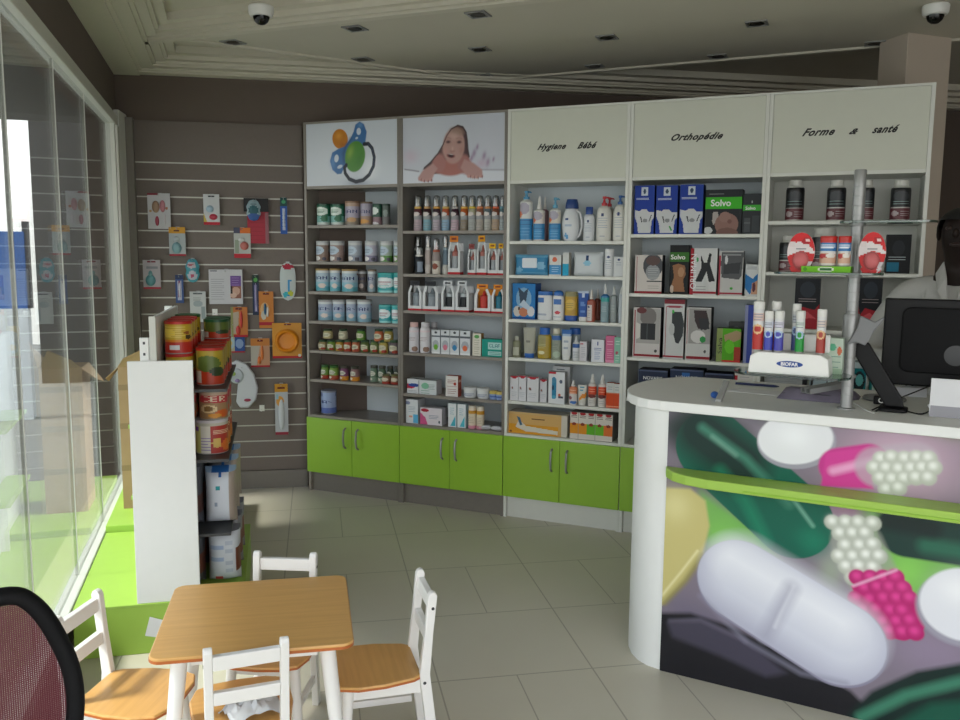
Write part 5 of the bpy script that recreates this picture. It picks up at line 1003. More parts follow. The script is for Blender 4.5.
o7 = put('box', 'support_box', 3, 2, 684.5, 709.5, 307.5, 'box with a lumbar belt picture and deep black side', 'box', GO4, d=.10, v=.02, bg='#c4c2c0', side='#161719', ops=bl_+[('r', .12, .02, 1, .68, '#9a9896'), ('p', [(.3, .05), (.8, .05), (.95, .3), (.8, .42), (.5, .4), (.35, .25)], '#3f3436'), ('p', [(.5, .2), (.9, .2), (.95, .4), (.6, .42)], '#34363a'), ('e', .5, .55, .3, .12, '#d0cecc'), ('e', .7, .6, .12, .06, '#2f8f4a'), ('r', .05, .7, 1, .93, '#c8c8c6'), ('e', .8, .83, .05, .03, '#4a4a4c')])
o8 = put('box', 'support_box', 3, 2, 715.5, 740, 328.5, 'small lime green box with a foot in the picture, standing on the third orthopaedic shelf', 'box', GO4, d=.07, v=.02, bg='#55a81e', side='#2a3a18', ops=[('r', 0, 0, .24, 1, '#8a9a5a'), ('p', [(.3, .2), (.8, .05), (1, .1), (1, .3), (.7, .4), (.5, .32), (.35, .4)], '#a8906f'), ('e', .55, .55, .2, .2, '#6ac42a'), ('r', .72, .55, 1, .98, '#a83a2a'), ('r', .24, .95, 1, 1, '#c8302a')])
word(o8, 'Salva', -.044, .085, -.001, height=.021, width=.085, m='ink', rot=PI/2, name='lettering')
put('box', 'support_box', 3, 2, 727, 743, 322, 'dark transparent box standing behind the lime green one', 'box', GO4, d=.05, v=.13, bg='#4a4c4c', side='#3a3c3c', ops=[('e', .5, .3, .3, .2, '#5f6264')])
put('box', 'support_box', 3, 2, 746.5, 757.5, 305, 'narrow blue and violet box at the right end of the third orthopaedic shelf', 'box', GO4, d=.07, v=.02, bg='#3a4a9c', side='#4a4450', ops=[('r', .0, .0, .3, 1, '#8a90b4'), ('r', .8, 0, 1, 1, '#c8b8c0')])
for ob, x, z, w_, tx in ((o1, .1, .74, .5, 'Solvo'), (o3, 0, .78, .7, 'Solvo'), (o2, 0, .64, .45, 'Solvo')):
    bb_ = [v.co for v in ob.data.vertices]; mx = max(v.x for v in bb_); mz = max(v.z for v in bb_)
    word(ob, tx, -mx*.15, mz*(.70 if ob is not o2 else .64) if ob is not o3 else mz*.755, -.001, width=mx*2*(.55 if ob is not o3 else .75), m='wink', bold=.002)
bb_ = [v.co for v in o4.data.vertices]; mx = max(v.x for v in bb_); mz = max(v.z for v in bb_)
word(o4, 'ORLIMAN', -mx+.018, mz*.5, -.001, width=mz*.75, m='wink', rot=PI/2)
nv = [('r', 0, .75, 1, 1, '#2c86b0')]
for x0, x1, yt, d_, l, v, c in ((637.5, 667, 370, '#1f2a44', 'leftmost, with an aqua foot', .02, 1), (669, 702.5, 369.5, '#20304e', 'second, with a blue panel', .02, 0), (703.5, 732.5, 373.5, '#1a2036', 'third, plain', .02, 0)):
    ob = put('box', 'stocking_box', 3, 3, x0, x1, yt, 'flat dark navy box just above the counter top behind it, %s' % l, 'box', GO4, d=.12, v=v, bg=d_, side='#12141c', ops=[('r', 0, .0, 1, .06, '#4a5470')]+([('r', .35, .1, .6, .3, '#2f62a4')] if 'second' in l else []) + ([('r', 0, .5, 1, 1, '#4a9fb4')] if c else []))
    bb_ = [v_.co for v_ in ob.data.vertices]; mx = max(v_.x for v_ in bb_); mz = max(v_.z for v_ in bb_)
    word(ob, 'NOVARIS', 0, mz-.045 if mz > .07 else mz*.5, -.001, width=mx*1.3, m='wink')
put('box', 'stocking_box', 3, 3, 736.5, 755, 372.5, 'flat white box with red end, right of the navy boxes', 'box', GO4, d=.1, v=.02, bg='#cdcac6', side='#a8a5a2', ops=[('r', 0, .1, .16, 1, '#a82430'), ('p', [(.5, .6), (.56, .35), (.62, .35), (.6, .7)], '#2a2c30'), ('p', [(.8, .5), (.86, .25), (.9, .3), (.86, .7)], '#2a2c30'), ('l', .3, .15, .8, .2, 1, '#8a8a8c')])

# fitness and health ---------------------------------------------
G5 = 'supplement tubs and boxes in the rightmost unit'
sup = [('r', 0, .06, 1, .96, '#15171a'), ('r', 0, .64, 1, .96, '#5a1f28'), ('e', .5, .3, .28, .14, '#30343a'), ('l', .2, .45, .8, .52, 2, '#7f9a98'), ('r', .1, .62, .9, .645, '#b8b8b4'), ('e', .3, .8, .13, .08, '#a89a9c'), ('l', .5, .74, .85, .86, 3, '#9a8a8c')]
for x0, x1, l in ((784, 803, 'leftmost'), (825.3, 844.8, 'second'), (856, 873.5, 'third, partly behind the metal pole'), (889.3, 910.3, 'rightmost')):
    put('bottle', 'supplement_tub', 4, 0, x0, x1, 180.5, 'black and maroon supplement bottle on the top shelf, %s' % l, 'bottle', G5, d=.12, v=.04, bg='#c9c9c4', cc='#c9c9c2', nk=.68, ch=.14, sh=.14, mat='plastic', ops=sup)
put('bottle', 'supplement_tub', 4, 1, 777.5, 797, 235.5, 'black supplement bottle with white cap behind the left red teether pack', 'bottle', G5, d=.12, v=.04, bg='#c9c9c4', cc='#bcbcb6', nk=.72, ch=.15, sh=.12, ops=sup)
put('bottle', 'supplement_tub', 4, 1, 809.5, 835.5, 228, 'largest white lidded black supplement tub behind the two canisters', 'tub', G5, d=.15, v=.04, bg='#c9c9c4', cc='#c4c4be', nk=.85, ch=.16, sh=.06, ops=sup)
put('box', 'supplement_box', 4, 1, 884.5, 909.5, 234.5, 'black box with teal corner at the right of the second shelf', 'box', G5, d=.08, v=.04, bg='#16181c', side='#0c0d0f', ops=[('r', .05, .72, .55, .95, '#1f6f8c'), ('l', .1, .58, .8, .64, 2, '#b8c4c8'), ('e', .5, .35, .25, .2, '#262a30'), ('r', .3, .04, .7, .05, '#5a5e64')])
for x0, x1, yt, l in ((793, 818.5, 278.5, 'left of the pole'), (856.5, 880, 278.5, 'right of the pole, behind the monitor arm')):
    put('box', 'supplement_box', 4, 2, x0, x1, yt, 'black over red supplement box, third shelf, %s' % l, 'box', G5, d=.07, v=.04, bg='#a3222e', side='#15161a', ops=[('r', 0, 0, 1, .5, '#1b1e24'), ('p', [(.0, .5), (1, .5), (.8, .62), (.3, .56), (.1, .7)], '#1b1e24'), ('e', .5, .22, .3, .16, '#2f3640'), ('l', .15, .4, .85, .45, 2, '#a89a9c'), ('p', [(.1, .75), (.5, .65), (.9, .8), (.6, .78), (.3, .85)], '#d0545c')])
put('box', 'device_box', 4, 3, 763, 806, 368, 'white box covered in fine print just above the counter top', 'box', G5, d=.10, v=.05, bg='#a9acae', side='#4a4c50', ops=[('l', .05, .1, .9, .95, 14, '#8a8e92'), ('r', .9, 0, 1, 1, '#1c1e22')])
put('box', 'device_box', 4, 3, 808, 833, 370, 'white box with a black slanted device print beside the teal box', 'box', G5, d=.10, v=.05, bg='#b4c4cc', side='#2a6a7a', ops=[('p', [(.12, .05), (.22, .05), (.1, .7), (.0, .7)], '#15171a'), ('r', .7, .2, .9, .5, '#20242a'), ('r', .75, .26, .86, .4, '#c0d0d4'), ('l', .3, .5, .6, .6, 2, '#3a4a58')])
put('box', 'device_box', 4, 3, 834, 866, 362, 'teal box with a white meter on its front, partly behind the pole', 'box', G5, d=.10, v=.05, bg='#b9c6ca', side='#8a999c', ops=[('r', .06, .14, .96, .8, '#0f6f78'), ('e', .75, .45, .18, .24, '#1c2a30'), ('e', .75, .42, .12, .14, '#5fa8a8'), ('r', .1, .2, .4, .5, '#d0dcdc'), ('l', .12, .86, .9, .95, 2, '#5a8a90')])
put('box', 'device_box', 4, 3, 868, 880, 374, 'small teal edged white box right of the pole', 'box', G5, d=.06, v=.06, bg='#a8b8b8', side='#1d7a78', ops=[('r', 0, 0, .2, 1, '#1d7a78'), ('l', .3, .2, .9, .8, 4, '#5a7a7c')])
# ------------------------------------------------------------------ packs hanging on the slat wall
GW = 'blister packs on the slat wall'
def card(nm, x0, y0, x1, y1, lab, bg, ops=(), cat='blister pack', blister=None, rnd=0, v=-.05, shape=None, dd=.003, side=None, tab=True):
    u0, z1 = SW.uz(x0, y0, v); u1, z0 = SW.uz(x1, y1, v); w = u1-u0; h = z1-z0
    e = empty(nm, SW.P((u0+u1)/2, v, z0), SW.rz, lab, cat, GW)
    b = MB(); cv = mk(w, h, bg, list(ops))
    if shape == 'oval':
        H, Wc, _ = cv.a.shape; n = 26; k0 = 0; pts = []
        rw = lambda t: w/2*min(1, (1-abs(2*t-1)**3.2))**.5*(1-(.12*math.sin(PI*t*3)**2 if nm == 'soother_case' else 0))
        vs = []; 
        for i in range(n+1):
            t = i/n; hw = max(.002, rw(t)); z = h*t
            for j in range(9): vs.append((-hw+2*hw*j/8, -dd*(1-((j-4)/4)**2)*(1-(2*t-1)**2), z))
        fs = []; cs = []
        for i in range(n):
            for j in range(8):
                a = i*9+j; fs.append((a, a+1, a+10, a+9)); px = ((vs[a][0]+vs[a+10][0])/2+w/2)/w; cs.append(tuple(map(float, cv.a[min(H-1, int((1-(i+.5)/n)*H)), min(Wc-1, max(0, int(px*Wc)))])))
        fs2 = [tuple([i*9 for i in range(n, -1, -1)]+[i*9+8 for i in range(n+1)])]
        # rim gives the card its thickness
        back = [(p[0], .003, p[2]) for p in vs]
        k0 = len(vs); vs += back
        for i in range(n): fs += [(i*9, (i+1)*9, k0+(i+1)*9, k0+i*9), (i*9+8, k0+i*9+8, k0+(i+1)*9+8, (i+1)*9+8)]; cs += [lin(bg)]*2
        for i in range(n): fs.append((k0+i*9, k0+(i+1)*9, k0+(i+1)*9+8, k0+i*9+8)); cs.append(lin(bg))
        b.v += vs; b.f += fs; b.c += cs
    else:
        b.box(-w/2, w/2, 0, dd, 0, h, col=side or bg, skip=('f',)); b.front(cv, -w/2, w/2, 0, 0, h)
    b.build('card', 'gloss', e)
    if blister:
        for (cx_, cz_, rx_, rz_, dp, c) in blister:
            MB().sphere((-w/2+cx_*w, 0, h*(1-cz_)), rx_*w, dp, rz_*h, c, 16, 10).build('product', 'plastic', e, smooth=True)
    if tab:
        hk = MB().tube([(0, -v-.019, h-.012), (0, -.02, h-.012), (0, -.028, h-.006)], .0022, 6); hk.box(-.012, .012, -v-.024, -v-.0195, h-.035, h+.004)
        ho = hk.build('display_hook', 'metal', SWE); ho.location = ((u0+u1)/2, v, z0); 
    return e
card('comb_and_brush_pack', 147, 193, 171, 229, 'white pack with pink hairbrush and comb, upper left on the slat wall', '#bdbcc0', [('r', 0, 0, .5, .05, '#8a3240'), ('e', .12, .5, .05, .04, '#b08a60'), ('e', .84, .42, .06, .04, '#b07050')],
     blister=[(.36, .38, .17, .17, .014, '#9c8068'), (.66, .36, .13, .17, .014, '#b87a84'), (.40, .78, .09, .14, .01, '#a03c50'), (.76, .74, .05, .15, .008, '#c6c0c6')])
card('soother_pack', 203, 194, 220, 225, 'white pack with red foot and blue and red soother, top middle of the slat wall', '#c4c6c8', [('r', 0, .9, 1, 1, '#b01f30'), ('r', .3, .05, .7, .1, '#3a3e44'), ('p', [(0, .6), (.2, .9), (0, .9)], '#c8b050')],
     blister=[(.4, .48, .24, .12, .014, '#9cb4c4'), (.6, .74, .26, .10, .014, '#b43048')])
card('red_cloth_bag', 247, 209, 269, 243.5, 'red fabric item in a clear bag with black header beside the soother packs', '#a5283a', [('r', 0, 0, 1, .06, '#121214'), ('r', .85, .1, 1, 1, '#8f5a62'), ('l', .1, .4, .8, .9, 5, '#8c2030')], cat='packet', dd=.012, v=-.045)
card('black_header_card', 243.5, 198, 268.5, 212, 'black header card above the red fabric item', '#101113', [('r', .02, .1, .3, .9, '#1a1c1e')], cat='packet', v=-.064, dd=.003)
card('soother_case', 246, 199.5, 261, 221, 'small teal and blue oval pack hanging in front of the black header card', '#8aa0a8', [('e', .5, .5, .36, .24, '#2c5a62'), ('e', .5, .85, .5, .2, '#3a5a96'), ('l', .3, .22, .7, .3, 2, '#4a5a64')], v=-.08, shape='oval', dd=.01)
card('toothbrush_pack', 280, 197.5, 287.5, 234, 'slim blue toothbrush pack at the upper right of the slat wall', '#2856a6', [('r', 0, 0, 1, .24, '#1f4a48'), ('e', .5, .12, .3, .05, '#3f9a6a'), ('r', .3, .3, .7, .9, '#a8b8d8'), ('r', .4, .35, .6, .88, '#b0405a'), ('l', .2, .5, .8, .8, 4, '#2a4a9c')], blister=[(.5, .6, .12, .3, .008, '#c4cad8')])
card('soother_pack', 168.5, 227, 186, 256, 'pack with amber header and aqua bottle, below the hairbrush pack', '#a9b0b2', [('r', 0, 0, 1, .22, '#cf962a'), ('r', .3, .1, .65, .15, '#5a2c2a'), ('r', 0, .93, 1, 1, '#9c2434')], blister=[(.45, .72, .3, .2, .016, '#7fa4ac'), (.45, .42, .2, .1, .012, '#b4bcc0')])
card('teether_pack', 233.5, 227.5, 251, 258, 'pack with orange header and red foot hanging below the red fabric bag', '#b3b4b0', [('r', 0, 0, .4, .18, '#41455c'), ('r', .38, 0, 1, .18, '#cf6a22'), ('r', .0, .86, 1, 1, '#b01c2a'), ('r', .06, .4, .3, .84, '#8f9a88')], blister=[(.62, .6, .26, .14, .014, '#b8685e'), (.45, .4, .2, .06, .01, '#c8cac8')])
card('soother_pack', 142.5, 260, 161, 289, 'white pack with a teal teat at the left edge of the slat wall', '#b4aeb4', [('r', .25, .04, .75, .09, '#7a2434'), ('r', 0, .94, 1, 1, '#a8283a'), ('r', .2, .22, .85, .3, '#8a8c94')], blister=[(.42, .7, .3, .2, .018, '#5f949c'), (.42, .48, .12, .12, .012, '#7aaab0')])
card('soother_case', 185, 258.5, 200, 282.5, 'aqua peanut shaped soother case pack on the slat wall', '#4f9aa8', [('e', .45, .28, .32, .14, '#b8b0b8'), ('e', .4, .26, .2, .04, '#b05a64'), ('e', .5, .7, .32, .2, '#b4b8c4'), ('e', .5, .72, .1, .08, '#b0506a')], shape='oval', dd=.016)
card('toothbrush_pack', 175, 275, 184, 303, 'blue and white toothbrush pack left of the white carton', '#3f568c', [('r', 0, 0, 1, .15, '#22345c'), ('r', .25, .2, .75, .9, '#b0b4cc'), ('p', [(.4, .2), (.6, .2), (.6, .8), (.3, .8)], '#8a5a7c')], blister=[(.5, .55, .12, .28, .008, '#ccccd8')])
card('thermometer_pack', 189.5, 291.5, 206.5, 322, 'white pack behind the gondola end, right of the blue toothbrush', '#bdc0c0', [('r', .2, .04, .8, .1, '#5a5e64'), ('e', .5, .4, .3, .1, '#9aa4a8'), ('r', .7, .5, .95, .9, '#8f9a9c'), ('l', .2, .2, .7, .3, 3, '#8a8e90')])
card('breast_pump_box', 208.5, 269.5, 243, 304, 'large white carton with a violet square and mother photo, centre of the slat wall', '#bebdc2', [('r', .04, .03, .25, .06, '#4a4e58'), ('l', .06, .28, .45, .85, 10, '#8f9096'), ('r', .64, .18, .96, .48, '#6a4a8c'), ('l', .68, .24, .9, .44, 4, '#9a80b4'), ('r', .64, .48, .96, .84, '#8a5a4c'), ('e', .8, .62, .12, .12, '#c09a88'), ('e', .72, .74, .1, .08, '#c8a898'), ('r', .64, .48, .7, .7, '#2c1c1c')], cat='carton', dd=.045, v=-.075, side='#9a999e')
card('toothbrush_pack', 252, 275, 259.5, 315, 'narrow dark green and violet toothbrush pack right of the white carton', '#24304a', [('r', 0, 0, 1, .2, '#1c3a30'), ('e', .5, .12, .3, .05, '#4f9a4a'), ('r', .3, .25, .7, .92, '#7a74a0'), ('r', .4, .4, .6, .9, '#c0bccc')], blister=[(.5, .5, .12, .3, .008, '#a09ab8')])
card('toothbrush_pack', 279.5, 262, 296, 300.5, 'oval white pack with a bright blue toothbrush and red brand mark at the right', '#b9c2c2', [('e', .5, .12, .36, .07, '#a8203a'), ('p', [(.55, .45), (.7, .45), (.55, .9), (.4, .9)], '#2f8ac0'), ('e', .7, .82, .16, .08, '#b8c040'), ('e', .35, .85, .14, .08, '#3fa8b8'), ('l', .3, .24, .7, .3, 2, '#7a8a8c')], shape='oval', dd=.008)
card('nail_clipper_pack', 258.5, 291.5, 274, 328, 'orange card with small blue and white scissors', '#bc7634', [('r', 0, .84, 1, .93, '#a02430'), ('r', .3, .04, .7, .09, '#6a2420'), ('e', .4, .5, .3, .2, '#c8a070'), ('e', .32, .65, .18, .12, '#b8b4a8')], blister=[(.42, .48, .1, .16, .01, '#2c5a7c'), (.58, .56, .08, .14, .01, '#d4d4d0')])
card('spoon_pack', 230.5, 307, 248, 337, 'orange and white card with a long red spoon', '#b8703a', [('p', [(0, .2), (.5, .15), (.4, .9), (0, .9)], '#a89a8a'), ('r', .3, .03, .7, .1, '#6a2420'), ('r', 0, .92, 1, 1, '#a02430'), ('r', .0, .0, .14, 1, '#8a8a5a')], blister=[(.62, .42, .09, .3, .012, '#c23a34'), (.42, .78, .14, .16, .012, '#b83a34')])
card('bib_pack', 222, 323, 245, 352.5, 'blue and yellow card with a round white and teal motif, above the end cans', '#a8a48a', [('r', 0, 0, .35, .3, '#c8a030'), ('e', .3, .35, .24, .18, '#b8bcc0'), ('e', .3, .68, .26, .2, '#9ab0bc'), ('e', .3, .68, .14, .1, '#c4a85a'), ('r', .55, .45, 1, .95, '#2a4a86'), ('e', .76, .7, .18, .16, '#7f94b8'), ('r', 0, .95, 1, 1, '#a02430')], v=-.030)
card('bowl_pack', 272, 323, 302, 358, 'orange card with a round orange feeding bowl, right side of the slat wall', '#c58a34', [('r', .4, .03, .64, .07, '#6a2420'), ('r', 0, .94, 1, 1, '#a8242c'), ('e', .92, .92, .05, .04, '#c4c4b8')], v=-.06)
card('spoon_pack', 250.5, 338.5, 270, 367, 'card with a slanting orange spoon, left of the orange bowl', '#b5886a', [('r', 0, 0, 1, .25, '#b8763a'), ('r', .35, .04, .65, .11, '#6a2420'), ('r', 0, .93, 1, 1, '#a02430'), ('p', [(0, .25), (.5, .25), (.3, .93), (0, .93)], '#a8a298')], blister=[(.6, .5, .08, .26, .012, '#cf7434'), (.44, .76, .1, .14, .012, '#cc6c30')])
e = card('syringe_bag', 274.5, 384, 288.5, 434.5, 'long white bottle brush bag with amber header, hanging lowest on the slat wall', '#b3b6ba', [('r', 0, 0, 1, .16, '#c08a2c'), ('r', .2, .06, .8, .1, '#6a3020'), ('e', .4, .34, .3, .1, '#d0964a'), ('r', 0, .95, 1, 1, '#8f3040'), ('r', .1, .2, .3, .3, '#8ab0c4')], blister=[(.5, .6, .25, .3, .012, '#c4c8cc')])
# orange bowl relief
u, z = SW.uz(287.5, 341, -.06); e = empty('tmp'); bpy.data.objects.remove(e)
bowlp = [o for o in COL.objects if o.name.startswith('bowl_pack')][0]
h0 = z-bowlp.location.z; b = MB().tf(Matrix.Translation((.0, -.001, h0)) @ Matrix.Rotation(PI/2, 4, 'X'))
b.lathe([(.072, 0), (.078, .006), (.07, .03), (.064, .034), (.058, .03), (.05, .012), (.001, .010)], 32, col='#d5851e'); b.build('bowl', 'plastic', bowlp, smooth=True)
# white curved pillow-like tray hanging in front of the wall
v = -.07; pts = [SW.uz(x, y, v) for x, y in ((228, 366), (236, 360), (246, 364), (254, 374), (258, 388), (256, 400), (249, 408), (240, 408), (236, 402), (237, 392), (238, 381), (230, 376))]
c0 = np.mean(pts, 0); e = empty('nursing_pillow_pack', SW.P(c0[0], v, c0[1]), SW.rz, 'white crescent shaped baby tray with green and violet dots hanging right of the end cans', 'baby tray')
loc = [(p[0]-c0[0], p[1]-c0[1]) for p in pts]
b = MB().prism(loc, 0, .03, col='#c2c4ca', axis='y'); b.build('tray', 'plastic', e, smooth=True, bevel=.010, seg=3)
b = MB().sphere((-.035, -.004, .06), .045, .008, .05, '#a9b0b8').build('hollow', 'plastic', e, smooth=True)
MB().sphere((-.055, -.010, .075), .018, .006, .014, '#8aa63a').build('dot', 'plastic', e); MB().sphere((-.03, -.011, .03), .016, .006, .012, '#8f7aa8').build('dot', 'plastic', e)
MB().sphere((.03, -.002, -.10), .022, .008, .010, '#9c2c4c').build('badge', 'plastic', e)
MB().tube([(0, .055, .10), (0, -.01, .115)], .003, 6).build('display_hook', 'metal', e)
for x, y in ((215, 312), (262, 408)):   # empty clear hooks
    u, z = SW.uz(x, y, -.018); MB().box(-.016, .016, -.006, -.001, -.02, .02).tube([(0, -.003, -.005), (0, -.06, -.01), (0, -.065, .004)], .003, 6).build('display_hook', 'wplast', SWE).location = (u, -.018, z)

def win_u(v, off=.037):   # where the window plane (set off into the room) crosses the line v = const
    A = np.array(W(0, off)); P0 = GO.P(0, v, 0)[:2]; n = np.array([wd[1], -wd[0]]); return float(n @ (A-P0)/(n @ GO.U[:2]))
# ------------------------------------------------------------------ green plinths and the gondola
def gbox(nm, u0, u1, v0, v1, z0, z1, m, par=None, bevel=.003):
    o = MB().box(u0, u1, v0, v1, z0, z1).build(nm, m, par, bevel=bevel)
    if par is None: o.location = tuple(GO.P(0, 0, 0)); o.rotation_euler = (0, 0, GO.rz)
    return o
e = empty('display_plinth', GO.P(0, 0, 0), GO.rz, 'low lime green display plinth in front, along the window under the gondola', 'plinth', None)
b = MB().prism([(win_u(0), 0), (.29, 0), (.29, .93), (win_u(.93), .93)], 0, .197); b.build('plinth_body', 'lime', e, bevel=.003)
MB().prism([(win_u(-.003), -.003), (.292, -.003), (.292, .93), (win_u(.93), .93)], .1975, .203).build('plinth_top', 'lime', e, bevel=.002)
e = empty('display_plinth', GO.P(0, 0, 0), GO.rz, 'lime green display plinth further back along the window, slightly higher, under the cardboard box', 'plinth', None)
b = MB().prism([(win_u(.935), .935), (.10, .935), (.10, 1.95), (win_u(1.95), 1.95)], 0, .235); b.build('plinth_body', 'lime', e, bevel=.003)
gon = empty('gondola', GO.P(0, 0, .2035), GO.rz, 'white free standing gondola with end panel, loaded with tins and packs, beside the window', 'display stand')
def gb(nm, u0, u1, v0, v1, z0, z1, m, bevel=.0015): return MB().box(u0, u1, v0, v1, z0-.2035, z1-.2035).build(nm, m, gon, bevel=bevel)
gb('end_panel', -.105, .128, .002, .020, .2035, 1.148, 'white2')
gb('spine_panel', -.022, -.006, .03, .80, .2035, 1.31, 'white2')
gb('spine_panel', -.028, -.004, .805, 1.30, .237, 1.16, 'white2')
gb('spine_rim', -.026, -.002, .022, .03, .2035, 1.315, 'frame')
up = gb('upright', -.062, -.030, .024, .036, .2035, 1.235, 'wplast'); 
b = MB()
for k in range(24): b.box(-.050, -.042, .0232, .0239, .04+k*.042, .05+k*.042)
b.build('slot_row', 'dgrey', gon)
up2 = gb('upright', -.062, -.030, .78, .80, .2035, 1.31, 'wplast')
SHZ = [.452, .752, 1.030]
for z in SHZ: gb('shelf', -.004, .248, .04, .80, z-.012, z, 'dgrey'); 
for z in (.55, .85): gb('shelf', -.16, -.064, .30, .80, z-.015, z, 'lime')
gb('spine_panel', -.030, -.0225, .03, .80, .2035, 1.235, 'white2')
gf = empty('tmp'); bpy.data.objects.remove(gf)
GT = 'tins on the gondola'; GP = 'diaper packs on the gondola'
def gput(kind, nm, u, v, z, w, h, d, lab, cat, group, **o):
    e = GEN[kind](nm, w, h, d, o); e.location = tuple(GO.P(u, v, z+.0006)); e.rotation_euler = (0, 0, GO.rz); return tag(e, lab, cat, group)
yt = [('r', 0, .62, 1, 1, '#b5281c'), ('r', 0, .55, 1, .62, '#cf7a20'), ('e', .25, .3, .2, .14, '#e0c64a'), ('l', .15, .1, .7, .45, 6, '#d8c060'), ('r', .3, .72, .55, .88, '#d4d4d8'), ('e', .78, .45, .1, .08, '#3a2a14'), ('e', .74, .3, .07, .06, '#8a4a1c')]
def tinw(u, v, z, lidc, lab): gput('can', 'cereal_tin', u, v, z, .104, .128, .1, lab, 'tin', GT, bg='#bfa02c', lid=lidc, ops=yt)
rows = ['at the front', 'second from the front', 'third from the front']
for i in range(3):
    v = .125+i*.11; tinw(.062, v, 1.030, '#b5231c', 'yellow and red tin, lower layer by the gondola spine, %s' % rows[i]); tinw(.062, v, 1.159, '#b5231c', 'yellow and red tin, upper layer by the gondola spine, %s' % rows[i])
tinw(.062, .50, 1.159, '#1d5a30', 'yellow tin with dark green lid, upper layer by the gondola spine, at the back'); tinw(.062, .50, 1.030, '#b5231c', 'yellow and red tin below the green lidded one next to the gondola spine')
yt2 = [('r', 0, .58, 1, 1, '#b5381c'), ('e', .45, .38, .34, .24, '#5a6a2c'), ('e', .7, .62, .2, .14, '#2a3a1c'), ('r', .0, .0, .2, .5, '#a8a04a'), ('r', .06, .6, .3, .95, '#c8c4b8')]
for i in range(3):
    gput('can', 'cereal_tin', .178, .13+i*.115, 1.030, .108, .150, .1, 'olive tin with red lid, outer side of the top shelf, %s' % rows[i], 'tin', GT, bg='#a8922c', lid='#b0241c', ops=yt2)
for i in range(2):
    gput('can', 'cereal_tin', .182, .49+i*.115, 1.030, .108, .15, .1, 'olive tin with red lid under a green lidded one, %s' % ('nearer' if i == 0 else 'farther'), 'tin', GT, bg='#a8922c', lid='#b0241c', ops=yt2)
    gput('can', 'cereal_tin', .182, .49+i*.115, 1.181, .108, .085, .1, 'green lidded tin stacked at the back of the outer side of the top shelf, %s' % ('nearer' if i == 0 else 'farther'), 'tin', GT, bg='#5a6a2c', lid='#17502c', ops=yt2)
cr = [('r', 0, 0, 1, .12, '#b8a08a'), ('p', [(.2, .12), (1, .12), (1, .42), (.1, .36)], '#b03038'), ('t', .55, .26, 'CER', '#d8c8b0', 1, .5), ('e', .4, .62, .2, .16, '#d0b88c'), ('e', .4, .62, .12, .1, '#7a5a34'), ('e', .75, .8, .2, .14, '#c05a24'), ('e', .55, .88, .14, .08, '#c8882c')]
for i in range(3):
    gput('can', 'cereal_can', .07, .13+i*.13, .891, .100, .122, .1, 'brown cereal can by the spine, middle shelf, upper layer, %s' % rows[i], 'tin', GT, bg='#8a6a4c', lid='#a89a8a', ops=cr)
    gput('can', 'cereal_can', .186, .13+i*.13, .891, .112, .122, .1, 'brown and red cereal can, outer side, middle shelf, upper layer, %s' % rows[i], 'tin', GT, bg='#977654', lid='#b8aca0', ops=cr)
bt = [('r', 0, 0, .12, 1, '#c8c4bc'), ('r', .12, .1, .3, 1, '#cfd07a'), ('r', .3, .1, .5, 1, '#d8d4c8'), ('e', .2, .2, .07, .08, '#7a4a9c'), ('l', .32, .5, .48, .9, 5, '#8a7ab4'), ('r', .5, .1, 1, 1, '#a8342c'), ('e', .62, .66, .1, .16, '#d0b060'), ('e', .85, .76, .13, .2, '#cf6a2c'), ('l', .55, .25, .95, .35, 3, '#e0c0a0')]
for i in range(3):
    gput('can', 'cereal_can', .175, .125+i*.15, .752, .130, .138, .1, 'large cereal tin with pale lid on the middle shelf, lower layer, %s' % rows[i], 'tin', GT, bg='#b8b4a4', lid='#c2bcc0', ops=bt)
    gput('can', 'cereal_can', .055, .14+i*.14, .752, .100, .138, .1, 'brown tin next to the spine on the middle shelf, lower layer, %s' % rows[i], 'tin', GT, bg='#6e5638', lid='#8a8078', ops=cr)
dp = [('r', 0, 0, 1, .1, '#9ab4d0'), ('e', .5, .05, .3, .06, '#2c62a4'), ('r', .35, .28, .5, .36, '#1f8f96'), ('l', .3, .4, .45, .85, 12, '#8f9cb0'), ('r', .78, .1, 1, 1, '#a89a90'), ('r', .58, .1, .6, 1, '#c8ccd4')]
dp2 = [('r', 0, 0, 1, .06, '#6a6c74'), ('l', .1, .15, .5, .8, 16, '#9fb0d0'), ('e', .35, .9, .12, .07, '#c84450'), ('r', .86, .35, 1, .8, '#7a4434'), ('l', .55, .15, .8, .8, 14, '#b4bccc')]
sd3 = [('r', 0, .2, 1, .8, '#6a4a40'), ('e', .5, .4, .3, .2, '#a87a64')]
for i in range(3):
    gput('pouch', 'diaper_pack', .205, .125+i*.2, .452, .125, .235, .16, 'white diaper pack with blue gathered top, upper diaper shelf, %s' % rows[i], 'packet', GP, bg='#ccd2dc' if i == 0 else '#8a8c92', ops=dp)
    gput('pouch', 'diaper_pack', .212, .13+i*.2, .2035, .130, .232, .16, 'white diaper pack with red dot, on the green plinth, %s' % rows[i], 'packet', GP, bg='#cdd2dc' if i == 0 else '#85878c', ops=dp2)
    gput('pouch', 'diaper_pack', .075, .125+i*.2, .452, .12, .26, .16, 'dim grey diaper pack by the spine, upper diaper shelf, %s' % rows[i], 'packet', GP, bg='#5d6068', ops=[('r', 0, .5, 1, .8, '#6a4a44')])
    gput('pouch', 'diaper_pack', .075, .13+i*.2, .2035, .12, .23, .16, 'dim grey diaper pack by the spine, on the green plinth, %s' % rows[i], 'packet', GP, bg='#5a5c62', ops=[('r', 0, .4, 1, .75, '#7a4a3c')])
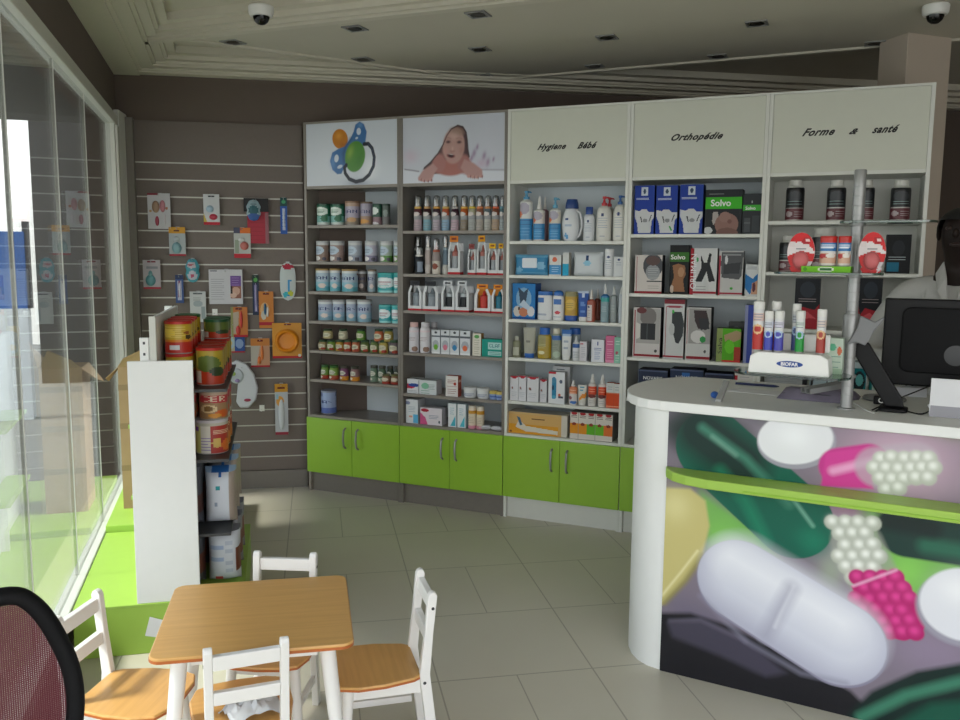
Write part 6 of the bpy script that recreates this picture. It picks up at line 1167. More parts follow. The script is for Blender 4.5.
# white paper sheet leaning on the plinth front
e = MB().prism([(0, 0), (.05, -.012), (.075, .055), (.02, .075)], 0, .0012, axis='y').build('paper_sheet', 'paper'); u, z = CT.uz(0, 0)
q = atz(151, 640, .09); e.location = tuple(GO.P(GO.uz(145, 632)[0], -.0045, .075)); e.rotation_euler = (0, 0, GO.rz); tag(e, 'small white sheet of paper stuck on the front of the green plinth beside the table', 'paper')
# cardboard box near the window
bx = empty('cardboard_box', GO.P(-.275, 1.22, .2355), GO.rz+rad(3), 'tall open brown cardboard box standing between window and gondola', 'box')
b = MB(); H1 = .74
b.box(-.075, .12, 0, .003, 0, H1); b.box(-.075, .12, .247, .25, 0, H1); b.box(-.075, -.072, .003, .247, 0, H1); b.box(.117, .12, .003, .247, 0, H1); b.box(-.072, .117, .003, .247, 0, .003); b.build('carton_body', 'cardboard', bx)
MB().add([(-.075, 0, H1), (.12, 0, H1), (.06, -.08, H1+.10), (-.04, -.07, H1+.05)], [(0, 1, 2, 3)]).build('flap', 'cardboard', bx).modifiers.new('s', 'SOLIDIFY').thickness = .003
MB().add([(-.075, .0, H1), (-.075, .25, H1), (-.15, .22, H1-.10), (-.14, .03, H1-.06)], [(0, 1, 2, 3)]).build('flap', 'cardboard', bx).modifiers.new('s', 'SOLIDIFY').thickness = .003
MB().add([(.12, 0, H1), (.12, .25, H1), (.19, .2, H1+.10), (.17, .04, H1+.14)], [(0, 1, 2, 3)]).build('flap', 'cardboard', bx).modifiers.new('s', 'SOLIDIFY').thickness = .003
for z in (.2, .42, .62): MB().box(-.0765, .1215, -.0015, -.0002, z, z+.03).build('tape', mat('packing_tape', '#8d7550', .3), bx)

# ------------------------------------------------------------------ nursery table and chairs
t = empty('play_table', (-.650, 2.389, 0), rad(11.6), 'low square children\'s table with wood top and splayed white legs', 'table')
MB().prism(rrect(-.268, .268, -.255, .255, .035), .482, .500).build('tabletop', 'seat', t, bevel=.004)
MB().prism(rrect(-.2688, .2688, -.2558, .2558, .0355), .484, .492).build('edge_band', 'edge', t)
for sx_ in (-1, 1):
    for sy_ in (-1, 1):
        MB().tube([(sx_*.243, sy_*.232, 0), (sx_*.195, sy_*.185, .4815)], [.0165, .0225], 20).build('leg', 'chair', t, smooth=True)
MB().box(-.17, .17, -.185, -.165, .44, .4815).build('apron', 'chair', t, bevel=.002); MB().box(-.17, .17, .165, .185, .44, .4815).build('apron', 'chair', t, bevel=.002)
def make_chair():
    c = empty('kids_chair'); sz = .29
    outline = [(-.100, .006), (.100, .006), (.118, .03), (.138, .12), (.140, .20), (.120, .262), (.075, .282), (0, .288), (-.075, .282), (-.120, .262), (-.140, .20), (-.138, .12), (-.118, .03)]
    MB().prism(outline, sz-.014, sz+.002).build('seat', 'seat', c, bevel=.004)
    MB().prism([(x*1.003, .14+(y-.14)*1.003) for x, y in outline], sz-.012, sz-.005).build('seat_edge', 'edge', c)
    for s in (-1, 1):
        x = s*.097
        pr = [(-.055, 0), (-.022, 0), (.012, sz), (-.004, .42), (-.014, .535), (-.020, .545), (-.030, .549), (-.038, .545), (-.042, .535), (-.030, .42), (-.020, sz)]
        p = MB().prism(pr, x-.0115, x+.0115, axis='x').build('rear_leg', 'chair', c, bevel=.003)
        for z, y in ((.498, -.028), (.265, -.003)): MB().tf(Matrix.Translation((x+s*.0116, y, z)) @ Matrix.Rotation(PI/2, 4, 'Y')).lathe([(.005, -.0008), (.005, .0008)], 12).build('bolt', 'dgrey', p)
        MB().tube([(s*.118, .245, 0), (s*.100, .225, sz-.015)], [.014, .0165], 14).build('front_leg', 'chair', c, smooth=True)
        MB().box(x-.009, x+.009, .01, .225, sz-.055, sz-.015).build('side_rail', 'chair', c, bevel=.002)
        r = MB().box(x-.008, x+.008, -.0, .225, .10, .122).build('side_stretcher', 'chair', c, bevel=.002)
    MB().prism([(-.038, .485), (-.017, .485), (-.020, .525), (-.041, .525)], -.0855, .0855, axis='x').build('back_slat', 'chair', c, bevel=.003)
    MB().prism([(-.028, .385), (-.007, .385), (-.011, .422), (-.031, .422)], -.0855, .0855, axis='x').build('back_slat', 'chair', c, bevel=.003)
    MB().box(-.088, .088, .21, .226, sz-.055, sz-.015).build('front_rail', 'chair', c, bevel=.002)
    return c
ch = make_chair()
GC = 'children\'s chairs round the table'
for i, (x, y, rz, l) in enumerate(((-.190, 2.525, 105.1, 'right of the table, its profile facing left'), (-1.128, 2.332, -97.5, 'left of the table beside the green plinth and window'),
                                   (-.658, 2.742, -183.8, 'behind the table, only its top back rail above the tabletop'), (-.612, 2.119, 21.1, 'nearest, in front of the table, plastic bag on its seat'))):
    c = ch if i == 0 else copy_tree(ch); c.location = (x, y, 0); c.rotation_euler = (0, 0, rad(rz)); tag(c, 'small white children\'s chair %s' % l, 'chair', GC)
nearc = c
# plastic bag on the nearest seat
random.seed(5); b = MB(); n = 12; vs = []
for i in range(n+1):
    for j in range(n+1):
        s, t_ = -1+2*i/n, -1+2*j/n; k = max(0, 1-(s*s+t_*t_)*.62); vs.append((s*.075, t_*.055, .002+.055*k**.8*(.7+.5*random.random())))
b.add(vs, [(i*(n+1)+j, (i+1)*(n+1)+j, (i+1)*(n+1)+j+1, i*(n+1)+j+1) for i in range(n) for j in range(n)])
bg = b.build('plastic_bag', mat('white_plastic_film', '#c9cccf', .35), smooth=True); a = rad(21.1)
bg.location = (-.612-math.sin(a)*.085+.02, 2.119+math.cos(a)*.085, .2925); bg.rotation_euler = (0, 0, a+.3); bg.modifiers.new('s', 'SOLIDIFY').thickness = .001
tag(bg, 'crumpled whitish plastic bag lying on the seat of the nearest small chair', 'bag')

# ------------------------------------------------------------------ office chair, close at the lower left
mm = bpy.data.materials.new('red_mesh_fabric'); mm.use_nodes = True; nt = mm.node_tree; bs = nt.nodes['Principled BSDF']; bs.inputs['Roughness'].default_value = .6
bs.inputs['Base Color'].default_value = lin('#561422')+(1,)
tc = nt.nodes.new('ShaderNodeTexCoord'); 
sxz = nt.nodes.new('ShaderNodeSeparateXYZ'); nt.links.new(tc.outputs['Object'], sxz.inputs[0])
def mn(op, a, b2):
    n = nt.nodes.new('ShaderNodeMath'); n.operation = op
    for i, v in enumerate((a, b2)):
        if isinstance(v, (int, float)): n.inputs[i].default_value = v
        elif v is not None: nt.links.new(v, n.inputs[i])
    return n.outputs[0]
du = mn('ADD', sxz.outputs[0], sxz.outputs[2]); dv = mn('SUBTRACT', sxz.outputs[0], sxz.outputs[2])
hole = mn('MULTIPLY', mn('SINE', mn('MULTIPLY', du, 1100.), None), mn('SINE', mn('MULTIPLY', dv, 1100.), None))   # open weave
nt.links.new(mn('LESS_THAN', hole, .80), bs.inputs['Alpha']); M['mesh_red'] = mm
OF = Frame((-.62, 1.15), 52.)
prt = [OF.uz(x, y) for x, y in ((1, 596), (15, 594), (30, 601), (45, 616), (59, 640), (70, 664), (75, 690), (75, 715), (70, 740))]
uc = OF.uz(0, 600)[0]; zb_ = .58
half = [(p[0]-uc, p[1]) for p in prt[1:]]
half += [(half[-1][0]*.93, half[-1][1]-.10), (half[-1][0]*.75, half[-1][1]-.19), (half[-1][0]*.35, half[-1][1]-.22)]
loop = half + [(-x, z) for x, z in half[::-1]]
def curve(x): return -.55*x*x
oc = empty('office_chair', OF.P(uc, 0, 0), OF.rz, 'black framed office chair with dark red mesh back, close at the lower left', 'office chair')
def smooth_loop(pts, it=2):
    for _ in range(it):
        q = []
        for i in range(len(pts)):
            a, b_ = pts[i], pts[(i+1) % len(pts)]; q += [(a[0]*.75+b_[0]*.25, a[1]*.75+b_[1]*.25), (a[0]*.25+b_[0]*.75, a[1]*.25+b_[1]*.75)]
        pts = q
    return pts
lp_ = smooth_loop(loop)
MB().tube([(x, curve(x), z) for x, z in lp_], .0140, 12, closed=True, flat=.9).build('back_frame', 'blackm', oc, smooth=True)
# mesh panel filling the loop
xs_ = sorted(set([round(x, 4) for x, z in lp_])); b = MB(); cz = sum(z for x, z in lp_)/len(lp_)
rings = 8; vs = []; n = len(lp_)
for k in range(rings+1):
    f = k/rings
    for x, z in lp_: xx = x*f; vs.append((xx, curve(xx)-.0, cz+(z-cz)*f))
fs = [(k*n+i, k*n+(i+1) % n, (k+1)*n+(i+1) % n, (k+1)*n+i) for k in range(rings) for i in range(n)]
b.add(vs, fs).build('mesh_back', 'mesh_red', oc, smooth=True)
zl_ = min(z for x, z in lp_)
MB().tube([(0, .02, zl_+.05), (0, .045, zl_-.05), (0, .02, .42), (0, -.12, .40)], .02, 10, flat=1.).build('back_support', 'blackm', oc, smooth=True)
MB().prism(rrect(-.23, .23, -.50, -.06, .07), .43, .49).build('seat', 'blackm', oc, bevel=.015, seg=3)
MB().lathe([(.026, .10), (.026, .30), (.018, .30), (.018, .43)], 16, cy=-.26).build('column', 'blackm', oc, smooth=True)
for k in range(5):
    a = 2*PI*k/5+.3; lg = MB().tube([(0, -.26, .11), (.27*math.cos(a), -.26+.27*math.sin(a), .075)], [.025, .016], 8).build('base_arm', 'blackm', oc, smooth=True)
    MB().tf(Matrix.Translation((.27*math.cos(a), -.26+.27*math.sin(a), .03)) @ Matrix.Rotation(PI/2, 4, 'X')).lathe([(.022, -.02), (.030, -.014), (.030, .014), (.022, .02)], 14).build('castor', 'black', lg, smooth=True)

# ------------------------------------------------------------------ things on the counter
def ct(x, y, z=None):  # counter-top position under a sight line
    return CT.uv(x, y, ZT if z is None else z)
ps, pt = ct(846, 409)
pole = empty('display_pole', CT.P(ps, pt, ZT+.0005), CT.rz, 'notched metal pole rising from the counter, carrying three glass shelves', 'display stand')
zp = CT.uz(856, 170, pt)[1]-ZT
MB().lathe([(.030, 0), (.030, .005), (.020, .007)], 24).build('base_ring', 'metal', pole, smooth=True)
prf = [(.0195, .006)]; k = .05
while k < zp-.03: prf += [(.0195, k), (.0182, k+.0006), (.0182, k+.0022), (.0195, k+.0028)]; k += .032     # turned notches
MB().lathe(prf+[(.0195, zp-.004), (.0175, zp)], 28).build('tube', 'metal', pole, smooth=True)
def plate(xa, xb, y, dep, toff=0.):
    z = CT.uz(855, y, pt)[1]; s0 = CT.uz(xa, y, pt+toff)[0]-ps; s1 = CT.uz(xb, y, pt+toff)[0]-ps
    o = MB().prism(rrect(s0, s1, toff-dep/2, toff+dep/2, dep*.42, 10), -.004, .004).build('glass_shelf', 'plate', pole, bevel=.0015); o.location = (0, 0, z-ZT)
    MB().lathe([(.0245, z-ZT-.014), (.026, z-ZT-.011), (.026, z-ZT-.0045)], 20).build('shelf_collar', 'metal', pole, smooth=True); return z+.004
z1 = plate(840, 938, 222.5, .13, .0); z2 = plate(775, 884, 273.5, .17, -.09); z3 = plate(735, 852, 374, .20, -.11)
def on(x, y, t): # s on the plane t
    return CT.uz(x, y, t)[0]
GD = 'goods on the glass shelves of the pole'
def cput(kind, nm, x0, x1, yt, yb, z, t, lab, cat, d=.05, **o):
    s0, s1 = on(x0, yb, t), on(x1, yb, t); w = s1-s0; h = CT.uz((x0+x1)/2, yt, t+(w/2 if kind in ('can', 'bottle') else 0))[1]-z
    e = GEN[kind](nm, w, h, d, o); e.location = tuple(CT.P((s0+s1)/2, t, z+.0006)); e.rotation_euler = (0, 0, CT.rz); return tag(e, lab, cat, GD)
tq_ = pt-.155
cput('box', 'snack_box', 801, 850.5, 266.5, 273, z2, tq_+.0, 'flat bright green carton lying on the middle glass shelf', 'box', d=.07, bg='#6fb524', side='#5a9a1c', ops=[('e', .5, .5, .16, .42, '#d8e0c8'), ('e', .5, .5, .13, .28, '#2f6a3a'), ('e', .08, .5, .04, .3, '#4a8a20')])
zg = CT.uz(825, 266.5, tq_)[1]
cn = [('r', 0, 0, 1, .1, '#b8241c'), ('r', 0, .1, 1, .46, '#2f6fa8'), ('l', .15, .22, .85, .32, 3, '#d8e0e8'), ('e', .5, .8, .6, .3, '#c8a088'), ('e', .3, .64, .2, .09, '#b02a2c'), ('e', .65, .62, .2, .1, '#d8d4cc'), ('r', 0, .94, 1, 1, '#cfc8c0')]
cput('can', 'drink_canister', 818, 835, 236.5, 266.5, zg, tq_+.008, 'white and blue canister with red lid standing on the green carton, left one', 'canister', bg='#d2d0cc', lid='#b8241c', ops=cn)
cput('can', 'drink_canister', 836.5, 849.5, 236.5, 266.5, zg, tq_+.008, 'white and blue canister with red lid on the green carton, right one beside the pole', 'canister', bg='#d2d0cc', lid='#b8241c', ops=cn)
def teether(x0, x1, yt_, yb_, lab, t):
    s0, s1 = on(x0, yb_, t), on(x1, yb_, t); w = s1-s0; z1_ = CT.uz((x0+x1)/2, yt_, t)[1]; h = z1_-z2
    e = empty('teether_pack', CT.P((s0+s1)/2, t, z2+.0006), CT.rz, lab, 'blister pack', GD)
    pts = [(w/2*math.sin(a)*(1 if math.cos(a) > 0 else 1), 0) for a in (0,)]
    prof = []
    for k in range(28):
        a = 2*PI*k/28; x = w/2*math.sin(a)*.99; z = h/2+h/2*math.cos(a); 
        if z < h*.08: z = 0
        x = x*(1.0 if z > h*.35 else .95); prof.append((x, z))
    MB().prism(prof[::-1], .0, .004, col='#c9b8b8', axis='y').build('card', 'gloss', e)
    c = Cv(w, h, '#c22a2c', .0024); c.e(.5, .2, .5, .22, '#c8262a').p([(0, .35), (.4, .22), (.75, .3), (1, .5), (1, .56), (.5, .46), (0, .62)], '#d8d0d0').e(.18, .3, .12, .08, '#d4c8c8').e(.68, .22, .16, .09, '#a81c24').e(.72, .2, .08, .03, '#e0c0c0').l(.3, .4, .7, .46, 2, '#8a8c90').e(.5, .72, .32, .24, '#b0383c').e(.5, .7, .24, .18, '#cc7a7c').e(.5, .72, .1, .1, '#d8a0a0').p([(.75, .75), (1, .7), (1, .9), (.7, 1)], '#c8c0c4')
    H, Wc, _ = c.a.shape; b = MB(); n = 30
    for i in range(n):
        za, zb2 = h*i/n, h*(i+1)/n
        def hw(z): q = (z-h/2)/(h/2); return w/2*math.sqrt(max(.0, 1-q*q))*.97 if z > h*.12 else w/2*.62+w/2*.2*z/(h*.12)
        for j in range(16):
            f0, f1 = -1+2*j/16, -1+2*(j+1)/16; xm = (f0+f1)/2*hw((za+zb2)/2)/w+.5
            col = tuple(map(float, c.a[min(H-1, int((1-(i+.5)/n)*H)), min(Wc-1, max(0, int(xm*Wc)))])); k0 = len(b.v)
            b.v += [(f0*hw(za), -.0008, za), (f1*hw(za), -.0008, za), (f1*hw(zb2), -.0008, zb2), (f0*hw(zb2), -.0008, zb2)]; b.f.append((k0, k0+1, k0+2, k0+3)); b.c.append(col)
    b.build('printed_face', 'gloss', e)
    MB().sphere((0, -.001, h*.3), w*.28, .018, h*.22, '#c66a6c', 18, 10).build('teether', 'gloss', e, smooth=True)
teether(786, 814, 232.5, 272, 'red and white rounded teether blister pack, left end of the middle glass shelf', tq_+.025)
teether(857, 885, 232, 272, 'red and white rounded teether blister pack, right of the pole', tq_+.04)
# tray with fizzy tablet tubes on the lowest glass shelf
t3 = pt-.185
s0, s1 = on(748, 362, t3), on(830, 362, t3); zt3 = CT.uz(790, 353.5, t3)[1]; w = s1-s0; h = zt3-z3
tr = empty('tablet_tray', CT.P((s0+s1)/2, t3, z3+.0006), CT.rz, 'white moulded tray with blue oval emblem holding tablet tubes on the lowest glass shelf', 'tray')
MB().prism([(-w/2, 0), (w/2, 0), (w/2-.006, h*.8), (w/2-.03, h), (-w/2+.03, h), (-w/2+.006, h*.8)], 0, .11, axis='y').build('tray_body', 'wplast', tr, bevel=.004)
MB().box(-w/2+.012, w/2-.012, .085, .10, h, h+.06).build('back_step', 'wplast', tr, bevel=.004)
b = MB().prism([(w*.02+.042*math.cos(a), h*.5+.0105*math.sin(a)) for a in np.linspace(0, 2*PI, 28, endpoint=False)], -.002, -.0002, axis='y'); b.build('emblem', 'bink', tr)
word(tr, 'BIOFAR', w*.02, h*.5, -.0026, width=.055, m='wink', bold=.003)
GTb = 'fizzy tablet tubes in the white tray'
tubes = [(751, 762, 305, 348, '#b02a24', '#d0b8b0', 'with red foot and orange picture, leftmost', 0), (762.5, 771.5, 314.5, 352, '#3a44a8', '#c8ccd8', 'with blue foot, second from the left', -.0), (769.5, 779, 305, 340, '#c4602c', '#d0c0b4', 'orange striped, behind the two blue ones', .03),
         (772.5, 782, 314.5, 352, '#4848a8', '#ccc8d8', 'with violet blue foot, third in the front row', 0), (790.5, 799, 307.5, 342, '#3a4a7c', '#c0c4cc', 'with dark blue body, behind the green one', .035), (794, 803, 314.5, 351, '#1f8f3a', '#c8d4c8', 'with bright green foot', 0), (815, 824.5, 313, 350, '#a03a30', '#d0c0b8', 'with brown red foot, rightmost', 0)]
for x0, x1, ya, yb, c1, c2, l, dt in tubes:
    t_ = t3+.02+dt; s0, s1 = on(x0, yb, t_), on(x1, yb, t_); wq = s1-s0; zb0 = z3+.0006+h+.0006; hq = CT.uz((x0+x1)/2, ya, t_)[1]-zb0
    e = g_can('tablet_tube', wq, hq, wq, dict(bg='#cfd0cf', lid='#d8d8d4', ops=[('r', 0, .1, 1, .3, c2), ('r', 0, .45, 1, 1, c1), ('e', .5, .5, .34, .12, '#d8b080' if 'red' in l or 'orange' in l else '#a8c0d8'), ('e', .5, .5, .2, .07, c1), ('l', .2, .14, .8, .28, 3, '#8a8e98')]))
    lid_ = [c for c in e.children if c.name.startswith('lid')][0]; bpy.data.objects.remove(lid_)
    MB().lathe([(wq*.5, hq-.014), (wq*.52, hq-.012), (wq*.52, hq+.008), (wq*.48, hq+.012)], 20, cy=wq/2, col='#d5d5d0').build('cap', 'plastic', e, smooth=True)
    e.location = tuple(CT.P((s0+s1)/2, t_, zb0)); e.rotation_euler = (0, 0, CT.rz); tag(e, 'white capped fizzy tablet tube %s' % l, 'tube', GTb)
t_ = pt+.02; s0, s1 = on(827, 372, t_-.14), on(849, 372, t_-.14)
cput('box', 'baby_cream_box', 826, 842, 338.5, 367, z3, pt-.0745, 'pale green and white carton at the right end of the lowest glass shelf', 'box', d=.05, bg='#b8c8b8', ops=[('e', .35, .25, .22, .1, '#5fae8a'), ('e', .78, .35, .14, .12, '#c86a4a'), ('l', .1, .5, .9, .8, 3, '#7a9a8c'), ('r', 0, .85, 1, 1, '#9ab49a')])

# monitor
ms, mt = CT.uv(883, 386, ZT+.06); mt = .40
s0 = CT.uz(880, 380, mt)[0]; zt_ = CT.uz(882, 298, mt)[1]; zb_ = CT.uz(884, 384, mt)[1]
mw = .50; mh = zt_-zb_
mo = empty('computer_monitor', CT.P(s0+mw/2, mt, ZT+.0006), CT.rz, 'black computer monitor seen from behind, on the counter at the right edge', 'monitor')
zo = zb_-ZT
MB().box(-mw/2, mw/2, .0, .03, zo, zo+mh).build('housing', 'black', mo, bevel=.006, seg=3)
MB().prism(rrect(-mw/2+.06, mw/2-.06, zo+.05, zo+mh-.03, .03), -.018, .001, axis='y').build('rear_bulge', 'blackm', mo, bevel=.005)
MB().box(-mw/2+.012, mw/2-.012, .0302, .0312, zo+.014, zo+mh-.012).build('screen', mat('dark_screen', '#05070a', .15), mo)
b = MB().tf(Matrix.Translation((-mw/2+.235, -.0185, zo+mh*.38)) @ Matrix.Rotation(PI/2, 4, 'X')).lathe([(.034, 0), (.036, .0015), (.03, .002)], 32); b.build('emblem', 'dgrey', mo, smooth=True)
MB().tube([(.05, -.012, zo+.1), (.05, -.04, .05), (.05, -.02, .020)], .018, 12).build('stand', 'black', mo, smooth=True); MB().prism(rrect(-.06, .16, -.10, .10, .03), .0, .010).build('foot', 'black', mo, bevel=.003)
MB().box(-mw/2+.21, -mw/2+.29, -.0195, -.018, zo+.025, zo+.032).build('port_label', 'metal', mo)
# swinging arm on the pole
za = CT.uz(855, 343, pt)[1]; zc = CT.uz(855, 314, pt)[1]
ar = empty('monitor_arm', CT.P(ps, pt, za), CT.rz, 'grey clamp and black swing arm between the metal pole and the monitor', 'bracket')
MB().lathe([(.0205, 0), (.026, .0), (.027, .006), (.027, zc-za-.006), (.025, zc-za), (.0205, zc-za)], 26, cap=False).build('clamp', 'metal', ar, smooth=True)
s_r = CT.uz(880, 330, pt+.02)[0]-ps
MB().prism([(-.012, -.006), (.020, .006), (.050, -.004), (s_r*.72, .02), (s_r*.85, .05), (s_r+.015, zc-za-.012), (s_r+.012, zc-za-.004), (.075, zc-za-.022), (.030, zc-za-.002), (.020, .05), (.004, .02)], -.040, -.028, axis='y').build('bracket_plate', 'grey', ar, bevel=.004)
s_b = CT.uz(896, 392, pt+.05)[0]-ps; zf = ZT-za
MB().prism([(.005, .0), (.055, .0), (s_b+.02, zf+.045), (s_b+.028, zf+.014), (s_b-.03, zf+.014), (.0, -.025)], .037, .060, axis='y').build('swing_arm', 'black', ar, bevel=.005)
MB().prism(rrect(s_b-.05, s_b+.04, .0, .09, .02), zf+.002, zf+.013).build('arm_foot', 'black', ar, bevel=.003)
MB().tf(Matrix.Translation((.04, -.002, (zc-za)/2)) @ Matrix.Rotation(PI/2, 4, 'X')).lathe([(.008, .026), (.008, .034)], 16).build('clamp_screw', 'grey', ar, smooth=True)

# pouch, rails, paper, puck, cables
s, t = ct(812, 402)
po = empty('cloth_pouch', CT.P(s, t, ZT+.0006), CT.rz, 'purple grey soft document pouch lying on the counter left of the pole', 'pouch')
vs = []; n = 14; random.seed(11)
for i in range(n+1):
    for j in range(9):
        a, c_ = -1+2*i/n, -1+2*j/8; k = (1-abs(a)**4)**.5*(1-abs(c_)**4)**.5; vs.append((a*.125+(.02 if c_ > 0 else 0), .11+c_*.10, .003+.036*k+.006*k*math.sin(a*5+c_*3)))
k0 = len(vs); vs += [(v_[0], v_[1], .0005) for v_ in vs]
fs = [(i*9+j, (i+1)*9+j, (i+1)*9+j+1, i*9+j+1) for i in range(n) for j in range(8)]
fs += [(i*9, k0+i*9, k0+(i+1)*9, (i+1)*9) for i in range(n)]+[(i*9+8, (i+1)*9+8, k0+(i+1)*9+8, k0+i*9+8) for i in range(n)]
fs += [(j, j+1, k0+j+1, k0+j) for j in range(8)]+[(n*9+j, k0+n*9+j, k0+n*9+j+1, n*9+j+1) for j in range(8)]
MB().add(vs, fs).build('pouch_body', 'pouch', po, smooth=True); MB().tube([(-.11, .03, .02), (0, .025, .026), (.11, .03, .02)], .0015, 6).build('zip', 'dgrey', po)
s, t = ct(806, 397, ZT+.03)
st = empty('aluminium_profile', CT.P(s, t-.02, ZT+.046), CT.rz-rad(42)+rad(90), 'pair of short aluminium channel profiles lying on the purple grey pouch', 'profile')
b = MB()
for k in (-1, 1):
    c0 = k*.0125
    b.box(0, .16, c0-.011, c0-.009, 0, .018); b.box(0, .16, c0+.009, c0+.011, 0, .018); b.box(0, .16, c0-.009, c0+.009, 0, .002); b.box(0, .16, c0-.009, c0-.004, .016, .018); b.box(0, .16, c0+.004, c0+.009, .016, .018)
b.build('channel', 'metal', st); st.rotation_euler[1] = -.10
s, t = ct(718, 402)
st = empty('metal_clip_strip', CT.P(s, t, ZT+.0006), CT.rz+rad(80), 'small slanting silver strip with blue clip near the left end of the counter', 'strip')
MB().prism([(0, 0), (.012, 0), (.075, .066), (.068, .072), (0, .008)], -.011, .011, axis='y').build('strip', 'metal', st, bevel=.002); MB().sphere((.062, .040, .014), .018, .014, .013, '#2f5fae').build('clip', 'plastic', st)
s, t = ct(752, 392)
sh_ = MB().prism([(-.10, -.0), (.11, -.02), (.14, .09), (-.06, .10)], 0, .0012).build('paper_sheet', 'paper'); sh_.location = tuple(CT.P(s, t-.03, ZT+.0006)); sh_.rotation_euler = (0, 0, CT.rz); tag(sh_, 'white sheet lying flat on the counter behind the silver strip', 'paper')
s, t = ct(757, 386.5)
pe = MB().tube([(-.085, 0, .0055), (.07, 0, .0055), (.085, 0, .0055)], [.005, .005, .002], 10).build('pen', mat('navy_plastic', '#1a2650', .35)); pe.location = tuple(CT.P(s, t, ZT+.0014)); pe.rotation_euler = (0, 0, CT.rz); tag(pe, 'dark blue pen lying on the white sheet', 'pen')
s, t = ct(865, 401)
pk = empty('cable_puck', CT.P(s+.06, t+.06, ZT+.0006), CT.rz, 'flat round grey stand foot lying on the counter behind the pole', 'stand foot')
MB().lathe([(.07, 0), (.075, .006), (.07, .012), (.02, .02)], 28).build('disc', 'grey', pk, smooth=True)
s, t = ct(881, 405)
wc_ = empty('webcam', CT.P(s, t, ZT+.0006), CT.rz, 'small black box with a white ring on the counter right of the pole', 'webcam')
MB().box(-.026, .026, 0, .03, 0, .030).build('body', 'black', wc_, bevel=.005, seg=3); MB().tf(Matrix.Translation((0, -.0005, .016)) @ Matrix.Rotation(PI/2, 4, 'X')).lathe([(.006, 0), (.010, 0), (.010, .0016), (.006, .0016)], 20, cap=False).build('ring', 'wplast', wc_)
s, t = ct(912, 397)
pp = MB().box(-.07, .05, 0, .10, 0, .035).build('paper_stack', 'paper', bevel=.002); pp.location = tuple(CT.P(s, t, ZT+.0006)); pp.rotation_euler = (0, 0, CT.rz+.15); tag(pp, 'stack of white paper between webcam and white laptop', 'paper')
s, t = ct(927, 416)
lt_ = empty('document_stand', CT.P(s+.005, t, ZT+.0006), CT.rz, 'pale silver slanted document stand at the right edge of the counter', 'stand')
hs = CT.uz(930, 378, t+.05)[1]-ZT
MB().prism([(0, 0), (.04, hs), (.05, hs), (.10, 0)], 0, .26, axis='x').tf().build('tmp', 'paper', lt_).name = 'side_wedge'
MB().add([(0, -.002, 0), (.26, -.002, 0), (.285, .045, hs), (.012, .045, hs)], [(0, 1, 2, 3)]).build('front_plate', mat('pale_silver_plastic', '#9c9ca4', .35), lt_).modifiers.new('s', 'SOLIDIFY').thickness = .004
def cable(nm, pts, r, m, lab):
    P_ = []
    for x, y, dz in pts: s_, t__ = ct(x, y, ZT+dz+r); P_.append(tuple(CT.P(s_, t__, ZT+dz+r)))
    Q = []
    for i in range(len(P_)-1):
        a = P_[max(0, i-1)]; b_ = P_[i]; c_ = P_[i+1]; d_ = P_[min(len(P_)-1, i+2)]
        for k in range(6):
            u_ = k/6; Q.append(tuple(.5*((2*b_[q])+(-a[q]+c_[q])*u_+(2*a[q]-5*b_[q]+4*c_[q]-d_[q])*u_*u_+(-a[q]+3*b_[q]-3*c_[q]+d_[q])*u_**3) for q in range(3)))
    Q.append(P_[-1]); o = MB().tube(Q, r, 8).build(nm, m, smooth=True); return tag(o, lab, 'cable')
cable('power_cable', [(876, 411, .001), (885, 407, .001), (900, 409, .001), (922, 414, .001), (940, 403, .035), (948, 392, .06), (963, 380, .08)], .0028, 'cable', 'black cable running along the counter front with a white tag, ending at the monitor')
cable('power_cable', [(872, 410, .001), (890, 402, .010), (915, 392, .05), (935, 384, .07), (955, 377, .09)], .0025, 'cable', 'straighter black cable rising from the webcam to the monitor')
c3 = cable('network_cable', [(845, 399, .001), (858, 405, .001), (868, 411, .001), (874, 413, .001)], .0025, 'wcable', 'short white cable on the counter beside the pole foot')
u_, z_ = CT.uv(934, 408, ZT+.02)
tg = MB().box(-.02, .02, -.001, .001, -.006, .006).build('cable_tag', 'paper'); tg.location = tuple(CT.P(u_, z_-.004, ZT+.033)); tg.rotation_euler = (0, rad(-25), CT.rz); tag(tg, 'small white tag wrapped on the front black cable', 'tag')

# ------------------------------------------------------------------ the pharmacist behind the counter
def skin(nm, V, Ed, m, par, sub=2, root=0):
    me = bpy.data.meshes.new(nm); me.from_pydata([v[:3] for v in V], Ed, []); o = bpy.data.objects.new(nm, me); COL.objects.link(o); o.parent = par
    md_ = o.modifiers.new('skin', 'SKIN'); md_.use_smooth_shade = True; md_.branch_smoothing = .3
    for i, v in enumerate(V): sv = me.skin_vertices[0].data[i]; sv.radius = (v[3], v[4] if len(v) > 4 else v[3]); sv.use_root = (i == root)
    sm2 = o.modifiers.new('sub', 'SUBSURF'); sm2.levels = sub; sm2.render_levels = sub
    bpy.context.view_layer.update(); me2 = bpy.data.meshes.new_from_object(o.evaluated_get(bpy.context.evaluated_depsgraph_get())); o.modifiers.clear(); o.data = me2; bpy.data.meshes.remove(me)
    me2.materials.clear(); me2.materials.append(M[m]); me2.shade_smooth(); me2.name = nm; return o
tp = .98; sp_ = CT.uz(962, 240, tp)[0]; zh = CT.uz(955, 205, tp)[1]
Hh = zh; print('person height', Hh)
pr = empty('person', CT.P(sp_, tp, 0), CT.rz+rad(-12), 'person in a white open collared coat standing behind the counter and monitor', 'person')
k = Hh/1.75; 
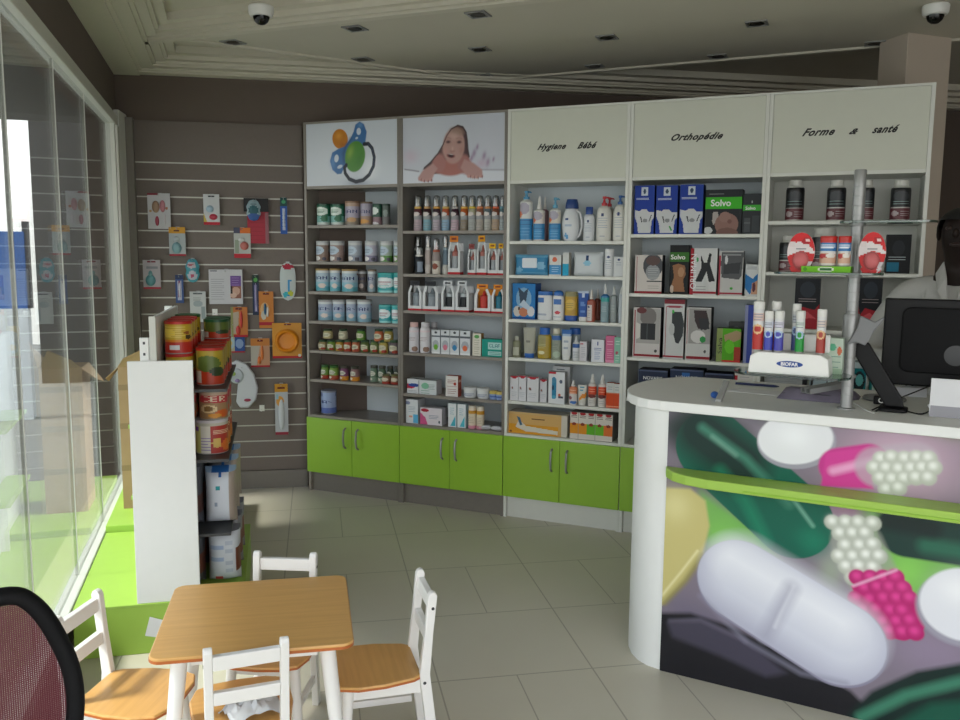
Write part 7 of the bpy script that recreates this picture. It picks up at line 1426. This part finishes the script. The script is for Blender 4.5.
B = [(0, 0, .95*k, .125, .10), (0, 0, 1.10*k, .12, .09), (0, -.005, 1.28*k, .15, .10), (0, 0, 1.43*k, .10, .08), (0, -.01, 1.50*k, .055), (0, -.02, 1.555*k, .062), (0, -.03, 1.62*k, .078, .092), (0, -.025, 1.68*k, .072, .088), (0, -.02, 1.715*k, .045, .055)]
E_ = [(i, i+1) for i in range(8)]
def chain(pts, frm):
    p = frm
    for q in pts: B.append(q); E_.append((p, len(B)-1)); p = len(B)-1
    return p
HT_ = []
for s in (-1, 1):
    # upper arm, forearm reaching forward and down to the keyboard, palm and five fingers
    if s < 0: arm = [(-.17*k, 0, 1.40*k, .055), (-.27*k, -.03, 1.24*k, .047), (-.30*k, -.10, 1.13*k, .041), (-.15*k, -.24, 1.115*k, .034), (-.07*k, -.31, 1.10*k, .026)]
    else: arm = [(.17*k, 0, 1.40*k, .055), (.24*k, -.02, 1.24*k, .047), (.26*k, -.08, 1.12*k, .041), (.18*k, -.26, 1.10*k, .034), (.12*k, -.34, 1.09*k, .026)]
    w_ = chain(arm, 3); x, y, z = B[w_][:3]
    pm = chain([(x+.02*(-s), y-.045, z-.008, .030, .016)], w_)
    px_, py_, pz_ = B[pm][:3]
    for f_, (dx, ln) in enumerate(((-.026, .062), (-.009, .074), (.009, .070), (.026, .055))):
        chain([(px_+dx, py_-.030, pz_, .0095), (px_+dx*1.1, py_-.030-ln*.5, pz_-.006, .0085), (px_+dx*1.1, py_-.030-ln, pz_-.026, .0070)], pm)
    chain([(px_-s*.03, py_-.005, pz_-.004, .010), (px_-s*.046, py_-.028, pz_-.014, .0085)], pm)
for s in (-1, 1): chain([(s*.09, 0, .88*k, .095), (s*.10, -.01, .50*k, .062), (s*.10, 0, .28*k, .055), (s*.10, .02, .08*k, .038), (s*.10, -.05, .035, .036, .03), (s*.10, -.13, .025, .03, .022)], 0)
body = skin('body', B, E_, 'skin', pr, 2)
MB().sphere((0, -.118, 1.635*k), .013, .018, .020).build('nose', 'skin', pr, smooth=True)
for s in (-1, 1):
    MB().sphere((s*.030, -.100, 1.655*k), .013, .012, .009, '#3a2c26').build('eye', 'plastic', pr, smooth=True); MB().sphere((s*.030, -.1105, 1.655*k), .0055, .003, .0055, '#0a0806').build('iris', 'plastic', pr)
    MB().sphere((s*.082, -.015, 1.635*k), .010, .018, .028).build('ear', 'skin', pr, smooth=True)
MB().sphere((0, -.103, 1.592*k), .024, .010, .008, '#24120f').build('mouth', 'plastic', pr, smooth=True)
# hair cap
b = MB(); seg = 26; prof = []
for i in range(12):
    for j in range(seg):
        a = 2*PI*j/seg; th_ = PI/2*i/11; drop = 1.15 if math.sin(a) > -.3 else .72
        r_ = math.sin(th_*drop+.0001) ; z = math.cos(th_*drop); b.v.append((.088*r_*math.cos(a), -.022+.106*r_*math.sin(a), 1.652*k+.088*z))
for i in range(11):
    for j in range(seg): b.f.append((i*seg+j, (i+1)*seg+j, (i+1)*seg+(j+1) % seg, i*seg+(j+1) % seg)); b.c.append((0, 0, 0))
b.build('hair', 'hair', pr, smooth=True)
Cc = [(0, 0, .80*k, .17, .13), (0, 0, .95*k, .16, .125), (0, 0, 1.12*k, .145, .115), (0, -.005, 1.28*k, .17, .125), (0, 0, 1.42*k, .12, .095), (0, -.002, 1.475*k, .072, .068)]
Ce = [(i, i+1) for i in range(5)]
for s in (-1, 1):
    pts = [(-.18*k, 0, 1.395*k, .075), (-.275*k, -.03, 1.24*k, .064), (-.30*k, -.10, 1.13*k, .056), (-.16*k, -.23, 1.115*k, .048)] if s < 0 else [(.18*k, 0, 1.395*k, .075), (.245*k, -.02, 1.24*k, .064), (.26*k, -.08, 1.12*k, .056), (.19*k, -.24, 1.10*k, .048)]
    p = 4
    for q in pts: Cc.append(q); Ce.append((p, len(Cc)-1)); p = len(Cc)-1
skin('coat', Cc, Ce, 'coat', pr, 2)
for s in (-1, 1):
    MB().add([(s*.070, .03, 1.50*k), (s*.082, -.03, 1.475*k), (s*.055, -.105, 1.41*k), (s*.010, -.125, 1.34*k), (s*.030, -.088, 1.46*k), (s*.055, -.03, 1.525*k)], [(0, 1, 2, 3, 4, 5)]).build('collar', 'coat', pr).modifiers.new('s', 'SOLIDIFY').thickness = .006
Tt = [(0, 0, .92*k, .14, .11)]; Te = []
for s in (-1, 1):
    p = 0
    for q in [(s*.095, 0, .84*k, .105), (s*.10, -.01, .50*k, .078), (s*.10, 0, .28*k, .070), (s*.10, .015, .11*k, .066)]: Tt.append(q); Te.append((p, len(Tt)-1)); p = len(Tt)-1
skin('trousers', Tt, Te, 'trousers', pr, 1)
for s in (-1, 1): MB().prism([(s*.10+a, b_) for a, b_ in ((-.042, .06), (-.045, -.10), (-.03, -.175), (.03, -.175), (.045, -.10), (.042, .06))], 0, .07).build('shoe', 'black', pr, bevel=.018, seg=3)

# ------------------------------------------------------------------ daylight
w = bpy.data.worlds.new('sky'); SC.world = w; w.use_nodes = True; nt = w.node_tree; bg_ = nt.nodes['Background']
tc = nt.nodes.new('ShaderNodeTexCoord'); sp = nt.nodes.new('ShaderNodeSeparateXYZ'); cr_ = nt.nodes.new('ShaderNodeValToRGB')
nt.links.new(tc.outputs['Generated'], sp.inputs[0]); nt.links.new(sp.outputs[2], cr_.inputs[0]); nt.links.new(cr_.outputs[0], bg_.inputs[0])
el = cr_.color_ramp.elements; el[0].position = 0.0; el[0].color = lin('#cccbc8')+(1,); el[1].position = .6; el[1].color = lin('#c6d6ec')+(1,)
n_ = el.new(.10); n_.color = lin('#f3f1f0')+(1,)
bg_.inputs[1].default_value = 3.0
sl = bpy.data.lights.new('sun', 'SUN'); sl.energy = 4.2; sl.angle = rad(9); sl.color = (1, .95, .86); so = bpy.data.objects.new('sun', sl); COL.objects.link(so)
d = Vector((.86, .30, -1.05)).normalized(); so.rotation_euler = d.to_track_quat('-Z', 'Y').to_euler()
SC.view_settings.exposure = .48
